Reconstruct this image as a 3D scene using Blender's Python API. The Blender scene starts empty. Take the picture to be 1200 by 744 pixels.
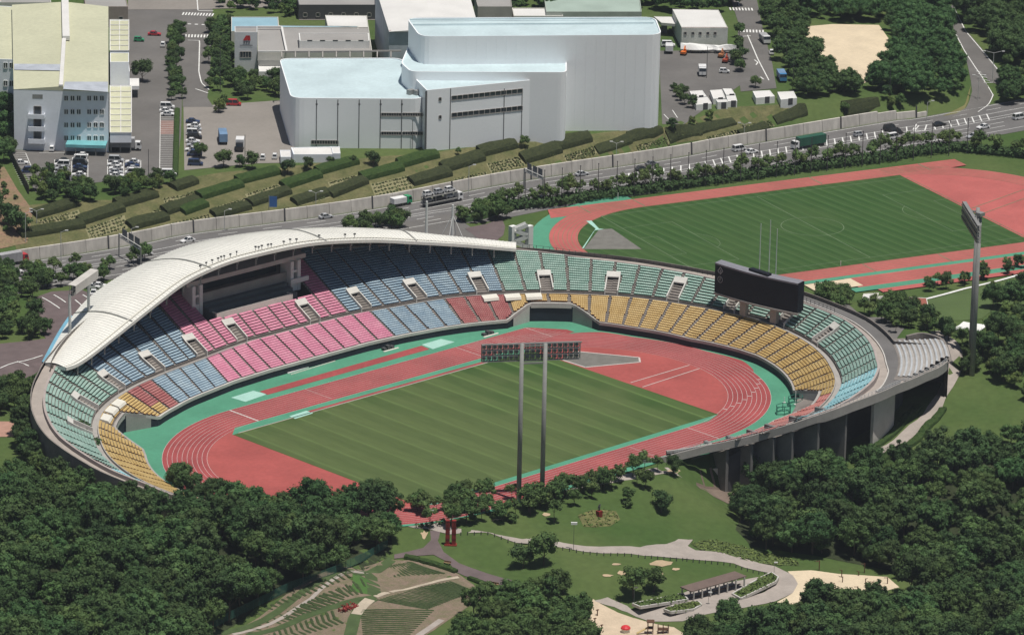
import bpy, bmesh, math, random
import numpy as np
from mathutils import Vector, Matrix
S = bpy.context.scene
rnd = random.Random(7)

# ------------------------------------------------------------------ camera
F_PX = 5885.4621677825435
CAM = np.array([-842.1309613149955, -877.008196673156, 420.1504037261556])
YAW, PITCH, ROLL = 0.772839356041432, 0.31128897079283113, 0.021156568915889712
_fw = np.array([math.sin(YAW)*math.cos(PITCH), math.cos(YAW)*math.cos(PITCH), -math.sin(PITCH)])
_r = np.array([math.cos(YAW), -math.sin(YAW), 0.0]); _u = np.cross(_r, _fw)
_rr = _r*math.cos(ROLL) + _u*math.sin(ROLL); _uu = -_r*math.sin(ROLL) + _u*math.cos(ROLL)
cd = bpy.data.cameras.new('camera'); cam = bpy.data.objects.new('camera', cd)
S.collection.objects.link(cam); S.camera = cam
cd.sensor_width = 36.0; cd.lens = F_PX/1200*36; cd.clip_start = 5; cd.clip_end = 12000
M = Matrix.Identity(4)
for i in range(3):
    M[i][0] = _rr[i]; M[i][1] = _uu[i]; M[i][2] = -_fw[i]; M[i][3] = CAM[i]
cam.matrix_world = M

# ------------------------------------------------------------------ light
SUN_EL = math.radians(77.5); SUN_AZ = math.radians(178)      # clockwise from +y
w = bpy.data.worlds.new('World'); S.world = w; w.use_nodes = True
nt = w.node_tree; bg = nt.nodes['Background']
sky = nt.nodes.new('ShaderNodeTexSky'); sky.sky_type = 'NISHITA'; sky.sun_disc = False
sky.sun_elevation = SUN_EL; sky.sun_rotation = SUN_AZ; sky.altitude = 400; sky.dust_density = 1.6
nt.links.new(sky.outputs[0], bg.inputs[0]); bg.inputs[1].default_value = 0.05
sl = bpy.data.lights.new('sun', 'SUN'); sl.energy = 5.0; sl.angle = math.radians(0.5); sl.color = (1, 0.955, 0.88)
so = bpy.data.objects.new('sun', sl); S.collection.objects.link(so)
sdir = Vector((math.cos(SUN_EL)*math.sin(SUN_AZ), math.cos(SUN_EL)*math.cos(SUN_AZ), math.sin(SUN_EL)))
so.rotation_euler = sdir.to_track_quat('Z', 'Y').to_euler(); so.location = (0, 0, 300)
S.view_settings.view_transform = 'Standard'; S.view_settings.look = 'None'
S.view_settings.exposure = -0.18; S.view_settings.gamma = 1

# ------------------------------------------------------------------ helpers
COL = S.collection
def at(px, py, z=0.0):
    """surveyed point: where the photo's sight line meets height z"""
    d = _fw*F_PX + _rr*(px-600) - _uu*(py-372)
    t = (z-CAM[2])/d[2]
    return CAM + d*t
def scale_at(P):
    return F_PX/float((np.asarray(P)-CAM) @ _fw)
def tag(o, label=None, cat=None, group=None, kind=None):
    if label: o['label'] = label
    if cat: o['category'] = cat
    if group: o['group'] = group
    if kind: o['kind'] = kind
    return o
def empty(name, loc=(0, 0, 0), rz=0, label=None, cat=None, group=None, parent=None):
    o = bpy.data.objects.new(name, None); COL.objects.link(o); o.location = loc; o.rotation_euler = (0, 0, rz)
    o.empty_display_size = 1
    if parent: o.parent = parent
    return tag(o, label, cat, group)
def link(name, me, parent=None, loc=None, rz=None):
    o = bpy.data.objects.new(name, me); COL.objects.link(o)
    if parent: o.parent = parent
    if loc is not None: o.location = loc
    if rz is not None: o.rotation_euler = (0, 0, rz)
    return o
class MB:
    """collects faces; build() links them as one mesh object"""
    def __init__(s): s.v = []; s.f = []; s.m = []; s.cur = 0
    def add(s, vs, fs, mi=None):
        o = len(s.v); s.v += [tuple(map(float, v)) for v in vs]
        for f in fs: s.f.append([i+o for i in f]); s.m.append(s.cur if mi is None else mi)
    def quad(s, a, b, c, d): s.add([a, b, c, d], [(0, 1, 2, 3)])
    def box(s, x0, x1, y0, y1, z0, z1, T=None):
        vs = [(x0,y0,z0),(x1,y0,z0),(x1,y1,z0),(x0,y1,z0),(x0,y0,z1),(x1,y0,z1),(x1,y1,z1),(x0,y1,z1)]
        if T is not None: vs = [tuple(T @ Vector(v)) for v in vs]
        s.add(vs, [(0,3,2,1),(4,5,6,7),(0,1,5,4),(1,2,6,5),(2,3,7,6),(3,0,4,7)])
    def prism(s, poly, z0, z1, cap=True):
        n = len(poly); vs = [(p[0], p[1], z0 if not callable(z0) else z0(p)) for p in poly] + [(p[0], p[1], z1 if not callable(z1) else z1(p)) for p in poly]
        fs = [(i, (i+1) % n, n+(i+1) % n, n+i) for i in range(n)]
        if cap: fs += [tuple(range(n))[::-1], tuple(range(n, 2*n))]
        s.add(vs, fs)
    def tube(s, a, b, r0, r1=None, n=6, cap=True):
        r1 = r0 if r1 is None else r1
        a = Vector(a); b = Vector(b); d = (b-a).normalized()
        x = d.orthogonal().normalized(); y = d.cross(x)
        vs = []
        for P, r in ((a, r0), (b, r1)):
            for i in range(n):
                t = 2*math.pi*i/n; vs.append(P + x*(r*math.cos(t)) + y*(r*math.sin(t)))
        fs = [(i, (i+1) % n, n+(i+1) % n, n+i) for i in range(n)]
        if cap: fs += [tuple(range(n))[::-1], tuple(range(n, 2*n))]
        s.add(vs, fs)
    def beam(s, a, b, wd, h):
        a = Vector(a); b = Vector(b); d = (b-a).normalized()
        x = Vector((d.y, -d.x, 0)); x = x.normalized() if x.length > 1e-6 else Vector((1, 0, 0)); y = x.cross(d).normalized()
        vs = [P + x*sx*wd/2 + y*sy*h/2 for P in (a, b) for sx, sy in ((-1,-1),(1,-1),(1,1),(-1,1))]
        s.add(vs, [(3,2,1,0),(4,5,6,7),(0,1,5,4),(1,2,6,5),(2,3,7,6),(3,0,4,7)])
    def mesh(s, name, mats, smooth=False):
        me = bpy.data.meshes.new(name); me.from_pydata(s.v, [], s.f)
        for m in (mats if isinstance(mats, (list, tuple)) else [mats]): me.materials.append(m)
        if any(s.m): me.polygons.foreach_set('material_index', s.m)
        if smooth: me.polygons.foreach_set('use_smooth', [True]*len(me.polygons))
        me.update(); return me
    def build(s, name, mats, parent=None, smooth=False, **k):
        o = link(name, s.mesh(name, mats, smooth), parent); return tag(o, **k) if k else o

# ------------------------------------------------------------------ materials
MATS = {}
def mat(name, col, rough=0.8, var=0.12, scale=0.3, var2=0.06, scale2=2.5, metal=0, spec=0.3, col2=None, bump=0, bscale=3, rand=0, stretch=None, coord='pos'):
    if name in MATS: return MATS[name]
    m = bpy.data.materials.new(name); m.use_nodes = True; t = m.node_tree; N = t.nodes; L = t.links
    b = N['Principled BSDF']; b.inputs['Roughness'].default_value = rough; b.inputs['Metallic'].default_value = metal
    b.inputs['Specular IOR Level'].default_value = spec
    c2 = col2 or tuple(min(1, c*(1+var)) for c in col); c1 = col if col2 else tuple(c*(1-var) for c in col)
    if coord == 'pos':
        g = N.new('ShaderNodeNewGeometry'); vec = g.outputs['Position']
    else:
        g = N.new('ShaderNodeTexCoord'); vec = g.outputs['Object']
    if stretch:
        mp = N.new('ShaderNodeMapping'); mp.inputs['Scale'].default_value = stretch; L.new(vec, mp.inputs[0]); vec = mp.outputs[0]
    n1 = N.new('ShaderNodeTexNoise'); n1.inputs['Scale'].default_value = scale; n1.inputs['Detail'].default_value = 4; L.new(vec, n1.inputs['Vector'])
    r1 = N.new('ShaderNodeMapRange'); r1.inputs[1].default_value = .32; r1.inputs[2].default_value = .68; L.new(n1.outputs[0], r1.inputs[0])
    mx = N.new('ShaderNodeMix'); mx.data_type = 'RGBA'; L.new(r1.outputs[0], mx.inputs[0])
    mx.inputs[6].default_value = (*c1, 1); mx.inputs[7].default_value = (*c2, 1); out = mx.outputs[2]
    if var2:
        n2 = N.new('ShaderNodeTexNoise'); n2.inputs['Scale'].default_value = scale2; n2.inputs['Detail'].default_value = 3; L.new(vec, n2.inputs['Vector'])
        r2 = N.new('ShaderNodeMapRange'); r2.inputs[1].default_value = .3; r2.inputs[2].default_value = .7
        r2.inputs[3].default_value = 1-var2; r2.inputs[4].default_value = 1+var2; L.new(n2.outputs[0], r2.inputs[0])
        vm = N.new('ShaderNodeVectorMath'); vm.operation = 'SCALE'; L.new(out, vm.inputs[0]); L.new(r2.outputs[0], vm.inputs[3]); out = vm.outputs[0]
    if rand:
        oi = N.new('ShaderNodeObjectInfo'); hs = N.new('ShaderNodeHueSaturation')
        a = N.new('ShaderNodeMapRange'); a.inputs[3].default_value = .5-rand*.012; a.inputs[4].default_value = .5+rand*.02; L.new(oi.outputs['Random'], a.inputs[0]); L.new(a.outputs[0], hs.inputs['Hue'])
        fr = N.new('ShaderNodeMath'); fr.operation = 'MULTIPLY'; fr.inputs[1].default_value = 7.31; L.new(oi.outputs['Random'], fr.inputs[0])
        f2 = N.new('ShaderNodeMath'); f2.operation = 'FRACT'; L.new(fr.outputs[0], f2.inputs[0])
        c = N.new('ShaderNodeMapRange'); c.inputs[3].default_value = 1-rand*.22; c.inputs[4].default_value = 1+rand*.30; L.new(f2.outputs[0], c.inputs[0]); L.new(c.outputs[0], hs.inputs['Value'])
        L.new(out, hs.inputs['Color']); out = hs.outputs[0]
    L.new(out, b.inputs['Base Color'])
    if bump:
        n3 = N.new('ShaderNodeTexNoise'); n3.inputs['Scale'].default_value = bscale; n3.inputs['Detail'].default_value = 4; L.new(vec, n3.inputs['Vector'])
        bp = N.new('ShaderNodeBump'); bp.inputs['Strength'].default_value = 1; bp.inputs['Distance'].default_value = bump; L.new(n3.outputs[0], bp.inputs['Height']); L.new(bp.outputs[0], b.inputs['Normal'])
    MATS[name] = m; return m
def foliage(name, c1, c2, rand=1.0):
    m = mat(name, c1, 0.75, col2=c2, scale=.55, var2=.25, scale2=2.2, spec=.15, rand=rand)
    b = m.node_tree.nodes['Principled BSDF']
    return m
concrete = mat('concrete', (.34,.32,.30), .85, .10, .25, .06, 3)
conc_dark = mat('weathered_concrete', (.19,.17,.155), .9, .2, .3, .1, 2)
conc_light = mat('pale_concrete', (.50,.48,.45), .8, .08, .3)
tread_m = mat('terrace_concrete', (.25,.225,.205), .9, .15, .4, .1, 3)
white = mat('white_paint', (.74,.74,.72), .55, .04, .3, .04)
offwhite = mat('cream_paint', (.66,.64,.57), .6, .05, .3)
roofwhite = mat('roof_white', (.73,.72,.67), .55, .05, .12, .05, 1.2)
navy = mat('navy_padding', (.018,.022,.035), .7, .2)
black = mat('black_panel', (.008,.010,.016), .7, .2, spec=.2)
darkgrey = mat('dark_grey_metal', (.07,.07,.075), .6, .1)
steel = mat('galvanised_steel', (.30,.30,.29), .5, .1, .5, metal=.3)
polegrey = mat('pole_grey', (.26,.26,.25), .6, .12, .3)
glass_m = mat('window_glass', (.035,.045,.055), .15, .15, spec=.6)
asphalt = mat('asphalt', (.135,.13,.128), .9, .14, .08, .05, 1.5)
asphalt_dk = mat('dark_asphalt', (.075,.07,.068), .9, .14, .1, .05, 1.5)
paintline = mat('road_marking', (.68,.68,.66), .8, .12, 1)
dirt_pink = mat('purple_brown_paving', (.13,.10,.10), .9, .12, .3)
pave = mat('pale_paving', (.34,.30,.27), .9, .10, .25, .05, 2)
sand = mat('sand', (.60,.50,.36), .95, .08, .1, .05, 1)
track_m = mat('red_track', (.30,.062,.062), .85, .16, .09, .08, .8)
track_d = mat('red_apron', (.34,.078,.070), .85, .14, .07, .08, .8)
track_w = mat('warmup_red_track', (.40,.105,.095), .85, .10, .07, .05, .8)
green_apron = mat('green_apron', (.075,.26,.165), .85, .12, .08, .06, .9)
mat_teal = mat('pale_teal_mat', (.33,.55,.48), .8, .05)
lane_white = mat('lane_paint', (.52,.46,.44), .8, .05)
leaf_dark = foliage('leaf_dark', (.032,.060,.022), (.060,.098,.034))
leaf_wood = foliage('leaf_wood', (.031,.064,.022), (.062,.104,.034), 1.3)
leaf_mid = foliage('leaf_mid', (.045,.082,.026), (.082,.128,.040))
leaf_airy = foliage('leaf_airy', (.060,.098,.032), (.100,.140,.045))
leaf_light = foliage('leaf_light', (.075,.115,.030), (.125,.165,.050))
bark = mat('bark', (.10,.075,.055), .9, .2)

def grass_mat(name, c1, c2, c3, s=.03):
    m = mat(name, c1, .95, col2=c2, scale=s, var2=.10, scale2=.6, spec=.1)
    return m
turf = grass_mat('park_grass', (.052,.094,.026), (.092,.124,.042), None)

# ------------------------------------------------------------------ terrain
def kpos(k, r, z=0.0):
    """point beside the running track: k runs clockwise round the oval (metres on the straight, degrees on the bends)"""
    if k < -40: c, th = -40, 90-(k+40)
    elif k > 40: c, th = 40, 90-(k-40)
    else: return np.array([k, r, z])
    t = math.radians(th); return np.array([c+r*math.cos(t), r*math.sin(t), z])
def knorm(k):
    if k < -40: th = 90-(k+40)
    elif k > 40: th = 90-(k-40)
    else: return np.array([0., 1., 0.])
    t = math.radians(th); return np.array([math.cos(t), math.sin(t), 0.])
wall_px = [(-60,322),(20,308),(101,296),(171,284),(220,274),(361,256),(460,241),(600,214),(779,187),(855,173),(1041,142),(1087,136),(1300,96)]
WALL = np.array([at(x, y, 0)[:2] for x, y in wall_px])
edge_px = [(-60,262),(0,246),(60,240),(130,236),(170,224),(215,212),(260,204),(330,198),(440,186),(500,182),(600,168),(700,158),(790,150),(850,128),(935,124),(1000,128),(1060,118),(1090,112),(1300,60)]
PH = 6.5
edge_z = [6.5]*14 + [6.3, 5.5, 4.5, 3.5, 3]
EDGE = np.array([at(x, y, z)[:2] for (x, y), z in zip(edge_px, edge_z)])
_es = EDGE[:, 0]*.716 - EDGE[:, 1]*.698          # land height falls towards the east
_wo = np.argsort(WALL[:, 0]); _eo = np.argsort(EDGE[:, 0])
def wall_y(x): return np.interp(x, WALL[_wo, 0], WALL[_wo, 1])
def edge_y(x): return np.interp(x, EDGE[_eo, 0], EDGE[_eo, 1])
CP = [(20,430,4),(60,365,2.5),(10,330,1),(20,480,4),(10,545,4),(100,320,1),(0,600,3),(60,545,4),(60,590,3),(110,575,3.5),(150,600,3),(200,615,3),(250,615,2.5),(320,605,1),(400,605,0),(100,650,3),(0,720,0),(200,700,-1),(560,262,1.5),(600,275,2),(650,250,0),(900,300,0),(1190,300,0),(1190,210,0),
      (1000,370,6),(1040,386,8),(1060,330,1.5),(1160,390,2),(1139,438,3),(1150,480,0),(1195,560,-4),(1110,462,2),(1050,525,-1.5),(1010,555,-4),(1100,540,-4),(1122,402,8),(1090,393,8),
      (480,600,-1),(540,585,-.8),(600,600,-1),(660,585,-.8),(720,565,-.8),(780,553,-.8),(822,570,-5),(845,585,-10),(862,600,-12),(870,577,-12),(930,556,-7),(980,540,-5),(900,620,-12),
      (600,632,-3),(700,630,-4),(790,610,-7),(820,640,-8),(760,590,-3.5),(500,618,-2),(700,645,-5),(900,665,-10),(930,705,-11),(835,690,-9.5),(460,680,-4),(300,744,-5),(600,665,-5),(740,735,-11),(1000,685,-11),(1100,660,-12),(1190,700,-13),(400,640,1),(250,640,3)]
CPW = np.array([[*at(x, y, z)[:2], z] for x, y, z in CP] + [[-20,-57,-.6],[0,-57,-.6],[12,-57,-.6],[40,-60,-11],[50,-66,-9],[58,-72,-7],[75,-72,-3.5],[95,-70,-1],[112,-64,2],[120,20,1],[105,60,1.5],[80,90,2],[0,115,2],[-60,100,2],[-100,70,4],[-125,20,4],[-125,-20,3],[-100,-55,1],[-50,-60,0],[-300,-300,0],[300,-300,-16],[0,-300,-12],[500,0,0],[-300,0,0],[-300,200,0]])
def oval_r(x, y):
    return np.hypot(np.maximum(np.abs(x)-40, 0), y)
RT_K = [-200,-150,-135,-128,-119,-112,-105,-95,-84,-71,-50,-25,0,25,50,71,84,91,103,116,141,153,167,179,184,193,202,208,212,214,216,219,224,240,262]
RT_R = [66,66.4,66.8,67,70.5,74,76,77,78.5,80.5,88,95,97.5,95,88,80.5,75.5,74,71.8,70.5,72,74,74.8,75.5,76.6,77.2,76.6,74.8,72.6,70.4,67.5,62.3,58,57.2,56.5]
RT_Z = [6.8,6.9,7.6,8,9.3,11.4,12.3,12.5,13,14,16.5,19.5,20.5,19.5,16.5,14,12.8,12.5,12.3,12,12,12.3,12.5,12.5,12.5,12.5,12,10.6,9.8,8.8,7.4,4.6,3.4,2.4,1]
def rim(k): return float(np.interp(k, RT_K, RT_R)), float(np.interp(k, RT_K, RT_Z))
def _key(x, y):
    th = np.degrees(np.arctan2(y, np.abs(x)-40))
    kk = 40+90-th
    return np.where((np.abs(x) <= 40) & (y > 0), x, np.where(x > 0, kk, -kk))
def H(x, y):
    x = np.asarray(x, float); y = np.asarray(y, float)
    sh = x.shape; X = x.ravel(); Y = y.ravel()
    out = np.empty(X.shape)
    for i in range(0, len(X), 4000):
        xs = X[i:i+4000]; ys = Y[i:i+4000]
        d2 = (xs[:, None]-CPW[None, :, 0])**2 + (ys[:, None]-CPW[None, :, 1])**2 + 8
        ww = d2**-1.6; h = (ww*CPW[None, :, 2]).sum(1)/ww.sum(1)
        # far hills and the industrial plateau beyond the highway wall
        wy = wall_y(xs); ey = edge_y(xs)
        t = np.clip((ys-wy-4.5)/np.maximum(ey-wy-4.5, 3), 0, 1)
        ph = np.interp(xs*.716-ys*.698, _es, edge_z)
        hill = np.clip((xs-400)/120, 0, 1)**2*18
        hn = ph*t + hill
        near = np.clip((wy-ys)/30, 0, 1)                # highway is level
        h = np.where(ys > wy, hn, h*near)
        du = (xs-161.3)*.9548-(ys-72.8)*.2974; dv = (xs-161.3)*.2974+(ys-72.8)*.9548
        m_ = np.clip(np.maximum(np.maximum(-50-du, du-185), np.maximum(-66-dv, dv-52))/10, 0, 1); h = np.where(ys < wy, h*m_+.05*(1-m_), h)
        # bowl: keep the ground under the stands and pitch low
        kk = _key(xs, ys); rr = oval_r(xs, ys); rk = np.interp(kk, RT_K, RT_R)
        se = (kk > 176) & (ys < 0)
        inn = np.clip((rk + 3 - rr)/3, 0, 1); inn = np.where(se, np.clip((56-rr)/1.0, 0, 1), inn)
        inn = np.where(np.abs(rr) < 55, 1, inn)
        h = h*(1-inn) + np.minimum(h, -.22)*inn
        h = np.where((rr < 54), -.22, h)
        out[i:i+4000] = h
    return out.reshape(sh)
def h1(x, y): return float(H(np.array([x]), np.array([y]))[0])
_gt = {}
def gt(px, py, off=0.0):
    """surveyed point on the terrain surface"""
    key = (px, py)
    if key in _gt: P = _gt[key]
    else:
        zs = np.linspace(40, -25, 131)
        d = _fw*F_PX + _rr*(px-600) - _uu*(py-372)
        t = (zs-CAM[2])/d[2]; X = CAM[0]+d[0]*t; Y = CAM[1]+d[1]*t
        hh = H(X, Y); dd = zs-hh; i = int(np.argmax(dd < 0)) if (dd < 0).any() else len(zs)-1
        i = max(i, 1); a = dd[i-1]/(dd[i-1]-dd[i]+1e-9); z = zs[i-1]+(zs[i]-zs[i-1])*min(max(a, 0), 1)
        P = at(px, py, z); P[2] = h1(P[0], P[1]); _gt[key] = P
    return P + np.array([0, 0, off])

GX0, GX1, GY0, GY1, GS = -320, 640, -320, 640, 4
def build_ground():
    nx = (GX1-GX0)//GS+1; ny = (GY1-GY0)//GS+1
    xs = np.linspace(GX0, GX1, nx); ys = np.linspace(GY0, GY1, ny)
    X, Y = np.meshgrid(xs, ys); Z = H(X, Y)
    v = np.stack([X.ravel(), Y.ravel(), Z.ravel()], 1)
    i = np.arange(nx*ny).reshape(ny, nx)
    q = np.stack([i[:-1, :-1].ravel(), i[:-1, 1:].ravel(), i[1:, 1:].ravel(), i[1:, :-1].ravel()], 1)
    # far skirt, out to the horizon
    border = list(i[0, :]) + list(i[1:, -1]) + list(i[-1, -2::-1]) + list(i[-2:0:-1, 0])
    cx = cy = 160; ext = []
    for b in border:
        d = v[b, :2]-np.array([cx, cy]); d = d/np.abs(d).max()*9000; ext.append((cx+d[0], cy+d[1], v[b, 2]))
    base = len(v); v2 = [tuple(p) for p in v] + ext
    f = [tuple(map(int, a)) for a in q]; n = len(border)
    f += [(int(border[j]), base+j, base+(j+1) % n, int(border[(j+1) % n])) for j in range(n)]
    me = bpy.data.meshes.new('ground'); me.from_pydata(v2, [], f); me.materials.append(turf)
    me.polygons.foreach_set('use_smooth', [True]*len(me.polygons)); me.update()
    o = link('ground', me); o['kind'] = 'structure'; return o
build_ground()

def drape(name, poly, m, off=0.08, parent=None, kind='structure', flat=None, step=GS):
    """a thin sheet following the terrain inside a polygon of world points"""
    bm = bmesh.new()
    vs = [bm.verts.new((p[0], p[1], 0)) for p in poly]
    f = bm.faces.new(vs); bm.normal_update()
    if f.normal.z < 0: f.normal_flip()
    if flat is None:
        x0 = min(p[0] for p in poly); x1 = max(p[0] for p in poly); y0 = min(p[1] for p in poly); y1 = max(p[1] for p in poly)
        for ax, a, b in ((0, x0, x1), (1, y0, y1)):
            c = math.ceil(a/step)*step
            while c < b:
                if c > a+.01:
                    co = (c, 0, 0) if ax == 0 else (0, c, 0); no = (1, 0, 0) if ax == 0 else (0, 1, 0)
                    bmesh.ops.bisect_plane(bm, geom=bm.verts[:]+bm.edges[:]+bm.faces[:], dist=1e-4, plane_co=co, plane_no=no)
                c += step
    bmesh.ops.triangulate(bm, faces=[f for f in bm.faces if len(f.verts) > 4])
    V = np.array([v.co[:] for v in bm.verts])
    # height of the ground mesh itself (bilinear on its grid) so that the sheet never dips below it
    if flat is None:
        z = ground_z(V[:, 0], V[:, 1])
    else: z = np.full(len(V), flat)
    for v, zz in zip(bm.verts, z): v.co.z = zz+off
    me = bpy.data.meshes.new(name); bm.to_mesh(me); bm.free(); me.materials.append(m)
    o = link(name, me, parent)
    if kind and not parent: o['kind'] = kind
    return o
def ground_z(x, y):
    x = np.asarray(x, float); y = np.asarray(y, float)
    gx = np.floor((x-GX0)/GS); gy = np.floor((y-GY0)/GS); fx = (x-GX0)/GS-gx; fy = (y-GY0)/GS-gy
    X0 = GX0+gx*GS; Y0 = GY0+gy*GS
    a = H(X0, Y0); b = H(X0+GS, Y0); c = H(X0, Y0+GS); d = H(X0+GS, Y0+GS)
    return (a*(1-fx)+b*fx)*(1-fy)+(c*(1-fx)+d*fx)*fy
def gpoly(pts): return [gt(x, y) for x, y in pts]
def ribbon(pts, wd):
    """outline of a strip of width wd along world points"""
    P = [np.array(p[:2], float) for p in pts]; L = []; R = []
    for i, p in enumerate(P):
        a = P[max(i-1, 0)]; b = P[min(i+1, len(P)-1)]; t = (b-a)/np.hypot(*(b-a)); n = np.array([-t[1], t[0]])
        L.append(p+n*wd/2); R.append(p-n*wd/2)
    return L+R[::-1]
def smooth_line(pts, n=6):
    P = [np.array(p, float) for p in pts]; out = []
    for i in range(len(P)-1):
        p0 = P[max(i-1, 0)]; p1 = P[i]; p2 = P[i+1]; p3 = P[min(i+2, len(P)-1)]
        for j in range(n):
            t = j/n; out.append(.5*((2*p1)+(-p0+p2)*t+(2*p0-5*p1+4*p2-p3)*t*t+(-p0+3*p1-3*p2+p3)*t**3))
    out.append(P[-1]); return out

_o1 = ['first','second','third','fourth','fifth','sixth','seventh','eighth','ninth','tenth','eleventh','twelfth','thirteenth','fourteenth','fifteenth','sixteenth','seventeenth','eighteenth','nineteenth']
ORD = list(_o1)
for _t, _n in (('twentieth','twenty'),('thirtieth','thirty'),('fortieth','forty'),('fiftieth','fifty'),('sixtieth','sixty'),('seventieth','seventy')):
    ORD.append(_t); ORD += [_n+'-'+x for x in _o1[:9]]
# ------------------------------------------------------------------ stadium field
FT_K = [-200,-165,-140,-109,-94,-84,-62,-53,-41,-28,-15,20,32,46,59,64,76,90,100,120,134,145,159,177,200,262]
FT_R = [49.6,50.2,53.2,53.3,53,54,55.7,56.3,58.2,60.6,61.5,61.5,60.4,58,56.3,56,54.3,52,50,48.6,51,53,53.8,54.6,55.2,56]
MT_K = [-200,-94,-77,-58,-49,-37,-20,-12,7,20,29,41,56,67,84,97,113,122,132,144,158,171,181,203,262]
MT_R = [64.6,64.6,65.9,66.3,66.7,68.4,71.4,72.4,72.4,72.2,71.2,68.8,66.7,64.5,62.6,61.9,61.4,62.2,63.6,63.8,64.3,64.7,65.7,66.8,67.4]
def fr(k): return float(np.interp(k, FT_K, FT_R))
def mr(k): return float(np.interp(k, MT_K, MT_R))
def orad(k): return float(np.interp(k, [-200,176,176.1,178,180.5,183.6,191.7,199.6,204.4,208.6,211.8,213.8,215.3,218,221.3,225.2,232,262], [999,999,94.5,93.7,92,89,83.2,79.9,78.2,76.4,74.1,71.9,69.4,63.7,61.2,59.1,57,56.5]))
ZF, ZM, ZU = 2.1, 6.6, 7.1
NOTCH = [-76, 76, 190]
def notch_f(k):
    v = 0
    for c in NOTCH:
        d = abs(k-c); v = max(v, .62*min(1, max(0, (13-d)/7.5)))
    return v
field = 'running_track'
def flat(name, pts, m, z, parent=None):
    mb = MB(); mb.add([(p[0], p[1], z) for p in pts], [tuple(range(len(pts)))])
    o = mb.build(name, m, parent)
    n = o.data.polygons[0].normal.z if len(o.data.polygons) else 1
    if n < 0: o.data.flip_normals()
    if not parent: o['kind'] = 'structure'
    return o
def ring(name, k0, k1, ra, rb, z, m, closed=False, parent=None, n=None):
    ra_f = ra if callable(ra) else (lambda k: ra); rb_f = rb if callable(rb) else (lambda k: rb)
    ks = np.linspace(k0, k1, n or max(2, int((k1-k0)/2)+1)); mb = MB()
    a = [kpos(k, ra_f(k), z) for k in ks]; b = [kpos(k, rb_f(k), z) for k in ks]
    for i in range(len(ks)-1): mb.quad(a[i], a[i+1], b[i+1], b[i])
    o = mb.build(name, m, parent)
    if o.data.polygons[0].normal.z < 0: o.data.flip_normals()
    if not parent: o['kind'] = 'structure'
    return o
ks = [float(k) for k in np.arange(-200, 245, 2.5)]
flat('track_apron', [kpos(k, fr(k)+10*notch_f(k)/.62+.3) for k in ks] + [np.array([18, -51.6, 0]), np.array([-40, -50.3, 0])], green_apron, 0.0)
RI, RO = 37.65, 48.87
def oval_pts(r, n=48):
    pts = [(40+r*math.cos(t), r*math.sin(t)) for t in np.linspace(-math.pi/2, math.pi/2, n)]
    return pts + [(-40-r*math.cos(t), r*math.sin(t)*1.0) for t in np.linspace(math.pi/2, -math.pi/2, n)]
flat('infield_apron', oval_pts(RI+.3), track_d, .02)
def oval_ring(name, r0, r1, z, m, ov=None):
    a = oval_pts(r0); b = oval_pts(r1); mb = MB(); n = len(a)
    for i in range(n):
        j = (i+1) % n; mb.quad((*a[i], z), (*b[i], z), (*b[j], z), (*a[j], z))
    o = mb.build(name, m); o['kind'] = 'structure'
    if o.data.polygons[0].normal.z < 0: o.data.flip_normals()
    return o
oval_ring('running_track', RI, RO, .04, track_m)
ring('steeplechase_bend', 80, 152, 48.6, lambda k: max(48.6, min(fr(k)-.9, 48.6+4*math.sin(math.pi*min(1, max(0, (k-80)/72)))**.6)), .03, track_m)
flat('sprint_chute', [(40, RI), (40, RO), (66.5, RO-.1), (73.5, RI+2.8), (73.5, RI)], track_m, .035)
mb = MB()
for i in range(10):
    r = RI+i*(RO-RI)/9; a = oval_pts(r-.045); b = oval_pts(r+.045); n = len(a)
    for j in range(n):
        jj = (j+1) % n; mb.quad((*a[j], .06), (*b[j], .06), (*b[jj], .06), (*a[jj], .06))
    if i: mb.quad((40, r-.045, .06), (66+(9-i)*.7, r-.045, .06), (66+(9-i)*.7, r+.045, .06), (40, r+.045, .06))
def ln(x0, y0, x1, y1, wd=.25, z=.065):
    d = np.array([x1-x0, y1-y0], float); d /= np.hypot(*d); n = np.array([-d[1], d[0]])*wd/2
    mb.quad((x0+n[0], y0+n[1], z), (x0-n[0], y0-n[1], z), (x1-n[0], y1-n[1], z), (x1+n[0], y1+n[1], z))
ln(-40, RI, -40, RO, .5); ln(40, RI, 40, RO, .18); ln(66, RI+1, 66, RO, .2)
ln(-40, -RI, -40, -RO, .2); ln(40, -RI, 40, -RO, .2); ln(18, -RI-1, 18, -RO, .12); ln(-14, RI+1, -14, RO, .12)
for a in range(0, 9):
    th = math.radians(-62+a*4.2); r = RI+(a+.1)*1.24
    ln(40+r*math.cos(th), r*math.sin(th), 40+(r+1)*math.cos(th), (r+1)*math.sin(th), .35)
o = mb.build('lane_lines', lane_white); o['kind'] = 'structure'
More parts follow.
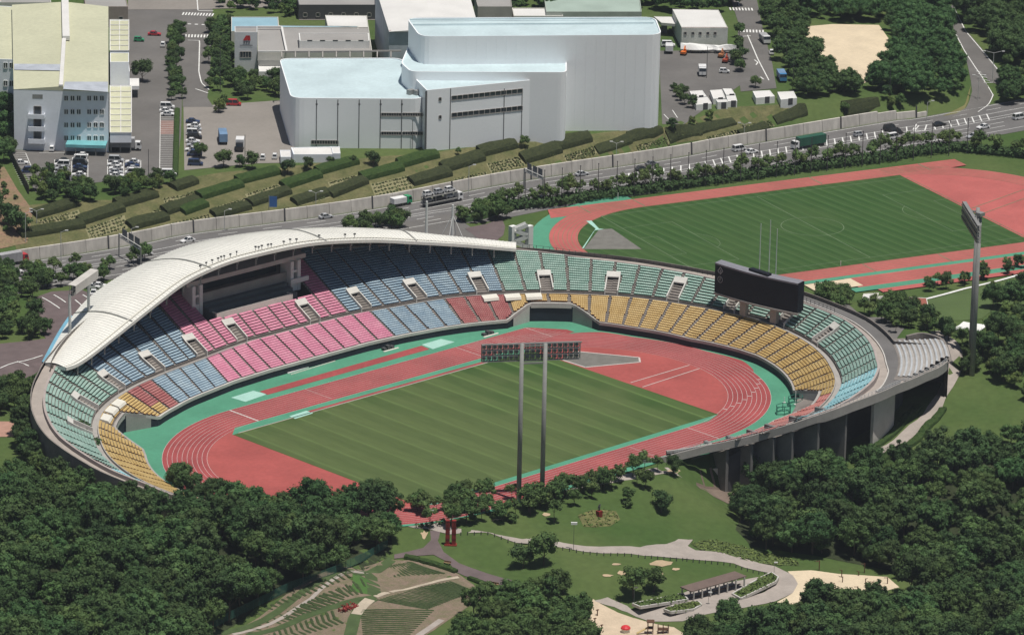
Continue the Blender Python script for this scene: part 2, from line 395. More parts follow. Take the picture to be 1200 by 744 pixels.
# infield
gm = bpy.data.materials.new('infield_grass'); gm.use_nodes = True
def build_turf(m, c_a, c_b, c_worn, period, line_w, worn_c=None, ang=0.0):
    t = m.node_tree; N = t.nodes; L = t.links; b = N['Principled BSDF']; b.inputs['Roughness'].default_value = .95; b.inputs['Specular IOR Level'].default_value = .1
    g = N.new('ShaderNodeNewGeometry'); mp = N.new('ShaderNodeMapping'); mp.inputs['Rotation'].default_value = (0, 0, ang); L.new(g.outputs['Position'], mp.inputs[0])
    sx = N.new('ShaderNodeSeparateXYZ'); L.new(mp.outputs[0], sx.inputs[0])
    def math_(op, a, bb):
        n = N.new('ShaderNodeMath'); n.operation = op
        for i, v in enumerate((a, bb)):
            if v is None: continue
            if isinstance(v, (int, float)): n.inputs[i].default_value = v
            else: L.new(v, n.inputs[i])
        return n.outputs[0]
    nz = N.new('ShaderNodeTexNoise'); nz.inputs['Scale'].default_value = .05; L.new(g.outputs['Position'], nz.inputs['Vector'])
    xx = math_('ADD', sx.outputs[0], math_('MULTIPLY', nz.outputs[0], .3))
    ph = math_('FRACT', math_('DIVIDE', xx, period), None)
    st = N.new('ShaderNodeValToRGB'); cr = st.color_ramp; cr.interpolation = 'LINEAR'
    e = cr.elements; e[0].position = 0; e[0].color = (*c_a, 1); e[1].position = 1; e[1].color = (*c_a, 1)
    for p, c in ((.42, c_a), (.48, c_b), (.5+line_w, tuple(x*1.7 for x in c_b)), (.56+line_w, c_b), (.9, c_b)):
        q = e.new(p); q.color = (*c, 1)
    L.new(ph, st.inputs[0]); out = st.outputs[0]
    n1 = N.new('ShaderNodeTexNoise'); n1.inputs['Scale'].default_value = .035; n1.inputs['Detail'].default_value = 5; L.new(g.outputs['Position'], n1.inputs['Vector'])
    f = n1.outputs[0]
    if worn_c:      # dry, browned part of the pitch
        d = N.new('ShaderNodeVectorMath'); d.operation = 'DISTANCE'; d.inputs[1].default_value = (*worn_c[:2], 0)
        L.new(g.outputs['Position'], d.inputs[0]); dd = math_('DIVIDE', d.outputs['Value'], worn_c[2]); f = math_('ADD', f, math_('SUBTRACT', .55, math_('MULTIPLY', dd, .5)))
    r = N.new('ShaderNodeMapRange'); r.inputs[1].default_value = .42; r.inputs[2].default_value = .78; L.new(f, r.inputs[0])
    mx = N.new('ShaderNodeMix'); mx.data_type = 'RGBA'; L.new(math_('MULTIPLY', r.outputs[0], .62), mx.inputs[0]); L.new(out, mx.inputs[6]); mx.inputs[7].default_value = (*c_worn, 1)
    n2 = N.new('ShaderNodeTexNoise'); n2.inputs['Scale'].default_value = .9; n2.inputs['Detail'].default_value = 6
    mp2 = N.new('ShaderNodeMapping'); mp2.inputs['Scale'].default_value = (1, .15, 1); L.new(mp.outputs[0], mp2.inputs[0]); L.new(mp2.outputs[0], n2.inputs['Vector'])
    r2 = N.new('ShaderNodeMapRange'); r2.inputs[1].default_value = .3; r2.inputs[2].default_value = .7; r2.inputs[3].default_value = .92; r2.inputs[4].default_value = 1.08; L.new(n2.outputs[0], r2.inputs[0])
    vm = N.new('ShaderNodeVectorMath'); vm.operation = 'SCALE'; L.new(mx.outputs[2], vm.inputs[0]); L.new(r2.outputs[0], vm.inputs[3]); L.new(vm.outputs[0], b.inputs['Base Color'])
build_turf(gm, (.040,.082,.022), (.066,.112,.034), (.100,.124,.050), 9.0, .03, (-22, -10, 66), .02)
flat('infield_grass', [(-51.9,-35.4),(53.5,-35.4),(53.5,33.8),(-51.9,33.8)], gm, .06)
flat('far_infield_strip', [(-52.2,33.8),(53.6,33.8),(50,37.6),(-48,37.6)], green_apron, .045)
flat('near_infield_strip', [(-52,-35.4),(54,-35.4),(48,-37.6),(-48,-37.6)], green_apron, .045)
flat('jumping_runway', [(-28.5,34.2),(38,34.2),(38,35.3),(-28.5,35.3)], track_m, .055)
flat('runway_edge', [(-50,33.7),(40,33.7),(40,34.1),(-50,34.1)], pave, .07)
def pflat(name, px, m, z): return flat(name, [at(x, y, z) for x, y in px], m, z)
pflat('take_off_pad', [(339,487.5),(359,481),(367,484),(346,490.5)], mat_teal, .07)
pflat('throwing_sector', [(658,421.5),(672,411.5),(749,419),(750,424.5),(686,430.5)], mat('grey_sector', (.16,.155,.14), .95, .12, .4), .05)
mb = MB()
for a, b in (((658,421.5),(686,430.5)), ((672,411.5),(749,419)), ((749,419),(750,424.5)), ((750,424.5),(686,430.5)), ((739,448.5),(808,428)), ((753,453.6),(819.6,432))):
    A = at(*a); B = at(*b); ln(A[0], A[1], B[0], B[1], .5 if a[1] < 440 else .3, .075)
o = mb.build('sector_lines', lane_white); o['kind'] = 'structure'
pflat('outer_runway', [(304,458.5),(313.5,462.5),(503.4,409),(494,405)], track_m, .03)
pflat('landing_mat_area', [(270.6,465.7),(296.8,457.6),(313,461.7),(287.7,470.7)], mat_teal, .03)
pflat('landing_mat_area', [(494,403.7),(516.8,397),(533,400.6),(507.4,409)], mat_teal, .03)

# ------------------------------------------------------------------ stadium stands
stadium = empty('stadium', (0, 0, 0), label='large oval athletics stadium with a white crescent roof and pink, blue, green and yellow seats', cat='stadium')
def seatmat(n, c, c2): return mat('seat_'+n, c, .5, col2=c2, scale=.35, var2=.10, scale2=1.2, spec=.35)
SC = {'pink': seatmat('pink', (.56,.19,.29), (.63,.27,.36)), 'blue': seatmat('blue', (.24,.34,.42), (.36,.46,.52)),
      'green': seatmat('green', (.25,.40,.34), (.37,.50,.44)), 'yellow': seatmat('yellow', (.50,.34,.12), (.60,.44,.19)),
      'red': seatmat('red', (.34,.10,.10), (.42,.17,.16)), 'cyan': seatmat('cyan', (.30,.60,.66), (.44,.70,.74)),
      'salmon': seatmat('salmon', (.58,.20,.17), (.66,.30,.26)), 'white': seatmat('white', (.62,.64,.64), (.70,.72,.72))}
SEAT_SHADE = {}
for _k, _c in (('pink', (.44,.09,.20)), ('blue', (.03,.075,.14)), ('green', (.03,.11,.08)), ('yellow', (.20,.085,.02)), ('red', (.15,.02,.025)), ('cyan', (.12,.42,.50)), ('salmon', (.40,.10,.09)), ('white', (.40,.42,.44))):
    SEAT_SHADE['seat_'+_k] = mat('seat_shade_'+_k, _c, .6, var2=.1)  # shade of the row gaps, painted into seat fronts, backs and ends
def lower_col(k, f):
    if k < -62: return 'yellow'
    if k < -53: return 'red' if f > .28 or k > -56 else 'yellow'
    if k < -28.5: return 'blue'
    if k < 27.5: return 'pink'
    if k < 48.8: return 'blue'
    if k < 63.7: return 'red'
    if k < 190: return 'yellow'
    return 'salmon'
def upper_col(k):
    if k < -118: return 'cyan'
    if k < -62: return 'green'
    if k < -31: return 'blue'
    if k < 25: return 'pink'
    if k < 64: return 'blue'
    if k < 186: return 'green'
    return 'cyan'
VOM = [-91,-76,-61,-46,-30.5,-14.5,11.5,29,45.2,60.2,75.5,91.2,107,122.5,138.3,153.5]
AISLE = [VOM[0]-5.1*j for j in range(10, 0, -1)]
for a, b in zip(VOM[:-1], VOM[1:]):
    n = max(2, round((b-a)/5.1)); AISLE += [a+(b-a)*j/n for j in range(n)]
AISLE += [VOM[-1]+5.1*j for j in range(0, 21)]
def rowspec(k, tier):
    """row count, inner and outer radius, bottom and top height"""
    o = orad(k)
    if tier == 0:
        r0, r1 = fr(k)+.4, mr(k)-.2; n = 13; return n, r0, r1, ZF, ZM
    R, Z = rim(k); r0 = mr(k)+1.45; n = max(1, int(round((R-r0)/.82))); return n, r0, R, ZU, Z
def seat_prof(w=.46, low=False):
    # one moulded seat: pan, back, lip; x along the row, y outward (towards the back), origin at the tread
    h = w/2
    if low: v = [(-h,-.02,.04),(h,-.02,.04),(h,-.03,.40),(-h,-.03,.40),(h,.46,.41),(-h,.46,.41),(h,.52,.59),(-h,.52,.59),(h,.64,.58),(-h,.64,.58),(h,.56,.34),(-h,.56,.34)]  # front runs down to the tread as a dark panel imitating the shaded gap
    else:     v = [(-h,-.02,.30),(h,-.02,.30),(h,-.05,.43),(-h,-.05,.43),(h,.46,.42),(-h,.46,.42),(h,.54,.70),(-h,.54,.70),(h,.66,.69),(-h,.66,.69),(h,.56,.34),(-h,.56,.34)]
    f = [(0,1,2,3),(3,2,4,5),(5,4,6,7),(7,6,8,9),(9,8,10,11),(1,10,8,6,4,2),(0,3,5,7,9,11),(0,11,10,1)]
    return np.array(v), f
SVP, SF = seat_prof(.47); SMI = np.array([1,0,0,0,1,1,1,1], dtype=np.int32)  # slot one carries the painted shade, slot zero the seat colour
SVL, _ = seat_prof(.497, True)
def make_seats(name, places, m, parent, kind=None, label=None):
    """places: list of (x, y, z, outward normal); all seats of one row (or of a block) in one mesh"""
    n = len(places)
    if not n: return None
    P = np.array(places, float); SV = SVL if 'pink' not in m.name else SVP
    nx, ny = P[:, 3], P[:, 4]
    vx = P[:, None, 0] + SV[None, :, 0]*(ny)[:, None] + SV[None, :, 1]*nx[:, None]
    vy = P[:, None, 1] - SV[None, :, 0]*(nx)[:, None] + SV[None, :, 1]*ny[:, None]
    vz = P[:, None, 2] + SV[None, :, 2]
    V = np.stack([vx, vy, vz], -1).reshape(-1, 3)
    me = bpy.data.meshes.new(name)
    loops = [i for f in SF for i in f]; lt = [len(f) for f in SF]; nv = len(SVL)
    LI = (np.array(loops)[None, :] + (np.arange(n)*nv)[:, None]).ravel()
    LT = np.tile(lt, n); LS = np.concatenate([[0], np.cumsum(LT)[:-1]])
    me.vertices.add(len(V)); me.vertices.foreach_set('co', V.ravel())
    me.loops.add(len(LI)); me.loops.foreach_set('vertex_index', LI.astype(np.int32))
    me.polygons.add(len(LT)); me.polygons.foreach_set('loop_start', LS.astype(np.int32)); me.polygons.foreach_set('loop_total', LT.astype(np.int32))
    me.update(calc_edges=True); me.materials.append(m); me.materials.append(SEAT_SHADE[m.name]); me.polygons.foreach_set('material_index', np.tile(SMI, n))
    o = link(name, me, parent)
    if kind: o['kind'] = kind
    if label: o['label'] = label
    return o
def inside_vom(k, r):
    for v in VOM:
        if abs(k-v) < 6:
            w_ = 1.9*(1 if abs(k) < 40 else 57.3/68)
            if abs(k-v) < w_+.25 and r < mr(k)+7.2: return True
    return False
SUITE = (-17.5, 13.5)          # the main stand's royal box bay
rows_left = 300; n_seats = 0
def kstep(r): return 1.0       # metres of k per metre at radius r on straights
for si in range(len(AISLE)-1):
    ka, kb = AISLE[si], AISLE[si+1]
    if ka > 238: break
    for tier in (0, 1):
        kc = (ka+kb)/2
        n, r0, r1, z0, z1 = rowspec(kc, tier)
        if tier == 1 and kc > 216: continue
        if tier == 0 and kc < -150: continue
        if r1-r0 < 1: continue
        mb = MB(); rows = []
        ksub = np.linspace(ka, kb, 4 if abs(kc) > 38 else 2)
        for j in range(n):
            f0, f1 = j/n, (j+1)/n; z = z0+(z1-z0)*(j+.6)/n; zn = z0+(z1-z0)*(j+1.6)/n
            def rad(k, f):
                nn, a, b, _, _ = rowspec(k, tier); return a+(b-a)*f
            rc = rad(kc, (f0+f1)/2)
            if rc > orad(kc)-.8: continue
            if tier == 0 and notch_f(kc) > .61 and f0 < .60: continue
            if tier == 1 and SUITE[0]-1 < kc < SUITE[1]+1 and rc > 81.5: continue
            pts = []
            for k in ksub:
                nf = notch_f(k) if tier == 0 else 0
                fa = max(f0, nf); fb = max(f1, nf)
                pts.append((kpos(k, rad(k, fa)), kpos(k, rad(k, fb)), fa < f1-.001))
            for a, b in zip(pts[:-1], pts[1:]):
                if not (a[2] or b[2]): continue
                A0, A1, B0, B1 = a[0], a[1], b[0], b[1]
                q = lambda p, zz: (p[0], p[1], zz)
                mb.quad(q(A0, z), q(A1, z), q(B1, z), q(B0, z)); mb.quad(q(A1, z), q(A1, zn), q(B1, zn), q(B1, z))
            # seats of this row
            rs = rad(kc, f0)+.16*(r1-r0)/n; pl = []
            mk = (rs if abs(kc) > 40 else 57.3)/57.3           # metres per unit of k
            L = (kb-ka)*mk-.6; ns = int(L/.5); 
            for i in range(ns):
                k = kc + ((i-(ns-1)/2)*.5)/mk
                rr_ = rad(k, f0)+.10
                if tier == 0 and notch_f(k) > f0-.02 and notch_f(k) > 0: continue
                if tier == 1 and inside_vom(k, rr_): continue
                if rr_ > orad(k)-1.4: continue
                if rr_ < r0-1: continue
                P = kpos(k, rr_, z); nn = knorm(k); pl.append((P[0], P[1], P[2], nn[0], nn[1]))
            if pl: rows.append((pl, lower_col(kc, (f0+f1)/2) if tier == 0 else upper_col(kc)))
        if not mb.v: continue
        sec = mb.build('seat_block', tread_m, stadium)
        tot = sum(len(p) for p, _ in rows); n_seats += tot
        if rows_left >= len(rows) and tier == 0 and -66 < kc < 185 or (rows_left >= len(rows) and tier == 1 and 138 < kc < 175):
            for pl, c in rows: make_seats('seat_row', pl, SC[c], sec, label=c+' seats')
            rows_left -= len(rows)
        else:
            byc = {}
            for pl, c in rows: byc.setdefault(c, []).extend(pl)
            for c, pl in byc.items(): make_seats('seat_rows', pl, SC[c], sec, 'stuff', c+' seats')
print('seats', n_seats)
K0, K1 = -142, 243
def strip(name, k0, k1, prof, m, step=2.5, parent=stadium, label=None):
    """sweep a list of (radius, height) points along the oval"""
    ksl = list(np.arange(k0, k1, step))+[k1]; mb = MB(); prev = None
    for k in ksl:
        P = [kpos(k, r, z) for r, z in prof(k)]
        if prev is not None:
            for i in range(len(P)-1): mb.quad(prev[i], P[i], P[i+1], prev[i+1])
        prev = P
    o = mb.build(name, m, parent)
    if label: o['label'] = label
    return o
def zfun(k, f): return ZF+(ZM-ZF)*f
def rin(k): f = notch_f(k); return fr(k)+(mr(k)-fr(k))*f, ZF+(ZM-ZF)*f
# pitch wall: dark padding below, pale parapet above; it climbs round the marathon gates
strip('pitch_wall', K0, K1, lambda k: [(rin(k)[0], -.2), (rin(k)[0], rin(k)[1]-.35)], navy, 1.25)
par = concrete
def pprof(k): 
    r, z = rin(k); return [(r-.12, z-.45), (r-.12, z+.35), (r+.5, z+.35), (r+.5, z-.3)]
strip('front_parapet', -66, 66, pprof, conc_light, 1.25)
strip('front_parapet', K0, -66, pprof, concrete, 1.25); strip('front_parapet', 66, 88, pprof, conc_light, 1.25); strip('front_parapet', 88, K1, pprof, concrete, 1.25)
# marathon gates: dark opening under the raised parapet, pale side walls
for c in NOTCH:
    g = MB(); ks_ = np.linspace(c-5.3, c+5.3, 7)
    for a, b in zip(ks_[:-1], ks_[1:]):
        for (ra, za, rb, zb) in ((0, 3.9, 7, 3.9),):
            A = kpos(a, rin(a)[0]-.2, 3.9); B = kpos(b, rin(b)[0]-.2, 3.9); C = kpos(b, rin(b)[0]+5, 3.9); D = kpos(a, rin(a)[0]+5, 3.9)
            g.quad(A, B, C, D)
            A = kpos(a, rin(a)[0]-.25, 3.9); B = kpos(b, rin(b)[0]-.25, 3.9); g.quad(A, B, B+[0, 0, 1.1], A+[0, 0, 1.1])
    g.build('gate_lintel', conc_light, stadium)
    for s in (-1, 1):
        g = MB(); a, b = c+s*5.6, c+s*11.0
        for i in range(5):
            u = a+(b-a)*i/5; v = a+(b-a)*(i+1)/5
            A = kpos(u, rin(u)[0]-.3); B = kpos(v, rin(v)[0]-.3)
            g.quad(A, B, B+[0, 0, rin(v)[1]-.4], A+[0, 0, rin(u)[1]-.4])
        g.build('gate_side_wall', conc_light if s < 0 or c == 190 else concrete, stadium)
# walkway between the tiers, its low wall, and the front wall of the upper tier
def cut(k, L): o = orad(k)-.3; return [(min(r, o), z) for r, z in L]
strip('walkway', K0, 216, lambda k: cut(k, [(mr(k)-.25, ZM+.0), (mr(k)+1.45, ZM+.0)]), concrete)
strip('walkway_parapet', K0, 215, lambda k: cut(k, [(mr(k)-.35, ZM-.5), (mr(k)-.35, ZM+.55), (mr(k)-.1, ZM+.55), (mr(k)-.1, ZM)]), concrete)
strip('upper_front_wall', -134, 214, lambda k: cut(k, [(mr(k)+1.38, ZM), (mr(k)+1.38, ZU+.2), (mr(k)+1.55, ZU+.2), (mr(k)+1.55, ZU)]), conc_dark)
# rim parapet, ring concourse behind it and the outer facade
def rprof(k):
    R, Z = rim(k); return [(R-.1, Z-.6), (R-.1, Z+.55), (R+.5, Z+.55), (R+.5, Z-1.5)]
strip('rim_parapet', -150, 214, rprof, mat('pinkish_concrete', (.36,.31,.29), .85, .1, .3))
def ring_z(k): return rim(k)[1]-.5 if k < 66 else float(np.interp(k, [66, 130, 204.4,208.6,211.8,213.8,215.3,218,221.3,225.2,232,239,245,262], [13, 11.5, 11.5,10.9,10,9,7.7,5,3.8,3,2.2,1.5,.6,.5]))
def ring_r(k): 
    R = rim(k)[0]; return float(np.interp(k, [-150, -70, -62, 62, 70, 110, 132, 168, 169, 176], [R+2.6, R+3.6, R+2.5, R+2.5, R+3.5, R+4, R+6.8, R+6.8, 94.5, 94.5])) if k < 176.1 else orad(k)
strip('ring_concourse', -150, 243, lambda k: [(rim(k)[0]+.3 if k < 213 else min(rim(k)[0]+.3, orad(k)-.5), ring_z(k)), (ring_r(k), ring_z(k))], pave)
strip('outer_facade', -150, 170, lambda k: [(ring_r(k), ring_z(k)+1.1), (ring_r(k)+.3, ring_z(k)+1.1), (ring_r(k)+.3, -6)], conc_dark)
# ------------------------------------------------------------------ raised deck edge and its piers (near right)
def dprof(k):
    o = orad(k); z = ring_z(k); th = 1.9 if k < 211 else 1.5
    return [(o-.25, z), (o-.25, z+.55), (o+.1, z+.55), (o+.1, z-th), (o-.9, z-th-.3)]
strip('deck_fascia', 176.2, 252, dprof, concrete, 1.5, label='long grey concrete edge of the raised deck')
strip('deck_soffit', 176.2, 236, lambda k: [(orad(k)-.9, ring_z(k)-2.3), (fr(k)+1, min(ring_z(k)-2.3, 1.0))], conc_dark, 3)
mb = MB()
for k in np.arange(177, 243, 1.05):
    P = kpos(k, orad(k)-.1, ring_z(k)+.55); mb.tube(P, P+[0, 0, .95], .05, n=4)
kk_ = list(np.arange(177, 243, 2))
for dz in (.95, .5):
    for a, b in zip(kk_[:-1], kk_[1:]): mb.beam(kpos(a, orad(a)-.1, ring_z(a)+.55+dz), kpos(b, orad(b)-.1, ring_z(b)+.55+dz), .06, .06)
mb.build('deck_railing', mat('pale_railing', (.55,.56,.58), .5, .05), stadium)
pier_px = [851, 880, 905, 926, 958, 990]
pier_m = mat('pier_concrete', (.30,.29,.28), .85, .12, .3)
for px in pier_px:
    # pier stands below the deck edge where the photo shows it
    best = min(np.arange(176, 240, .25), key=lambda k: abs((lambda P: 600+F_PX*((P-CAM)@_rr)/((P-CAM)@_fw))(kpos(k, orad(k)-1.2, ring_z(k)-8))-px))
    n = knorm(best); t = np.array([n[1], -n[0], 0]); P = kpos(best, orad(best)-.8, 0); zt = ring_z(best)-2.2
    g = h1(P[0]+n[0]*1, P[1]+n[1]*1)-1.5
    mb = MB(); q = [P-t*.45, P+t*.45, P+t*.45-n*9, P-t*.45-n*9]
    mb.prism(q, g, zt); mb.build('pier', mat('pier_dark_concrete', (.17,.165,.16), .85, .15, .3), stadium)
# back wall of the undercroft, with two pale bays
mb = MB(); ku = list(np.arange(177, 226, 2))
for a, b in zip(ku[:-1], ku[1:]):
    A = kpos(a, max(orad(a)-11, fr(a)+2)); B = kpos(b, max(orad(b)-11, fr(b)+2)); mb.quad((A[0], A[1], -15), (B[0], B[1], -15), (B[0], B[1], ring_z(b)-4.5), (A[0], A[1], ring_z(a)-4.5))
mb.build('undercroft_wall', darkgrey, stadium)
def pale_wall(x0, x1, z0, z1, px0, px1):
    A = at(px0, x0, z0); B = at(px1, x1, z1); return A, B
for (xa, ya, za), (xb, yb, zb), h0, h1_ in (((824,556),0,0), ) if False else []: pass
def screen_wall(pa, za, pb, zb, hgt, name='retaining_wall', m=conc_light):
    A = at(*pa, za); B = at(*pb, zb); d = (B-A)[:2]/np.hypot(*(B-A)[:2]); n = np.array([-d[1], d[0], 0])*.4
    mb = MB(); vs = [A-n, B-n, B+n, A+n]; mb.prism([(*v[:2], v[2]) for v in vs], -16, lambda p: (za+zb)/2+hgt); return mb.build(name, m, stadium)
screen_wall((826,575), -11, (863,577), -12, 6.5)
screen_wall((1021,518), -2, (1046,494), -.5, 9.5)
# curved end wall of the deck and the small white stand behind it
def cpx(pts, z): return [at(x, y, z) for x, y in pts]
ew = smooth_line([kpos(176.5, orad(176.5)-.1, 11.6), at(1110,422,11.8), at(1110,410,12.2), at(1104,400,12.6), at(1093,395,12.8), at(1078,392.5,12.8), at(1062,396,12.4)], 4)
mb = MB()
for a, b in zip(ew[:-1], ew[1:]):
    d = (b-a); n = np.array([-d[1], d[0], 0]); n = n/np.linalg.norm(n)*.35
    mb.add([(*(a-n)[:2], -6), (*(b-n)[:2], -6), (*(b-n)[:2], b[2]+.6), (*(a-n)[:2], a[2]+.6), (*(a+n)[:2], -6), (*(b+n)[:2], -6), (*(b+n)[:2], b[2]+.6), (*(a+n)[:2], a[2]+.6)], [(0,1,2,3), (7,6,5,4), (3,2,6,7)])
mb.build('end_wall', conc_dark, stadium)
ring('white_stand_base', 164, 188, 81.4, lambda k: min(95.5, orad(k)-.3), 11.62, conc_dark)
ws = empty('white_step_stand', tuple(kpos(162, 92, 8)), label='small fan-shaped stand of white steps beside the curved end wall of the deck', cat='stand')
NW_ = 10
for j in range(NW_):
    mb = MB(); r0 = 81.9+j*1.3; r1 = r0+1.3; z = 11.7+.14*j
    k0, k1 = 165.5+j*.2, min(186, float(np.interp(r1, [83,89,94], [190,183,177]))-.6)
    ks_ = np.linspace(k0, k1, 9)
    for a, b in zip(ks_[:-1], ks_[1:]):
        for (ra, rb, zz) in ((r0, r1, z), ):
            mb.quad(kpos(a, ra, zz), kpos(b, ra, zz), kpos(b, rb, zz), kpos(a, rb, zz)); mb.quad(kpos(a, rb, zz), kpos(b, rb, zz), kpos(b, rb, zz+.2), kpos(a, rb, zz+.2))
    o = mb.build('tread', concrete); o.parent = ws; o.matrix_parent_inverse = Matrix.Translation(-ws.location)
    mb = MB()
    for a, b in zip(ks_[:-1], ks_[1:]):
        v = [kpos(a, r0+.2, z+.003), kpos(b, r0+.2, z+.003), kpos(b, r0+.68, z+.003), kpos(a, r0+.68, z+.003)]; u = [p+[0, 0, .14] for p in v]
        mb.add(v+u, [(4,5,6,7), (0,1,5,4), (1,2,6,5), (2,3,7,6), (3,0,4,7)])
    o = mb.build('bench', mat('step_white', (.40,.42,.44), .6)); o.parent = ws; o.matrix_parent_inverse = Matrix.Translation(-ws.location)
# ring road on the right, outside the rim
ring('ring_road', 120, 196, lambda k: rim(k)[0]+2.9, lambda k: min(rim(k)[0]+6.6, orad(k)-.5), 11.56, asphalt)
mb = MB()
for k in np.arange(120, 195, 2):
    a = k; b = k+2
    for r in (rim(k)[0]+2.9,):
        A, B = kpos(a, rim(a)[0]+2.6, 11.4), kpos(b, rim(b)[0]+2.6, 11.4); A2, B2 = kpos(a, rim(a)[0]+2.9, 11.4), kpos(b, rim(b)[0]+2.9, 11.4)
        mb.add([A, B, B2, A2]+[p+[0, 0, .5] for p in (A, B, B2, A2)], [(4,5,6,7), (0,1,5,4), (2,3,7,6)])
mb.build('ring_parapet', conc_light, stadium)

# ------------------------------------------------------------------ vomitories (stair heads)
vm_w = mat('stair_head_white', (.56,.545,.51), .6, .06, .4)
for v in VOM[:-1] + [VOM[-1]]:
    
    n = knorm(v); t = np.array([n[1], -n[0], 0]); r0 = mr(v)+1.35; R, Z = rim(v); sl_ = (Z-ZU)/(R-r0); D = 6.2
    O = kpos(v, r0, 0); root = empty('stair_head', (0, 0, 0), parent=stadium)
    hw = 1.9
    def P3(a, b, z): return O + t*a + n*b + np.array([0, 0, z])
    for s in (-1, 1):
        mb = MB(); x0, x1 = s*(hw-.32), s*hw
        prof = [(-.1, ZM), (-.1, ZU+1.1), (D, ZU+D*sl_+1.0), (D, ZM)]
        vs = [P3(x, b, z) for x in (x0, x1) for b, z in prof]
        mb.add(vs, [(0,1,2,3), (7,6,5,4), (0,4,5,1), (1,5,6,2), (2,6,7,3)]); mb.build('side_wall', vm_w, root)
    mb = MB(); vs = [P3(a, b, z) for a, b, z in ((-hw, D-1.5, ZU+(D-1.5)*sl_+1.0), (hw, D-1.5, ZU+(D-1.5)*sl_+1.0), (hw, D, ZU+D*sl_+1.3), (-hw, D, ZU+D*sl_+1.3))]
    vs += [p-[0, 0, .3] for p in vs]
    mb.add(vs, [(0,1,2,3), (4,7,6,5), (0,4,5,1), (1,5,6,2), (2,6,7,3), (3,7,4,0)]); mb.build('canopy', vm_w, root)
    mb = MB(); vs = [P3(a, D-1.4, z) for a, z in ((-hw+.3, ZM-1.5), (hw-.3, ZM-1.5), (hw-.3, ZU+(D-1.5)*sl_+.9), (-hw+.3, ZU+(D-1.5)*sl_+.9))]
    mb.add(vs, [(0,1,2,3)]); mb.build('doorway', black, root)
    mb = MB(); mb.quad(P3(-hw+.3, 0, ZM+.02), P3(hw-.3, 0, ZM+.02), P3(hw-.3, D-1.4, ZM-.9), P3(-hw+.3, D-1.4, ZM-.9)); mb.build('stair_floor', mat('orange_brown_tile', (.42,.22,.12), .8) if abs(v) > 62 and abs(v) < 100 else tread_m, root)
# gaps in the seating at two corners: rows of low bays with pale panels
for k0 in (47.5, 53, 64.5, 70):
    pass
for k in (61, 66.5, 71.8):
    n = knorm(k); t = np.array([n[1], -n[0], 0]); O = kpos(k, mr(k)-1.6, 0); mb = MB()
    vs = [O+t*a+n*b+np.array([0, 0, z]) for a in (-2.2, 2.2) for b, z in ((-1.3, ZM-.6), (-1.0, ZM+.1), (.9, ZM+.6), (1.1, ZM-.3))]
    mb.add(vs, [(0,1,2,3), (7,6,5,4), (0,4,5,1), (1,5,6,2), (2,6,7,3)]); mb.build('sponsor_board', offwhite, stadium)
for k in (-79, -68.5, -73.5):
    n = knorm(k); t = np.array([n[1], -n[0], 0]); O = kpos(k, mr(k)-1.6, 0); mb = MB()
    vs = [O+t*a+n*b+np.array([0, 0, z]) for a in (-2.3, 2.3) for b, z in ((-1.5, ZM-.5), (-1.1, ZM+.1), (1.0, ZM+.6), (1.2, ZM-.3))]
    mb.add(vs, [(0,1,2,3), (7,6,5,4), (0,4,5,1), (1,5,6,2), (2,6,7,3)]); mb.build('sponsor_board', offwhite, stadium)

# ------------------------------------------------------------------ royal box in the main stand
box = empty('press_box', (0, 0, 0), parent=stadium)
mb = MB(); mb.box(SUITE[0]+1, SUITE[1]-3.2, 81.3, 81.8, 10, 13.3); mb.box(SUITE[0]+1, SUITE[0]+1.5, 81.8, 83.3, 10, 13.3); mb.box(SUITE[1]-3.7, SUITE[1]-3.2, 81.8, 83.3, 10, 13.3); mb.build('box_front_wall', offwhite, box)
for j in range(3):
    mb = MB(); mb.box(SUITE[0]+.5, SUITE[1]-1, 81.9+j*1.9, 83.8+j*1.9, 9, 13.1+j*.85); mb.build('box_step', mat('box_carpet', (.10,.12,.13), .9), box)
mb = MB(); mb.box(SUITE[0], SUITE[1], 87.4, 87.8, 13, 17.3); mb.build('balcony_wall', concrete, box)
mb = MB(); mb.box(SUITE[0], SUITE[1], 87.8, 92, 13, 16.4); mb.build('balcony_floor', conc_dark, box)
mb = MB(); mb.box(SUITE[0], SUITE[1], 91.8, 92, 16.4, 20.2); mb.build('glass_front', glass_m, box)
mb = MB(); mb.box(SUITE[0]-5, SUITE[1]+6, 86.5, 93, 20.4, 21.6); mb.build('box_roof', conc_light, box)
for x in (SUITE[0]-3.6, SUITE[1]):
    mb = MB(); mb.box(x, x+1.1, 85.8, 90, 12, 20.4); mb.box(x+2.5, x+3.6, 85.8, 90, 12, 20.4); mb.box(x+1.1, x+2.5, 86, 90, 12, 15.2); mb.box(x+1.1, x+2.5, 86, 90, 17.2, 17.8); mb.build('box_tower', white, box)
mb = MB(); mb.box(SUITE[1]-.4, SUITE[1]+6, 85.2, 85.8, 14.3, 15.6); mb.build('box_ledge', white, box)
mb = MB(); mb.box(SUITE[0]-10, SUITE[1]+10, 93, 93.4, 14, 23); mb.build('box_back_wall', conc_dark, box)

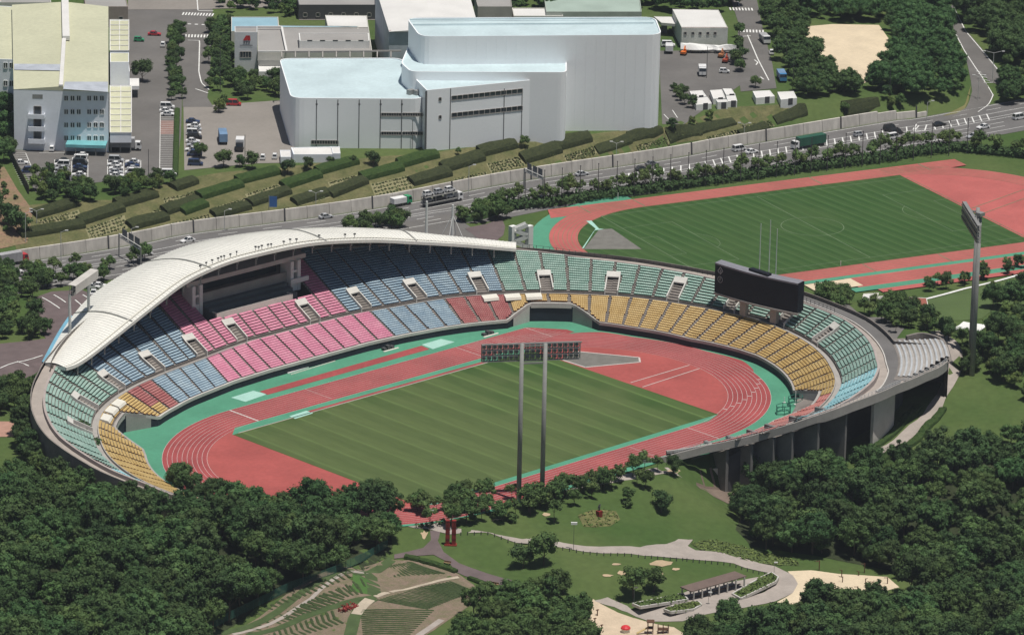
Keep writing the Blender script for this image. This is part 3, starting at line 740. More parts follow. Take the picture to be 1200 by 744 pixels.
# ------------------------------------------------------------------ crescent roof
RFR = [(-79,67.4,15.3),(-73.8,67.8,15.5),(-59.8,72.8,17.4),(-49.2,75.1,20.2),(-39.6,76.3,23.4),(-31.3,77.4,25.9),(-23.5,78,27.2),(-14.2,78.6,28),(-5.3,78.5,28.1),(6.8,78.6,27.8),(18.6,78.1,27),(36.1,77,24.3),(47.2,75.4,22),(57.5,72.8,20.1),(67.6,69.9,18.1),(78.2,65.7,16)]
RBK = [(-79.3,75.3,14.7),(-72.4,81.3,14.9),(-67.3,85.6,15.3),(-56.6,93.9,16.3),(-45.5,100.5,18.2),(-36.1,103.1,20.2),(-26.8,105.5,21.3),(-14,108.4,22),(-.8,111.6,22),(11.5,111.8,21.7),(23.2,111.1,21),(36.3,108.3,19.9),(49.2,105.1,18.3),(58.9,98.3,17.3),(67.4,90,16.3),(76.6,82.6,15.3),(84.7,72.3,15.1)]
def resample(L, n):
    P = np.array(smooth_line(L, 8)); 
    # light smoothing of the surveyed edge
    for _ in range(10): P[1:-1] = (P[:-2]+2*P[1:-1]+P[2:])/4
    d = np.concatenate([[0], np.cumsum(np.linalg.norm(np.diff(P, axis=0), axis=1))]); s = np.linspace(0, d[-1], n)
    return np.stack([np.interp(s, d, P[:, i]) for i in range(3)], 1)
NP = 148
FA = resample(RFR, NP+1); BA = resample(RBK, NP+1)
roof = empty('roof', (0, 0, 0), parent=stadium)
def roof_pt(i, v, dz=0):
    a, b = FA[i], BA[i]; p = a+(b-a)*v; p = p.copy(); p[2] += 1.6*math.sin(math.pi*v)*min(1, np.linalg.norm(b-a)/25)+dz; return p
VS = np.linspace(0, 1, 9)
for i in range(NP):
    mb = MB(); w0 = .0
    for j in range(len(VS)-1):
        a, b, c, d = roof_pt(i, VS[j]), roof_pt(i+1, VS[j]), roof_pt(i+1, VS[j+1]), roof_pt(i, VS[j+1])
        b2 = a+(b-a)*.80; c2 = d+(c-d)*.80
        mb.quad(a, b2, c2, d)                                     # pan
        u = np.array([0, 0, .11]); b3 = a+(b-a)*.84; c3 = d+(c-d)*.84; b4 = a+(b-a)*.96; c4 = d+(c-d)*.96
        mb.quad(b2, b3+u, c3+u, c2); mb.quad(b3+u, b4+u, c4+u, c3+u); mb.quad(b4+u, b, c, c4+u)   # standing rib
    mb.build('roof_panel', roofwhite, roof)
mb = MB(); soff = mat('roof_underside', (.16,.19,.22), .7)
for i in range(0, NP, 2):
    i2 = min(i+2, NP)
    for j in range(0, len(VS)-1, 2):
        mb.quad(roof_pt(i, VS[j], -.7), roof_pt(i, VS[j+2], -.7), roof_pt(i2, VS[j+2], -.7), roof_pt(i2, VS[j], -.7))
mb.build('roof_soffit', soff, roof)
mb = MB()
for i in range(NP):
    a, b = roof_pt(i, 0), roof_pt(i+1, 0); d = [0, 0, .75]; n = np.array([(b-a)[1], -(b-a)[0], 0]); n = n/np.linalg.norm(n)*.25
    if n[1] > 0: n = -n
    mb.quad(a+n+[0, 0, .12], b+n+[0, 0, .12], b+n-d, a+n-d); mb.quad(a+[0, 0, .12], b+[0, 0, .12], b+n+[0, 0, .12], a+n+[0, 0, .12])
    
mb.build('front_fascia', roofwhite, roof)
mb = MB()
for i in range(NP): a, b = roof_pt(i, 1), roof_pt(i+1, 1); mb.quad(a, b, b-d, a-d)
mb.build('rear_fascia', roofwhite, roof)
for e in (0, NP):
    mb = MB(); mb.quad(roof_pt(e, 0, .1), roof_pt(e, 1, .1), roof_pt(e, 1, -.9), roof_pt(e, 0, -.9)); mb.build('roof_end', roofwhite, roof)
# front gutter band, joints, small fittings
mb = MB()
for i in range(NP): mb.quad(roof_pt(i, .05, .26), roof_pt(i+1, .05, .26), roof_pt(i+1, .075, .26), roof_pt(i, .075, .26))
mb.build('roof_gutter', offwhite, roof)
for i in (27, 55, 92, 120):
    mb = MB(); pts = [roof_pt(i, v, .24) for v in VS]
    for a, b in zip(pts[:-1], pts[1:]): mb.beam(a, b, .3, .2)
    mb.build('roof_joint', steel, roof)
rng = random.Random(3)
for i in range(46, 108, 1):
    if rng.random() < .68: continue
    P = roof_pt(i, .07, .3); mb = MB(); mb.tube(P, P+[0, 0, .5+rng.random()*.3], .07, n=4); mb.box(-.3, .3, -.2, .2, 0, .35, Matrix.Translation(Vector(P)+Vector((0, 0, .5+.3*rng.random()))) @ Matrix.Rotation(rng.random()*3, 4, 'Z')); mb.build('roof_light', darkgrey, roof)
for i in range(4, NP-2, 6):
    mb = MB(); a = roof_pt(i, .02, -.7); mb.tube(a, a-[0, 0, 2.4], .22, n=6); 
    pts = [roof_pt(i, v, -1.1) for v in VS]
    for p, q in zip(pts[:-1], pts[1:]): mb.beam(p, q, .35, .8)
    mb.build('roof_truss', steel, roof)
for i in range(8, NP-4, 12):
    a = roof_pt(i, .8, -.8); g = h1(a[0], a[1]); mb = MB(); mb.tube((a[0], a[1], min(g, 2)-1), a, .6, n=8); mb.build('roof_column', pier_m, stadium)
# back wall behind the top rows
mb = MB()
ks_ = np.arange(-70, 70.1, 2.5)
for a, b in zip(ks_[:-1], ks_[1:]):
    A = kpos(a, rim(a)[0]+1.2, 0); B = kpos(b, rim(b)[0]+1.2, 0)
    mb.quad(A+[0, 0, rim(a)[1]-3], B+[0, 0, rim(b)[1]-3], B+[0, 0, rim(b)[1]+1.8], A+[0, 0, rim(a)[1]+1.8])
mb.build('back_wall', conc_dark, stadium)
# pale blue glass screen behind the roof's left tip
mb = MB()
for i in range(0, 26):
    a, b = BA[i], BA[i+1]; d = np.array([a[0]-0, a[1]-0, 0]); d = d/np.linalg.norm(d)*.8
    mb.quad(a+d+[0, 0, .3], b+d+[0, 0, .3], b+d-[0, 0, 3.4], a+d-[0, 0, 3.4]); mb.quad(a+[0, 0, -.1], b+[0, 0, -.1], b+d+[0, 0, .3], a+d+[0, 0, .3])
mb.build('blue_screen', mat('blue_screen', (.16,.36,.48), .4, .1), roof)

# ------------------------------------------------------------------ scoreboard
sb = empty('scoreboard', (0, 0, 0), label='wide black scoreboard on two concrete posts above the far right stand', cat='scoreboard')
SA = np.array([101.2, 12.2, 0]); SBp = np.array([104.6, -15.3, 0]); 
def sbp(u, dz, dep=0):
    p = SA+(SBp-SA)*u; bow = -1.1*math.sin(math.pi*u); return p + np.array([bow+dep, dep*.1, dz])
NSB = 12; Z0, Z1 = 12.0, 20.2
mb = MB()
for i in range(NSB):
    u, v = i/NSB, (i+1)/NSB; mb.quad(sbp(u, Z0), sbp(v, Z0), sbp(v, Z1), sbp(u, Z1))
mb.build('display_face', black, sb)
mb = MB()
for i in range(NSB):
    u, v = i/NSB, (i+1)/NSB
    mb.quad(sbp(u, Z1, -.15), sbp(v, Z1, -.15), sbp(v, Z1+.25, 2.6), sbp(u, Z1+.25, 2.6)); mb.quad(sbp(u, Z0, 0), sbp(v, Z0, 0), sbp(v, Z0-.3, 2.6), sbp(u, Z0-.3, 2.6)); mb.quad(sbp(u, Z0, 2.6), sbp(v, Z0, 2.6), sbp(v, Z1, 2.6), sbp(u, Z1, 2.6))
    mb.quad(sbp(u, Z1-.02, -.15), sbp(v, Z1-.02, -.15), sbp(v, Z1-.45, -.15), sbp(u, Z1-.45, -.15))
mb.build('casing', mat('scoreboard_grey', (.21,.21,.24), .6), sb)
mb = MB()
for u in (0, 1): mb.quad(sbp(u, Z0), sbp(u, Z1), sbp(u, Z1, 2.6), sbp(u, Z0, 2.6))
mb.build('end_panel', black, sb)
mb = MB()
for i in range(NSB):
    u, v = i/NSB, (i+1)/NSB; mb.beam(sbp(u, Z0-.45, .5), sbp(v, Z0-.45, .5), 1.4, .5)
mb.build('bottom_walkway', concrete, sb)
for u in (.36, .72):
    P = sbp(u, 0, 1.2); mb = MB(); mb.box(P[0]-.5, P[0]+.7, P[1]-1.1, P[1]+1.1, 7.3, 12); mb.build('post', concrete, sb)
mb = MB(); a = sbp(.52, Z1+.25, 1.4); mb.box(a[0]-.8, a[0]+.8, a[1]-4, a[1]+3, a[2]-.2, a[2]+.5); mb.build('roof_hatch', black, sb)
# emblem and clock, top left of the board
def face_frame(u, z):
    p = sbp(u, z, -.08); q = sbp(u+.01, z, -.08); t = Vector(q-p).normalized(); return Vector(p), t
em = mat('emblem_silver', (.42,.43,.45), .4)
p, t = face_frame(.075, 18.4); Z_ = Vector((0, 0, 1)); mb = MB()
def seg(mb, p, t, a, b, wd=.12):
    A = p+t*a[0]+Z_*a[1]; B = p+t*b[0]+Z_*b[1]; mb.beam(A, B, wd, wd)
for a, b in (((-.9,-.2),(0,1)), ((0,1),(.9,0)), ((.9,0),(0,-1)), ((0,-1),(-.15,-.2)), ((-.9,-.2),(-.45,-.75)), ((-.2,.35),(.35,-.25))): seg(mb, p, t, a, b, .16)
mb.build('emblem', em, sb)
p, t = face_frame(.075, 15.9); mb = MB(); n = 16
for i in range(n):
    a0, a1 = 2*math.pi*i/n, 2*math.pi*(i+1)/n; seg(mb, p, t, (math.cos(a0)*.85, math.sin(a0)*.85), (math.cos(a1)*.85, math.sin(a1)*.85), .11)
seg(mb, p, t, (0, 0), (0, .7), .13); seg(mb, p, t, (0, 0), (-.05, -.35), .13); mb.build('clock', em, sb)
def topz(P, py):   # height on a vertical through P that is seen at image row py
    lo, hi = P[2], P[2]+120
    for _ in range(40):
        m = (lo+hi)/2; X = np.array([P[0], P[1], m])-CAM; y = 372-F_PX*(X@_uu)/(X@_fw)
        if y > py: lo = m
        else: hi = m
    return m
for (px, py, tx, which) in ((891,306,262,'left'), (902,313,258,'middle'), (910,318,268,'right')):
    P = at(px, py, 20.5); P = P + np.array([3.2, 3.2, 0]); P[2] = 11.5; zt = topz(P, tx); mb = MB(); mb.tube(P, (P[0], P[1], zt), .16, .09, 6)
    o = mb.build('flagpole', mat('pole_white', (.6,.62,.62), .5)); o.data.transform(Matrix.Translation(-Vector(P))); o.location = P
    tag(o, f'thin bare flagpole rising behind the scoreboard, {which} one of three', 'flagpole', 'flagpoles behind the scoreboard')
# ------------------------------------------------------------------ roads and open ground
def wpt(off, i_or_x):
    pass
WP = [np.array([p[0], p[1]]) for p in WALL]
def offset_line(P, d):
    out = []
    for i, p in enumerate(P):
        a = P[max(i-1, 0)]; b = P[min(i+1, len(P)-1)]; t = (b-a)/np.hypot(*(b-a)); n = np.array([t[1], -t[0]]); out.append(p+n*d)
    return out
WS = [np.array(p) for p in smooth_line([np.array([*p, 0.]) for p in WP], 5)]; WS = [p[:2] for p in WS]
drape('highway', offset_line(WS, .5)+offset_line(WS, 29)[::-1], asphalt, .08)
PAINT = MB()
def paint_line(pts, wd, off=.14, dash=None, mb=None):
    """road marking following the ground; pts are world points"""
    mb = mb or PAINT
    P = np.array([p[:2] for p in pts], float); d = np.concatenate([[0], np.cumsum(np.hypot(*np.diff(P, axis=0).T))]); L = d[-1]
    segs = []
    if dash:
        s = 0
        while s < L: segs.append((s, min(s+dash[0], L))); s += dash[0]+dash[1]
    else: segs = [(0, L)]
    for a, b in segs:
        n = max(1, int((b-a)/3.9)+1); ss = np.linspace(a, b, n+1)
        X = np.interp(ss, d, P[:, 0]); Y = np.interp(ss, d, P[:, 1]); Z = ground_z(X, Y)+off
        for i in range(n):
            t = np.array([X[i+1]-X[i], Y[i+1]-Y[i]]); l = np.hypot(*t)
            if l < 1e-6: continue
            t /= l; nx, ny = -t[1]*wd/2, t[0]*wd/2
            mb.quad((X[i]+nx, Y[i]+ny, Z[i]), (X[i]-nx, Y[i]-ny, Z[i]), (X[i+1]-nx, Y[i+1]-ny, Z[i+1]), (X[i+1]+nx, Y[i+1]+ny, Z[i+1]))
for d, dash in ((1.6, None), (5.2, (6, 8)), (8.8, None), (12.6, None), (14.6, None), (18.2, (6, 8)), (21.8, (6, 8)), (25.4, None)):
    paint_line(offset_line(WS, d), .22, dash=dash)
# hatched median on the right half
ML = offset_line(WS, 10.6); Md = np.concatenate([[0], np.cumsum([np.hypot(*(b-a)) for a, b in zip(ML[:-1], ML[1:])])]); MLa = np.array(ML)
tot = Md[-1]
for s in np.arange(tot*.52, tot*.86, 3.1):
    x = np.interp(s, Md, MLa[:, 0]); y = np.interp(s, Md, MLa[:, 1]); x2 = np.interp(s+1.6, Md, MLa[:, 0]); y2 = np.interp(s+1.6, Md, MLa[:, 1])
    t = np.array([x2-x, y2-y]); t /= np.hypot(*t); n = np.array([t[1], -t[0]])
    A = np.array([x, y])-n*2.2+t*1.6; B = np.array([x, y])+n*3.4-t*2.2; paint_line([A, B], .4)
def area(name, px, m, off=.08): return drape(name, gpoly(px), m, off)
asp_l = mat('lot_asphalt', (.135,.128,.122), .9, .12, .08, .05, 1)
pale_lot = mat('pale_lot', (.235,.215,.195), .9, .10, .06, .05, 1)
area('factory_road', [(8,176),(30,205),(42,226),(70,219),(125,213),(205,207),(212,160),(213,128),(214,60),(214,-14),(150,-14),(150,170),(128,178)], asp_l)
area('car_park', [(215,126),(330,118),(345,150),(345,191),(300,192),(216,200)], pale_lot, .10)
area('side_road', [(212,-14),(250,-14),(246,90),(243,115),(250,126),(214,126)], asp_l, .12)
area('yard', [(772,60),(862,60),(868,100),(800,146),(776,146)], asp_l)
area('east_side_road', [(852,-14),(884,-14),(893,30),(905,75),(910,104),(868,108),(862,60),(866,30)], asp_l, .12)
area('back_street', [(150,-14),(440,-14),(440,6),(215,12),(150,12)], pale_lot, .14)
area('dirt_yard', [(430,8),(360,8),(350,24),(440,24)], pale_lot, .12)
area('sports_ground', [(942,32),(975,29),(1030,30),(1040,44),(1054,60),(1040,70),(1028,88),(1010,100),(975,92),(966,76),(948,60),(944,46)], sand, .12)
area('ramp_road', [(1113,8),(1118,37),(1129,57),(1135,82),(1139,108),(1132,127),(1106,142),(1135,139),(1146,133),(1158,124),(1165,113),(1156,99),(1143,82),(1160,96),(1200,110),(1240,118),(1240,108),(1200,100),(1172,84),(1150,57),(1132,36),(1117,6)], asp_l, .14)
paint_line(gpoly([(1117,35),(1130,60),(1143,80),(1155,98),(1164,112),(1158,124),(1146,132)]), .3, .2)
paint_line(gpoly([(1118,10),(1132,38),(1150,59),(1172,86),(1200,102)]), .3, .2)
for i in range(5):
    paint_line(gpoly([(1144+i*2.2, 84+i*3.2), (1150+i*3.4, 86+i*2.9)]), .35, .2)
area('grass_verge', [(1090,140),(1104,137),(1130,124),(1138,100),(1135,118),(1128,132)], mat('dry_grass', (.16,.15,.06), .95, .15, .2), .1)
# crossings and markings
def zebra(a, b, n, ln_):
    A = gt(*a); B = gt(*b); t = (B-A)[:2]; 
    for i in range(n):
        c = A[:2]+t*(i+.5)/n; u = t/np.hypot(*t); v = np.array([-u[1], u[0]]); paint_line([c-v*ln_/2, c+v*ln_/2], np.hypot(*t)/n*.5, .22)
zebra((213,17), (251,18.5), 11, 3.6); zebra((216,43), (245,43.5), 8, 3.6); zebra((854,11.5), (883,12), 8, 3.6); zebra((866,37), (896,38), 8, 3.6)
paint_line(gpoly([(230,-10),(232,13)]), .35, .2); paint_line(gpoly([(232,13.5),(250,13.8)]), .5, .2)
paint_line(gpoly([(220,48),(234,48.5),(233,85),(236,98),(245,106)]), .35, .2); paint_line(gpoly([(229,105),(244,110)]), .4, .2)
paint_line(gpoly([(863,-8),(866,8)]), .35, .2); paint_line(gpoly([(876,42),(888,70),(901,95)]), .35, .2); paint_line(gpoly([(862,44),(880,43)]), .45, .2)
paint_line(gpoly([(220,29),(240,30)]), .9, .2, dash=(1.1,1.2))
for a, b in (((884,71),(888,74)), ((888,74),(886,77)), ((891,91),(895,94))): paint_line(gpoly([a, b]), .4, .2)
# car-park bays
def bays(a, b, depth, n, both=False):
    """bay lines across the strip a-b (world), each 'depth' long"""
    A = gt(*a)[:2]; B = gt(*b)[:2]; t = B-A; u = t/np.hypot(*t); v = np.array([u[1], -u[0]])
    paint_line([A, B], .18, .2)
    for i in range(n+1):
        c = A+t*i/n; paint_line([c, c+v*depth*(1 if not both else 1)], .16, .2)
bays((188,128), (187,206), -5.2, 30); paint_line(gpoly([(208,128),(207,206)]), .18, .2)
bays((64,188), (64,213), -5, 9); bays((84,188), (84,213), -5, 9); paint_line(gpoly([(103,188),(103,213)]), .18, .2)
bays((126,188), (126,207), -5, 7); bays((145,188), (145,207), -5, 7); paint_line(gpoly([(165,189),(165,206)]), .18, .2)
bays((30,180), (45,216), 5.2, 15)
for x0, x1 in ((46,66),(66,77)): paint_line(gpoly([(x0,180),(x1,180)]), .18, .2)
area('brick_bay', [(188,142),(208,142),(207,158),(188,158)], mat('brick_paving', (.24,.15,.13), .9), .16)
for p in (((778,135),(785,142)), ((788,130),(794,139))): paint_line(gpoly(list(p)), .25, .2)
# west side: car park and drives by the stadium
area('west_car_park', [(32,352),(60,342),(95,340),(122,350),(120,372),(92,392),(78,398),(55,398),(40,380)], dirt_pink, .1)
for a, b in (((49,349),(70,362)), ((63,346),(77,355)), ((97,346),(113,357)), ((88,352),(102,364)), ((106,343),(118,350))): paint_line(gpoly([a, b]), .35, .2)
area('west_drive', [(-20,405),(30,400),(60,396),(70,402),(52,425),(40,440),(0,455),(-20,460)], dirt_pink, .1)
paint_line(gpoly([(0,432),(25,424),(50,417)]), .4, .2); paint_line(gpoly([(20,424),(34,430)]), .4, .2)
area('brick_plaza', [(-20,494),(20,494),(38,500),(36,512),(0,512),(-20,512)], mat('salmon_paving', (.38,.22,.17), .9), .1)
area('entrance_plaza', [(430,275),(468,262),(560,246),(545,262),(600,300),(560,300),(440,290)], asp_l, .1)
area('purple_path', [(545,268),(588,256),(592,266),(590,276),(575,290),(560,280)], dirt_pink, .14)
area('east_drive', [(968,352),(1010,372),(1035,372),(1060,385),(1048,402),(1036,396),(1020,385),(990,372),(960,362)], asp_l, .1)
area('ramp_path', [(1088,388),(1102,388),(1118,398),(1128,412),(1128,432),(1118,452),(1104,478),(1088,496),(1065,516),(1045,532),(1028,545),(1012,560),(990,575),(985,570),(1000,552),(1018,537),(1032,525),(1055,508),(1075,492),(1087,477),(1098,462),(1104,448),(1110,430),(1110,412),(1100,399)], pave, .12)
area('undercroft_floor', [(815,560),(835,560),(868,578),(900,580),(900,590),(862,592),(820,572)], mat('brown_soil', (.17,.13,.105), .95), .08)
# park in front
area('park_path', [(455,604),(480,605),(500,610),(535,616),(580,624),(620,631),(655,635),(705,641),(750,641),(780,638),(795,632),(812,633),(806,640),(815,645),(869,653),(908,663.5),(929,674),(935,684),(929,695),(908,705),(860,715),(800,728),(760,728),(735,718),(720,712),(696,704),(712,700),(735,710),(742,716),(775,712),(805,705),(830,706),(866,703),(896,694),(910,683),(908,678),(899,671),(860,660.5),(800,654.5),(755,651),(705,648.5),(670,644),(605,636),(540,625),(487,619),(455,612)], pave, .12)
area('shelter_plaza', [(790,700),(812,690),(868,680),(890,676),(880,690),(858,704),(830,708),(800,712)], pave, .14)
area('purple_park_path', [(504,620),(516,622),(513,634),(520,647),(538,660),(568,671),(600,680),(598,688),(580,684),(545,675),(534,670),(527,660),(508,650),(482,652),(462,655),(462,650),(480,646),(496,642),(505,633)], dirt_pink, .13)
area('playground_sand', [(695,702),(720,716),(745,725),(790,735),(815,750),(670,750),(687,720)], mat('pale_sand', (.52,.42,.31), .95, .1, .3), .1)
area('exercise_sand', [(923,669.5),(950,668),(1010,674),(1040,676),(1054,688),(1010,699),(986,702),(960,700),(940,708),(915,715),(905,708),(929,695),(935,684)], sand, .1)
worn = mat('worn_ground', (.42,.32,.21), .95, .1, .4)
for i, (x, y, a, b) in enumerate([(722,661,5,1.2),(728,671,4,2.6),(712,674,6,1.5),(776,660,13,3.4),(792,667,5,1.5),(772,672,5,2),(497,628,4,5),(640,603,5,2),(735,672,4,2.5),(744,681,3,3),(583,608,6,1.5),(790,553,12,1.5)]):
    n = 12; rr = random.Random(i); area('bare_patch', [(x+a*math.cos(t)*(.75+.5*rr.random()), y+b*math.sin(t)*(.75+.5*rr.random())) for t in np.linspace(0, 2*math.pi, n, endpoint=False)], worn, .10)
area('stadium_path', [(475,604),(520,597),(560,590),(610,582),(660,576),(720,566),(770,556),(800,560),(790,552),(765,548),(715,560),(655,570),(605,577),(555,585),(515,592),(475,598)], pave, .1)
area('mown_field', [(1062,362),(1085,352),(1200,322),(1260,306),(1260,360),(1190,362),(1160,366),(1150,374),(1120,376),(1095,372)], mat('mown_grass', (.075,.115,.038), .95, .08, .1), .1)
paint_line(gpoly([(1085,351),(1130,339),(1200,321),(1260,306)]), 1.0, .2)
area('white_pad', [(1117,386),(1129,378),(1158,382),(1141,393)], white, .3)
area('stream', [(0,0),(1,0),(1,1)], asphalt, -40) if False else None
area('hillside_soil', [(-30,205),(5,196),(20,222),(38,250),(32,285),(0,292),(-30,300)], mat('reddish_slope', (.26,.155,.11), .95, .25, .25, .2, 1.2, col2=(.17,.15,.075)), .12)
o = PAINT.build('road_markings', paintline); o['kind'] = 'structure'

# ------------------------------------------------------------------ warm-up ground behind the stadium
wc = np.array([161.3, 72.8]); wu = np.array([math.cos(math.radians(-17.3)), math.sin(math.radians(-17.3))]); wn = np.array([-wu[1], wu[0]])
def W_(u, v, z=0): p = wc+wu*u+wn*v; return (p[0], p[1], z)
def w_oval(r, n=40):
    return [(80+r*math.cos(t), r*math.sin(t)) for t in np.linspace(-math.pi/2, math.pi/2, n)]+[(-r*math.cos(t), r*math.sin(t)) for t in np.linspace(math.pi/2, -math.pi/2, n)]
WB = .34
flat('warmup_apron', [W_(u, v, WB) for u, v in w_oval(50.5) if u < 1]+[W_(0, -50.5, 0)], green_apron, WB)
def w_ring(name, r0, r1, z, m):
    a, b = w_oval(r0), w_oval(r1); mb = MB()
    for i in range(len(a)):
        j = (i+1) % len(a); mb.quad(W_(*a[i], z), W_(*a[j], z), W_(*b[j], z), W_(*b[i], z))
    o = mb.build(name, m); o['kind'] = 'structure'
    if o.data.polygons[0].normal.z < 0: o.data.flip_normals()
flat('warmup_infield', [W_(u, v, 0) for u, v in w_oval(37.4)], track_w, WB+.02)
w_ring('warmup_track', 37.3, 45.2, WB+.04, track_w)
gm2 = bpy.data.materials.new('warmup_grass'); gm2.use_nodes = True
build_turf(gm2, (.034,.078,.022), (.044,.090,.028), (.06,.10,.034), 4.0, .03, None, math.radians(8.4))
flat('warmup_grass', [W_(u, v, 0) for u, v in ([(86.5, -37), (86.5, 36.6)]+[p for p in w_oval(36.9) if p[0] < 1])], gm2, WB+.06)
flat('warmup_chute', [W_(*p) for p in ((-31, 37.3), (-28, 45.2), (0, 45.2), (0, 37.3), (-8, 37.3))], track_w, WB+.03)
flat('warmup_chute', [W_(*p) for p in ((80, 37.3), (80, 45.2), (111, 45.2), (111, 38.2), (100, 37.3))], track_w, WB+.03)
flat('warmup_stripe', [W_(*p) for p in ((-10, -47.6), (160, -47.6), (160, -45.2), (-10, -45.2))], green_apron, WB+.05)
flat('warmup_runway', [W_(*p) for p in ((18, -56), (160, -56), (160, -47.6), (18, -47.6))], track_w, WB+.05)
flat('warmup_stripe', [W_(*p) for p in ((15, -59.5), (160, -59.5), (160, -56), (15, -56))], green_apron, WB+.05)
flat('warmup_runway', [W_(*p) for p in ((22, -62.5), (160, -62.5), (160, -59.5), (22, -59.5))], track_w, WB+.05)
flat('sand_pit', [W_(*p) for p in ((5, -55), (20, -55), (20, -47.9), (5, -47.9))], sand, WB+.06)
mb = MB()
for i in range(7):
    r = 37.35+i*1.3; a, b = w_oval(r-.06), w_oval(r+.06)
    for k in range(len(a)):
        j = (k+1) % len(a); mb.quad(W_(*a[k], WB+.07), W_(*a[j], WB+.07), W_(*b[j], WB+.07), W_(*b[k], WB+.07))
def wl(u0, v0, u1, v1, wd=.2):
    d = np.array([u1-u0, v1-v0]); d = d/np.hypot(*d); n = np.array([-d[1], d[0]])*wd/2
    mb.quad(*[W_(x, y, WB+.08) for x, y in ((u0+n[0], v0+n[1]), (u0-n[0], v0-n[1]), (u1-n[0], v1-n[1]), (u1+n[0], v1+n[1]))])
for i in range(1, 6): wl(20, -47.6-i*1.4, 160, -47.6-i*1.4, .1); wl(-28, 37.3+i*1.3, 0, 37.3+i*1.3, .1); wl(80, 37.3+i*1.3, 111, 37.3+i*1.3, .1)
for u in (-18, 0, 60, 98): wl(u, 37.5, u, 45, .35)
for u in (30, 55, 90): wl(u, -45, u, -37.5, .3)
cu = float((at(952,267)[:2]-wc) @ wu); cv = float((at(952,267)[:2]-wc) @ wn)
for s in (-1, 1): wl(cu-52, cv+s*33, cu+52, cv+s*33, .16); wl(cu+s*52, cv-33, cu+s*52, cv+33, .2)
wl(cu, cv-33, cu, cv+33, .2)
for s in (-1, 1):
    wl(cu+s*52, cv-20, cu+s*35.5, cv-20, .16); wl(cu+s*52, cv+20, cu+s*35.5, cv+20, .16); wl(cu+s*35.5, cv-20, cu+s*35.5, cv+20, .16)
    wl(cu+s*52, cv-9, cu+s*46.5, cv-9, .14); wl(cu+s*52, cv+9, cu+s*46.5, cv+9, .14); wl(cu+s*46.5, cv-9, cu+s*46.5, cv+9, .14)
    A = [(cu+s*41+9.15*math.cos(t)*-s, cv+9.15*math.sin(t)) for t in np.linspace(-.92, .92, 9)]
    for a, b in zip(A[:-1], A[1:]): wl(*a, *b, .14)
A = [(cu+9.15*math.cos(t), cv+9.15*math.sin(t)) for t in np.linspace(0, 2*math.pi, 33)]
for a, b in zip(A[:-1], A[1:]): wl(*a, *b, .18)
wl(88, -2, 125, 14, .25); wl(88, -8, 125, 8, .25)
o = mb.build('warmup_lines', mat('faded_line', (.15,.21,.12), .9, .2, .2)); o['kind'] = 'structure'
pflat('warmup_throwing_pad', [(702,269),(717,268),(752,292),(684,292)], mat('grey_sector', (.16,.155,.14)), WB+.08)
pflat('warmup_pad_edge', [(687,259),(693,258.5),(702,268),(708,268.5),(697,270),(684,291),(682,291),(698,268)], mat_teal, WB+.09)

# ------------------------------------------------------------------ motorway retaining wall, in panels
rw = empty('retaining_wall', (WS[0][0], WS[0][1], 0), label='long pale concrete retaining wall along the far side of the highway', cat='wall')
wd_ = np.concatenate([[0], np.cumsum([np.hypot(*(b-a)) for a, b in zip(WS[:-1], WS[1:])])]); WSa = np.array(WS)
def on_wall(s): return np.array([np.interp(s, wd_, WSa[:, 0]), np.interp(s, wd_, WSa[:, 1])])
send = float(wd_[np.argmin(np.abs(WSa[:, 0]-at(1087,136)[0]))]); s0 = float(wd_[np.argmin(np.abs(WSa[:, 0]-at(20,308)[0]))])
wall_m = mat('wall_concrete', (.50,.47,.43), .9, .12, .15, .14, .8, stretch=(1,1,.25))
PANEL = 7.2; s = s0; i = 0
while s < send:
    a = on_wall(s+.06); b = on_wall(min(s+PANEL, send)-.06); t = (b-a)/np.hypot(*(b-a)); n = np.array([-t[1], t[0]])
    h0 = 3.5 if s < send-25 else 3.5-2.6*(s-send+25)/25
    mb = MB(); vs = []
    for p in (a, b):
        for off, z in ((0, -.5), (.35, h0), (1.0, h0), (1.0, -.5)): vs.append((p[0]+n[0]*off, p[1]+n[1]*off, z))
    mb.add(vs, [(0,1,5,4), (1,2,6,5), (2,3,7,6), (0,3,2,1), (4,5,6,7)]); mb.build('wall_panel', wall_m, rw).matrix_parent_inverse = Matrix.Translation(-rw.location)
    if i % 4 == 3:
        mb = MB(); mb.beam((*(b-n*.08), 0), (*(b+n*.30), 3.9), .35, .35); mb.build('wall_joint', darkgrey, rw).matrix_parent_inverse = Matrix.Translation(-rw.location)
    s += PANEL; i += 1
# ------------------------------------------------------------------ buildings
DZ = PH-10
_at0 = at
def at(px, py, z=0.0): return _at0(px, py, z+DZ)
def loc_root(name, P, label, cat, group=None):
    return empty(name, tuple(map(float, P)), 0, label, cat, group)
def child(mb, name, m, root, label=None, smooth=False):
    vs = mb.v; L = root.location; mb.v = [(v[0]-L.x, v[1]-L.y, v[2]-L.z) for v in vs]
    o = mb.build(name, m, root, smooth)
    if label: o['label'] = label
    return o
def foot(px, z): return [at(x, y, z) for x, y in px]
def rnd_corner(P, r=3, n=5):
    """round every corner of a footprint"""
    out = []; N = len(P)
    for i in range(N):
        a, b, c = P[i-1][:2], P[i][:2], P[(i+1) % N][:2]
        u = (a-b)/np.hypot(*(a-b)); v = (c-b)/np.hypot(*(c-b)); d = min(r, np.hypot(*(a-b))*.45, np.hypot(*(c-b))*.45)
        for j in range(n+1):
            t = j/n; out.append((1-t)**2*(b+u*d)+2*t*(1-t)*b+t*t*(b+v*d))
    return out
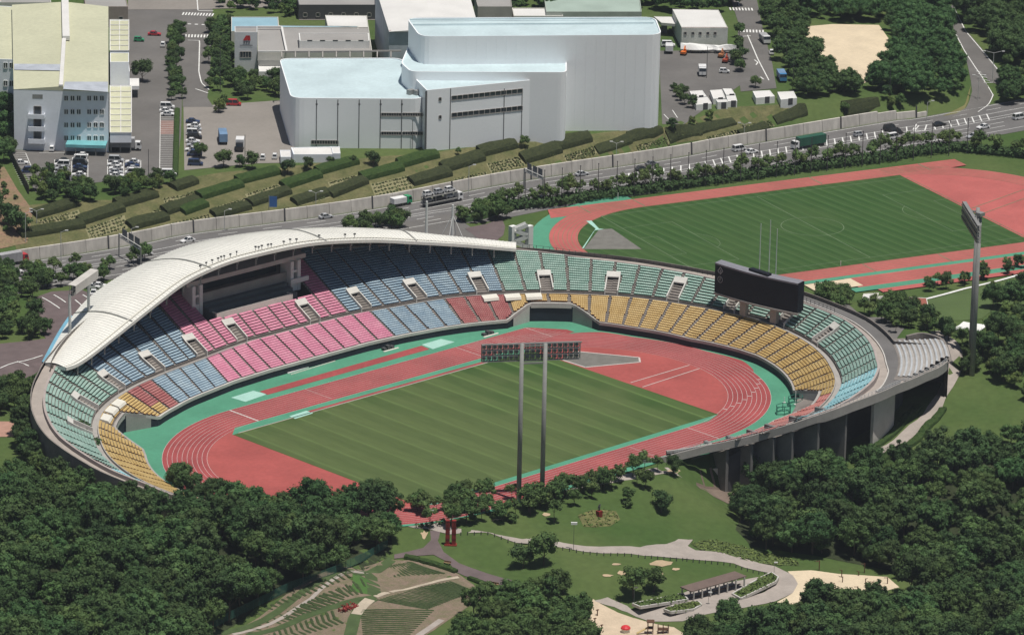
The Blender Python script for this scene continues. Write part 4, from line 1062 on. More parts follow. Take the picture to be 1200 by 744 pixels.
def wall_hit(A, B, px, py, out=0.0):
    """point on the vertical wall A-B seen at a pixel"""
    d = _fw*F_PX + _rr*(px-600) - _uu*(py-372); t = (B-A)[:2]/np.hypot(*(B-A)[:2]); n = np.array([t[1], -t[0]])
    if n @ (CAM[:2]-A[:2]) < 0: n = -n
    s = ((A[:2]-CAM[:2]) @ n + out)/(d[:2] @ n); return CAM + d*s, np.array([t[0], t[1], 0]), np.array([n[0], n[1], 0])
def wall_rect(A, B, x0, y0, x1, y1, root, m, name='window', frame=True, depth=.12, bars=0, fm=None):
    """recessed-look opening with frame; pixel box on a wall"""
    P, t, n = wall_hit(A, B, (x0+x1)/2, (y0+y1)/2); Q0, _, _ = wall_hit(A, B, x0, (y0+y1)/2); Q1, _, _ = wall_hit(A, B, x1, (y0+y1)/2); T0, _, _ = wall_hit(A, B, (x0+x1)/2, y0); T1, _, _ = wall_hit(A, B, (x0+x1)/2, y1)
    w2 = abs((Q1-Q0) @ t)/2; h2 = abs(T0[2]-T1[2])/2; mb = MB()
    def pt(a, z, o): return P + t*a + n*o + np.array([0, 0, z])
    mb.add([pt(-w2, -h2, .03), pt(w2, -h2, .03), pt(w2, h2, .03), pt(-w2, h2, .03)], [(0,1,2,3)])
    o = child(mb, name, m, root)
    if frame:
        mb = MB(); e = .09
        for a, b in (((-w2-e, -h2), (-w2-e, h2)), ((w2+e, -h2), (w2+e, h2)), ((-w2, -h2-e), (w2, -h2-e)), ((-w2, h2+e), (w2, h2+e))):
            mb.beam(pt(a[0], a[1], .06), pt(b[0], b[1], .06), .16, .16)
        for i in range(bars):
            a = -w2+2*w2*(i+1)/(bars+1); mb.beam(pt(a, -h2, .06), pt(a, h2, .06), .16, .12)
        child(mb, 'window_frame', fm or concrete, root)
    return o
def block(P, zb, zt, root, wm, rm, parapet=.5, name='wall', roofname='roof'):
    """walls as a closed ring plus a roof sheet a little below the parapet"""
    P = [np.array(p[:2]) for p in P]; n = len(P); zb += DZ; zt += DZ
    ar = sum(P[i][0]*P[(i+1) % n][1]-P[(i+1) % n][0]*P[i][1] for i in range(n))
    if ar < 0: P = P[::-1]
    c = sum(P)/n; Q = [p+(c-p)/np.hypot(*(c-p))*.35 for p in P]
    mb = MB(); vs = [(*p, zb) for p in P]+[(*p, zt) for p in P]+[(*q, zt) for q in Q]+[(*q, zt-parapet) for q in Q]
    fs = []
    for i in range(n):
        j = (i+1) % n; fs += [(i, j, n+j, n+i), (n+i, n+j, 2*n+j, 2*n+i), (2*n+i, 2*n+j, 3*n+j, 3*n+i)]
    mb.add(vs, fs); child(mb, name, wm, root)
    mb = MB(); mb.add([(*q, zt-parapet) for q in Q], [tuple(range(n))]); child(mb, roofname, rm, root)
metalwall = mat('pale_metal_cladding', (.86,.88,.90), .6, .012, .05, .01, 1.0, spec=.3)
cladding2 = mat('bluish_cladding', (.78,.81,.86), .6, .05, .1, .03, 1)
roofcyan = mat('pale_cyan_roof', (.50,.61,.64), .55, .07, .12, .05, 1)
roofcream = mat('cream_green_roof', (.50,.50,.36), .6, .06, .06, .06, .8)
roofgrey = mat('grey_roof', (.30,.29,.28), .8, .08, .1)
roofblue = mat('light_blue_roof', (.26,.42,.50), .6, .06, .2)
roofpale = mat('near_white_roof', (.66,.65,.63), .6, .06, .1)
seam_m = mat('dark_seam', (.10,.105,.11), .7)
beige = mat('beige_wall', (.52,.51,.47), .8, .06, .2)

# big white hall: low wing, angled middle wing, tall hall
hall = loc_root('factory_hall', at(640,165,10), 'huge white flat-roofed factory hall with rounded corners and pale cyan roofs above the highway', 'building')
tall = rnd_corner(foot([(476,21),(492,43),(776,41),(768,20)], 40), 4.5)
block(tall, PH-8, 40, hall, metalwall, roofcyan, .4, 'tall_wall', 'tall_roof')
led = rnd_corner(foot([(470,74),(481,84),(664,85),(664,60),(480,50)], 31.5), 2.5)
block(led, PH, 31.5, hall, metalwall, roofcyan, .3, 'ledge_wall', 'ledge_roof')
mid = foot([(488,94),(500,106),(664,90),(664,60),(500,60)], 29)
block(mid, PH-8, 29, hall, metalwall, roofcyan, .3, 'middle_wall', 'middle_roof')
low = rnd_corner(foot([(327,68.5),(341,115),(497,116),(471,68)], 25.5), 4)
block(low, PH-8, 25.5, hall, metalwall, roofcyan, .35, 'low_wall', 'low_roof')
lA, lB = at(345,115,25.5), at(495,116,25.5); mA, mB = at(500,106,29), at(664,90,29); tA, tB = at(492,43,40), at(776,41,40)
def seamline(A, B, x, y0, y1, root, wd=.22):
    P, t, n = wall_hit(A, B, x, y0); Q, _, _ = wall_hit(A, B, x, y1); mb = MB(); mb.beam(P+n*.05, (P[0]+n[0]*.05, P[1]+n[1]*.05, Q[2]), wd, .14); child(mb, 'wall_seam', seam_m, root)
for x in (371,396,421,446,471): seamline(lA, lB, x, 117, 186, hall)
for x in (371,396,421,446,471): wall_rect(lA, lB, x-1, 121.5, x+1.2, 123.5, hall, seam_m, 'vent', False)
for y in (134.5,156.5,177.5): wall_rect(lA, lB, 447, y-1.6, 470, y+1.6, hall, glass_m, 'window_band', True, bars=7); wall_rect(lA, lB, 472, y-1.6, 495, y+1.6, hall, glass_m, 'window_band', True, bars=7)
wall_rect(lA, lB, 365, 165, 396, 169, hall, glass_m, 'window_band', True, bars=9)
seamline(mA, mB, 499.5, 107, 180, hall, .7)
for x in (528,591,612): seamline(mA, mB, x, 104, 176, hall)
for yy, in ((115,),(135,)):
    for i in range(13):
        xa = 529.5+i*6.4; ya = yy-(xa-529)*.105; wall_rect(mA, mB, xa, ya-2.2, xa+5.6, ya+2.4, hall, glass_m, 'window', True)
for y in (116.5,137.5): wall_rect(mA, mB, 514.5, y-1.8, 516.8, y+1.8, hall, glass_m, 'window', True)
for i in range(2): wall_rect(tA, tB, 639+i*8, 151.5, 643+i*8, 155, hall, black, 'door', True)
for i in range(24):
    P, t, n = wall_hit(tA, tB, 500+i*11.7, 44); Q, _, _ = wall_hit(tA, tB, 500+i*11.7, 150 if i > 14 else 88); mb = MB(); mb.beam(P+n*.02, (P[0]+n[0]*.02, P[1]+n[1]*.02, Q[2]), .06, .05); child(mb, 'panel_joint', metalwall, hall)
mb = MB()
for i in range(9):
    P = at(480+i*26-8+250*0, 66.5, 25.8)
    mb.tube(at(330+i*16, 67.5, 25.2), at(330+i*16, 61, 26.5), .25, n=4)
mb.beam(at(330,61,26.5), at(470,60,26.5), .4, .5); child(mb, 'service_gantry', concrete, hall)
for i, (x, y) in enumerate([(481,109),(489,109.5)]):
    P = at(x, y, 25.6); mb = MB(); mb.box(P[0]-1, P[0]+1, P[1]-.7, P[1]+.7, 25.2+DZ, 26.6+DZ); child(mb, 'roof_unit', steel, hall)
# roof pipe along the tall hall
mb = MB(); mb.beam(at(484,29,40.0), at(766,27,40.0), .25, .3); mb.beam(at(480,23,40.2), at(764,21.5,40.2), .4, .3); child(mb, 'roof_rail', roofcyan, hall)
# sheds at its foot
for nm, px, z, lab in (('lean_to_shed', [(341,173),(344,181),(393,181),(388,172)], 12.6, 'long low pale shed at the foot of the white factory hall'), ('small_shed', [(388,172),(390,180),(399,180),(398,172)], 12.9, 'small pale shed at the right end of the long low shed'), ('small_shed', [(328,176),(329,184),(341,184),(340,176)], 12.3, 'small cream-roofed hut at the left end of the long low shed')):
    P = foot(px, z); r = loc_root(nm, P[1], lab, 'shed'); block(P, PH-1, z, r, cladding2, roofpale, .15)

# cream-roofed factory, top left
cf = loc_root('factory', at(70,172,10), 'pale blue-grey four-storey factory with balconies and a cream-green roof at the upper left', 'building')
fA, fB = at(16,105,28.6), at(127,108,28.6)
cr = foot([(16,105),(127,108),(127,8),(0,4),(2,60)], 28.6)
block(foot([(16,105),(127,108),(127,8),(14,6)], 28.6), PH-1, 28.6, cf, cladding2, roofcream, .1)
mb = MB(); a, b, c, d = at(16,105,28.61), at(14,6,28.61), at(127,8,28.61), at(127,108,28.61); r1 = a+(d-a)*.5+[0,0,1.3]; r2 = b+(c-b)*.55+[0,0,1.3]
mb.quad(a, r1, r2, b); mb.quad(r1, d, c, r2); mb.add([a, d, r1], [(0,1,2)]); child(mb, 'gable_roof', roofcream, cf)
mb = MB(); mb.beam(r1+[0, 0, .3], at(75,46,30.5), 1.2, .5); mb.beam(at(77.5,45,30.8), r2+[0, 0, .5], 2.2, 1.4); child(mb, 'ridge_vent', roofpale, cf)
for px in ([(16.5,82),(72,83),(73,75.5),(16.5,75)], [(74,104.5),(126.5,108),(126.5,96),(76,96)]):
    mb = MB(); q = foot(px, 28.6); 
    for i in range(4): q[i] = at(px[i][0], px[i][1], 28.6+(1.55 if 70 < px[i][0] < 78 else .2 if px[i][0] > 100 or px[i][0] < 20 else .5))
    mb.add(q, [(0,1,2,3)]); child(mb, 'roof_light_strip', mat('bluish_roof_sheet', (.42,.45,.50), .5), cf)
for y in (115.3,131.2,146.6,162):
    for x in (77.5,85,92.3,104.5,112,119.4): wall_rect(fA, fB, x-2.1, y-2.6, x+2.1, y+2.6, cf, glass_m, 'window', True, bars=1, fm=white)
wall_rect(fA, fB, 38, 111, 50, 116, cf, steel, 'vent', False)
for i, y in enumerate((124,138.5,153)):     # balconies
    P0, t, n = wall_hit(fA, fB, 34, y+12); P1, _, _ = wall_hit(fA, fB, 53, y+12); mb = MB()
    z = P0[2]
    vs = [P0, P1, P1+n*2.2, P0+n*2.2]; mb.prism(vs, z-.3, z); mb.prism([P0+n*2.0, P1+n*2.0, P1+n*2.2, P0+n*2.2], z+.002, z+1.1); mb.prism([P0, P0+n*2.0, P0+n*2.0+t*.15, P0+t*.15], z+.002, z+1.1); mb.prism([P1-t*.15, P1-t*.15+n*2.0, P1+n*2.0, P1], z+.002, z+1.1)
    child(mb, 'balcony', cladding2, cf); wall_rect(fA, fB, 40, y+1, 48, y+11, cf, glass_m, 'balcony_door', True)
mb = MB(); P0, t, n = wall_hit(fA, fB, 79, 172); P1, _, _ = wall_hit(fA, fB, 126, 172); mb.prism([P0+n*.0, P1, P1+n*5, P0+n*5], 13.2+DZ, 13.5+DZ); mb.prism([P0+n*4.9, P0+n*5, P1+n*5, P1+n*4.9], 12.6+DZ, 13.2+DZ); child(mb, 'awning', mat('turquoise_awning', (.16,.42,.45), .5), cf)
for s in np.linspace(0, 1, 5):
    P = P0+(P1-P0)*s+n*4.7; mb = MB(); mb.tube((P[0], P[1], PH), (P[0], P[1], 13.2+DZ), .12); child(mb, 'awning_post', steel, cf)
block(foot([(-60,68),(16,70),(15,8),(-60,4)], 27), PH-1, 27, cf, cladding2, roofcream, .1, 'wing_wall', 'wing_roof')
gA, gB = at(-30,69,27), at(16,70,27)
for x in (6.5,13.5):
    for y in (77,98): wall_rect(gA, gB, x-2, y-3, x+2, y+3, cf, glass_m, 'window', True, bars=1, fm=white)
# annex and loading canopies to the right of it
ann = loc_root('loading_annex', at(140,160,10), 'cream gridded loading canopies and white annex joined to the right side of the cream-roofed factory', 'building')
def gridroof(px, z, nx, ny, zb, mm=roofcream):
    P = foot(px, z); block(P, zb, z, ann, cladding2, mm, .1, 'canopy_edge', 'canopy_roof')
    mb = MB()
    for i in range(nx+1):
        t = i/nx; mb.beam(P[0]+(P[1]-P[0])*t+[0, 0, .1], P[3]+(P[2]-P[3])*t+[0, 0, .1], .25, .3)
    for i in range(ny+1):
        t = i/ny; mb.beam(P[0]+(P[3]-P[0])*t+[0, 0, .1], P[1]+(P[2]-P[1])*t+[0, 0, .1], .25, .3)
    child(mb, 'roof_frame', roofpale, ann)
gridroof([(129,156),(154,156),(154,101),(129,101)], 16.5, 2, 8, 13.5)
gridroof([(129,60),(151,60),(151,24),(129,24)], 21, 2, 6, 12)
block(foot([(129,84),(152,84),(151,74),(129,73)], 20), PH, 20, ann, cladding2, roofcream, .1)
block(foot([(129,73),(151,73),(151,62),(129,62)], 24), PH, 24, ann, cladding2, roofcream, .1)
aA, aB = at(129,84,20), at(152,84,20); wall_rect(aA, aB, 139, 91.5, 144.5, 96, ann, glass_m); wall_rect(aA, aB, 131, 91, 134, 95, ann, glass_m)
for x in (130,141,153):
    P = at(x,156,16); mb = MB(); mb.tube((P[0], P[1], PH), (P[0], P[1], 16+DZ), .2); child(mb, 'canopy_post', steel, ann)
block(foot([(152,101),(163,101),(163,92),(152,92)], 14), 12.9, 14, ann, white, roofpale, .1, 'porch_edge', 'porch_roof')

# building with the red mark
lb = loc_root('tower_office', at(288,85,10), 'white office tower block bearing a red slanted letter mark, with low grey roofs beside it', 'building')
block(foot([(275,38),(301.5,38),(301.5,31),(275,31)], 23), PH-1, 23, lb, mat('white_wall', (.60,.61,.63), .7, .04), roofgrey, .5)
block(foot([(302,60.5),(334,60.5),(330,32),(302,32)], 18), PH-1, 18, lb, beige, roofgrey, .3)
block(foot([(334,60),(436,60),(432,32),(331,32)], 17.4), PH-1, 17.4, lb, beige, roofgrey, .3)
block(foot([(351,48),(433,48),(432,39),(350,39)], 19.6), 17, 19.6, lb, white, roofgrey, .2)
sA, sB = at(351,48,19.6), at(433,48,19.6)
for x in (363,378,393,408,423): wall_rect(sA, sB, x-3, 47.2, x+3, 48.6, lb, glass_m, 'vent_window', False)
block(foot([(303,84),(334,84),(333,61),(303,61)], 13.5), PH-1, 13.5, lb, white, roofpale, .3, 'porch_wall', 'porch_roof')
pA, pB = at(303,66,16.8), at(334,66,16.8)
block(foot([(271,37),(327,31.5),(326,20),(271,20)], 15.5), PH-1, 15.5, lb, beige, roofblue, .2, 'shed_wall', 'blue_roof'); block(foot([(327,33),(420,34),(420,31),(327,30)], 17.2), PH, 17.2, lb, beige, roofblue, .2, 'shed_wall', 'blue_roof')
mb = MB(); mb.beam(at(301.5,32,18.6), at(330,32,18.6), .5, .6); mb.beam(at(330,32,18.6), at(336,61,18.6), .6, .5); mb.beam(at(302,60.5,18.2), at(335,60.5,18.2), .4, .5); child(mb, 'roof_kerb', roofpale, lb)
kA, kB = at(275,38,23), at(301.5,38,23)
def face_poly(px, m, name, out=.1):
    Q = [wall_hit(kA, kB, x, y, out)[0] for x, y in px]; mb = MB(); mb.add(Q, [tuple(range(len(Q)))]); 
    o = child(mb, name, m, lb); return o
redm = mat('sign_red', (.50,.03,.03), .5, .05); gsign = mat('sign_grey', (.16,.16,.18), .6)
face_poly([(288.3,42),(293.0,42),(289.3,47.8),(284.6,47.8)], redm, 'logo_stroke')
face_poly([(290.6,42),(293,42),(293.6,47.8),(290.2,47.8)], redm, 'logo_stroke')
for x in (285.6,288.4,291.2): face_poly([(x,48.2),(x+2.0,48.2),(x+1.5,51.6),(x-.5,51.6)], gsign, 'logo_letter')
face_poly([(281,53),(296,53),(296,54),(281,54)], gsign, 'sign_line')
wall_rect(kA, kB, 281.5, 61, 294, 67.5, lb, glass_m, 'window', True, bars=3)
ws_ = loc_root('warehouse', at(408,30,10), 'plain warehouse with a near-white flat roof behind the low grey roofs', 'warehouse')
block(foot([(384,31),(432,33),(430,18.5),(381,18)], 17), PH-1, 17, ws_, beige, roofpale, .15)
# tall white-roofed warehouse behind
tw = loc_root('warehouse', at(500,58,10), 'tall warehouse with a white pitched roof and dark red eaves behind the huge hall', 'warehouse')
block(foot([(456,37.5),(562,37.5),(548,-14),(440,-14)], 28), PH-1, 28, tw, mat('blue_grey_wall', (.40,.44,.49), .7), roofpale, .05)
mb = MB(); a, b, c, d = at(456,37.5,28.2), at(562,37.5,28.2), at(548,-14,28.2), at(440,-14,28.2); m0, m1 = (a+b)/2+[0, 0, 1.0], (c+d)/2+[0, 0, 1.0]
mb.quad(a, m0, m1, d); mb.quad(m0, b, c, m1); mb.add([a, b, m0], [(0,1,2)]); child(mb, 'pitched_roof', roofpale, tw)
mb = MB(); mb.beam(at(456,38,27.7), at(562,38,27.7), .5, 1.1); child(mb, 'red_eaves', mat('dark_red_trim', (.22,.05,.05), .6), tw)
# right-hand warehouse and small buildings
rwh = loc_root('warehouse', at(826,57,10), 'beige warehouse with a white roof and five small windows beside the right-hand side street', 'warehouse')
block(foot([(799,33),(853,33),(842,12),(788,11)], 16.8), PH-1, 16.8, rwh, mat('warehouse_beige', (.56,.56,.52), .8), roofpale, .1)
mb = MB(); mb.beam(at(799,33.6,16.5), at(853,33.6,16.5), .35, .8); child(mb, 'eaves', mat('brown_trim', (.28,.19,.18), .7), rwh)
qA, qB = at(799,33,16.8), at(853,33,16.8)
for x in (803,812,820.5,829.5,838): wall_rect(qA, qB, x-1.2, 38, x+1.2, 41, rwh, glass_m, 'window', True)
sr = loc_root('open_shed', at(785,50,10), 'low open shed with a white roof between the tall hall and the beige warehouse', 'shed')
block(foot([(775,27),(799,29),(795,20),(766,19.5)], 14.5), 13.6, 14.5, sr, beige, roofpale, .1); block(foot([(776,27),(782,28),(782,20),(775,20)], 13.5), PH-1, 13.5, sr, darkgrey, darkgrey, .1)
for i, (px, z, lab) in enumerate([
    ([(808,107),(812,114.5),(828,113),(823,106)], 11.7, 'rear white site cabin at the left of the cabin group'), ([(812,115.5),(816,123),(834,121.5),(829,113.7)], 11.9, 'front white site cabin with a dark doorway at the left of the cabin group'),
    ([(832,106),(836,116),(850,115),(846,105)], 11.9, 'white-roofed cabin in the middle of the cabin group, set back'), ([(839,117),(841,120),(853,119.5),(851,116.5)], 12.3, 'open-fronted white cabin in front of the middle cabin'),
    ([(847,104),(851,111.5),(862,111),(857,104)], 11.9, 'narrow white cabin at the right of the middle cabin, rear one'), ([(851,112.5),(853,119),(864,118.5),(862,112)], 12.0, 'narrow white cabin at the right of the middle cabin, front one'),
    ([(882,107),(886,115),(908,113),(902,106)], 12.1, 'white garage cabin standing alone at the right of the cabin group'), ([(911,108),(915,117),(934,115),(930,107)], 12.1, 'rightmost white cabin with a dark door beside the side street')]):
    P = foot(px, z); r = loc_root('site_cabin', P[1], lab, 'cabin', 'white site cabins above the slope'); block(P, PH+2, z, r, white, roofpale, .1)
    mb = MB(); a, b = P[1], P[2]; t = (b-a)/np.linalg.norm(b-a); n = np.array([t[1], -t[0], 0]); n = n if n @ (CAM-a) > 0 else -n
    c = a+(b-a)*.6; mb.add([(*(c-t*.8+n*.04)[:2], PH+.1), (*(c+t*.8+n*.04)[:2], PH+.1), (*(c+t*.8+n*.04)[:2], PH+2.2), (*(c-t*.8+n*.04)[:2], PH+2.2)], [(0,1,2,3)]); child(mb, 'door', darkgrey, r)
# far strip of buildings along the top
for i, (px, z, wm_, rm_, lab) in enumerate([
    ([(602,19),(660,19),(655,9.5),(600,9.5)], 14, beige, roofpale, 'low white-roofed shed among trees behind the tall hall'), ([(560,8),(600,8),(598,-6),(556,-6)], 18, concrete, roofgrey, 'grey house block at the top edge beside the white-roofed warehouse'),
    ([(640,14),(752,14),(748,-14),(636,-14)], 15, mat('greenish_wall', (.34,.38,.34), .8), mat('greenish_roof', (.33,.41,.36), .7, .1, .1), 'long building with a dull green roof behind the trees at the top edge'),
    ([(100,8),(150,8),(146,-8),(98,-8)], 17, mat('brownish_wall', (.30,.25,.22), .8), roofgrey, 'brown-walled building at the top edge right of the cream-green roof'), ([(0,3),(60,3),(58,-10),(0,-10)], 16, beige, roofgrey, 'grey building at the top left corner behind the factory'),
    ([(350,6),(440,6),(440,-14),(345,-14)], 15, darkgrey, roofgrey, 'dark-walled building at the top edge behind the dirt yard')]):
    P = foot(px, z); r = loc_root('building', P[0], lab, 'building'); block(P, PH-1, z, r, wm_, rm_, .3)
    n_ = max(2, int(np.linalg.norm(P[1]-P[0])/4))
    for j in range(n_):
        x = px[0][0]+(px[1][0]-px[0][0])*(j+.5)/n_; s_ = (z-PH)*3.3; wall_rect(P[0], P[1], x-2, px[0][1]+s_*.35, x+2, px[0][1]+s_*.35+4, r, glass_m, 'window', True)
DZ = 0.0; at = _at0
# small park buildings east of the bowl
for nm, px, z, rm_, lab in (('park_building', [(1062,359),(1088,359),(1086,349),(1066,348)], 4.6, mat('red_brown_roof', (.30,.10,.07), .7), 'small house with a red-brown roof behind the bowl on the right'), ('park_building', [(999,371),(1013,369),(1019,355),(1002,357)], 4.2, roofpale, 'small white-walled pavilion beside the drive behind the bowl'),
                          ('park_building', [(1022,357),(1056,354),(1058,345),(1030,347)], 3.6, roofgrey, 'flat grey-roofed hut between the pavilion and the red-brown house'), ('park_building', [(1010,350),(1028,348),(1030,343),(1012,344)], 3.2, roofpale, 'tiny white-roofed shed nearest the warm-up track')):
    P = foot(px, z); r = loc_root(nm, P[0], lab, 'building'); block(P, -1, z, r, offwhite, rm_, .15)
# stair and masts at the roof's right end
st = loc_root('outside_stair', at(610,291,8), 'small white zigzag stair tower at the right end of the crescent roof', 'stair')
P = at(610,291,8)
for j in range(4):
    mb = MB(); z = 8+j*1.7; s = 1 if j % 2 else -1
    for o_ in (-.75, .75): mb.beam(P+np.array([-s*1.3+o_*.5, s*1.0+o_, z+.5-8]), P+np.array([s*1.3+o_*.5, -s*1.0+o_, z+1.9-8]), .12, 1.1)
    mb.beam(P+np.array([-s*1.3, s*1.0, z-8]), P+np.array([s*1.3, -s*1.0, z+1.5-8]), 1.4, .2); child(mb, 'flight', white, st)
for dx, dy in ((-1.9,1.4),(1.9,-1.4)):
    mb = MB(); mb.box(P[0]+dx-.9, P[0]+dx+.9, P[1]+dy-.7, P[1]+dy+.7, -1, 14.6); child(mb, 'stair_pier', white, st)
for i, (x, yb, yt, lab) in enumerate(((499.5,285,236,'white mast left of two on the plaza behind the roof'), (530,283,240,'white stayed mast right of two on the plaza behind the roof'))):
    P = gt(x, yb-4); zt = topz(P, yt); r = loc_root('plaza_mast', P, lab, 'mast'); mb = MB(); mb.tube(P, (P[0], P[1], zt), .42, .3, 8); child(mb, 'shaft', white, r)
    if i:
        mb = MB()
        for a in range(4): mb.tube((P[0]+3.4*math.cos(a*1.57+.5), P[1]+3.4*math.sin(a*1.57+.5), P[2]), (P[0], P[1], zt-3), .1, n=4)
        child(mb, 'stay', white, r)

# ------------------------------------------------------------------ planted slope above the highway
hedge_px = [((40,257),(93,243)),((22,280),(103,268)),((93,265),(150,249)),((138,245),(189,232)),((152,271),(202,259)),((193,253),(240,239)),((204,225),(236,216)),((214,253),(248,243)),((234,235),(289,220)),((250,257),(298,246)),((278,217),(332,205)),((293,243),(345,228)),((332,223),(381,209)),((345,242),(391,230)),((372,206),(424,193)),((387,233),(435,216)),((424,213),(477,201)),((467,198),(518,186)),((482,219),(533,207)),((519,203),(572,189)),((562,185),(610,174)),((612,193),(662,180)),((650,178),(697,167)),((698,182),(744,169)),((735,168),(780,157)),((782,170),(826,159)),((819,158),(866,147)),((866,162),(904,152)),((907,147),(949,134)),((987,139),(1034,127))]
hedge_m = mat('hedge_dark', (.034,.044,.021), .85, col2=(.058,.068,.030), scale=1.2, var2=.3, scale2=5, spec=.1, bump=.3, bscale=6)
hedge_g = mat('hedge_green', (.030,.060,.018), .85, col2=(.055,.090,.026), scale=1.2, var2=.3, scale2=5, spec=.1, bump=.3, bscale=6)
def hedge(A, B, depth, hgt, m, name, root=None, seed=0, seg=1.0, side=None):
    """leafy box hedge along A-B, its faces broken up"""
    rr = random.Random(seed); L = np.hypot(*(B-A)[:2]); n = max(2, int(L/seg)); t = (B-A)[:2]/L; nrm = np.array([-t[1], t[0]])
    if side is not None and nrm @ side < 0: nrm = -nrm
    mb = MB(); rows = []; prof = [(0, 0), (.03, .55), (.08, .9), (.25, 1.0), (.5, 1.03), (.78, 1.0), (.95, .85), (1, 0)]
    for i in range(n+1):
        c = A[:2]+(B-A)[:2]*i/n; row = []
        sc = .9 if i in (0, n) else 1
        for u, v in prof:
            jit = rr.uniform(-.10, .10)*min(hgt, 1.2); q = c+nrm*(u*depth+jit*(.5 if v else 0)); z = h1(q[0], q[1]) if i % 3 == 0 or True else 0
            row.append((q[0], q[1], z-.3+(v*hgt*(sc if v > .7 else 1)+(rr.uniform(-.09, .09)*min(hgt, 1.2) if v else 0))))
        rows.append(row)
    for r0, r1 in zip(rows[:-1], rows[1:]):
        for j in range(len(prof)-1): mb.quad(r0[j], r1[j], r1[j+1], r0[j+1])
    mb.add(rows[0], [tuple(range(len(prof)))]); mb.add(rows[-1], [tuple(range(len(prof)))[::-1]])
    if root is not None: return child(mb, name, m, root)
    o = mb.build(name, m); P = Vector((*A[:2], h1(A[0], A[1]))); o.data.transform(Matrix.Translation(-P)); o.location = P; return o
area('slope_ground', [(x, y-14) for x, y in wall_px[1:10]]+[(x, y-2) for x, y in edge_px[1:15]][::-1], mat('slope_grass', (.085,.095,.035), .95, .2, .25, .2, 1.5, col2=(.145,.135,.062)), .05)
ups = np.array([-_fw[0], -_fw[1]])*-1
HR = {i: r for r, i in enumerate(sorted(range(len(hedge_px)), key=lambda i: hedge_px[i][0][0]))}
for i, ((x0, y0), (x1, y1)) in enumerate(hedge_px):
    A = gt(x0+4, y0); B = gt(x1-2, y1); g = i in (7, 8, 10, 12, 14, 16, 17)
    o = hedge(A, B, 3.8 if i < 23 else 2.8, 1.9 if i < 23 else 1.2, hedge_g if g else hedge_m, 'slope_hedge', seed=i, side=ups, seg=1.6)
    tag(o, ('green' if g else 'dark brown-green')+f' clipped hedge block on the slope, {ORD[HR[i]]} from the left end', 'hedge', 'hedge blocks on the slope above the highway')
# planted beds between them: low tufts in rows
bed_m = mat('slope_bed', (.19,.185,.095), .95, .2, .6, .2, 3, col2=(.25,.23,.13))
bed_px = [[(45,259),(52,268),(100,262),(92,246)],[(100,268),(105,281),(150,268),(146,252)],[(150,262),(156,270),(196,257),(190,243)],[(190,233),(197,246),(236,238),(232,226)],[(200,262),(206,272),(250,262),(246,252)],[(220,226),(226,240),(242,234),(236,222)],[(246,245),(254,256),(292,244),(288,232)],[(287,228),(294,241),(336,229),(330,215)],[(297,254),(303,262),(344,252),(340,243)],[(343,232),(350,242),(390,231),(385,220)],[(384,214),(392,230),(426,218),(420,205)],[(434,216),(440,232),(484,221),(478,206)],[(478,208),(484,219),(524,207),(516,194)],[(520,190),(526,202),(562,191),(556,182)],[(532,210),(538,222),(574,210),(570,202)],[(570,192),(576,204),(616,194),(608,184)],[(610,184),(614,192),(654,182),(648,172)],[(660,183),(664,191),(700,181),(696,172)],[(698,170),(702,178),(738,170),(732,160)],[(744,172),(748,180),(786,170),(780,162)],[(780,157),(784,167),(822,158),(818,150)],[(826,162),(832,168),(868,160),(862,153)],[(868,148),(872,156),(908,148),(902,142)]]
tuft = MB()
def leafclump(mb, c, r, n, rr, flat_=1.0, ls=.5):
    for _ in range(n):
        a = rr.uniform(0, 2*math.pi); b = rr.uniform(-.2, 1); s = math.sqrt(max(0, 1-b*b)); d = Vector((math.cos(a)*s, math.sin(a)*s, b*flat_)); p = Vector(c)+d*r*rr.uniform(.7, 1.05)
        nn = (d+Vector((rr.uniform(-.5,.5), rr.uniform(-.5,.5), rr.uniform(-.2,.7)))).normalized(); u = nn.orthogonal().normalized(); u = Matrix.Rotation(rr.uniform(0, 6.3), 3, nn) @ u; v = nn.cross(u); l = ls*rr.uniform(.6, 1.25)
        mb.add([p-u*l/2-v*l/2, p+u*l/2-v*l/2, p+u*l/2+v*l/2, p-u*l/2+v*l/2], [(0,1,2,3)])
rr = random.Random(11)
for i, q in enumerate(bed_px):
    area('planting_bed', q, bed_m, .06)
    P = gpoly(q)
    for a in np.linspace(.06, .94, 11):
        for b in np.linspace(.12, .88, 4):
            p = (P[0]*(1-a)+P[3]*a)*(1-b)+(P[1]*(1-a)+P[2]*a)*b; z = h1(p[0], p[1]); leafclump(tuft, (p[0], p[1], z+.1), .45, 5, rr, .8, .5)
o = tuft.build('bed_planting', mat('tuft_green', (.075,.095,.035), .9, .25, 1)); tag(o, 'rows of low tufts planted in the beds between the hedge blocks', 'ground cover', kind='stuff')
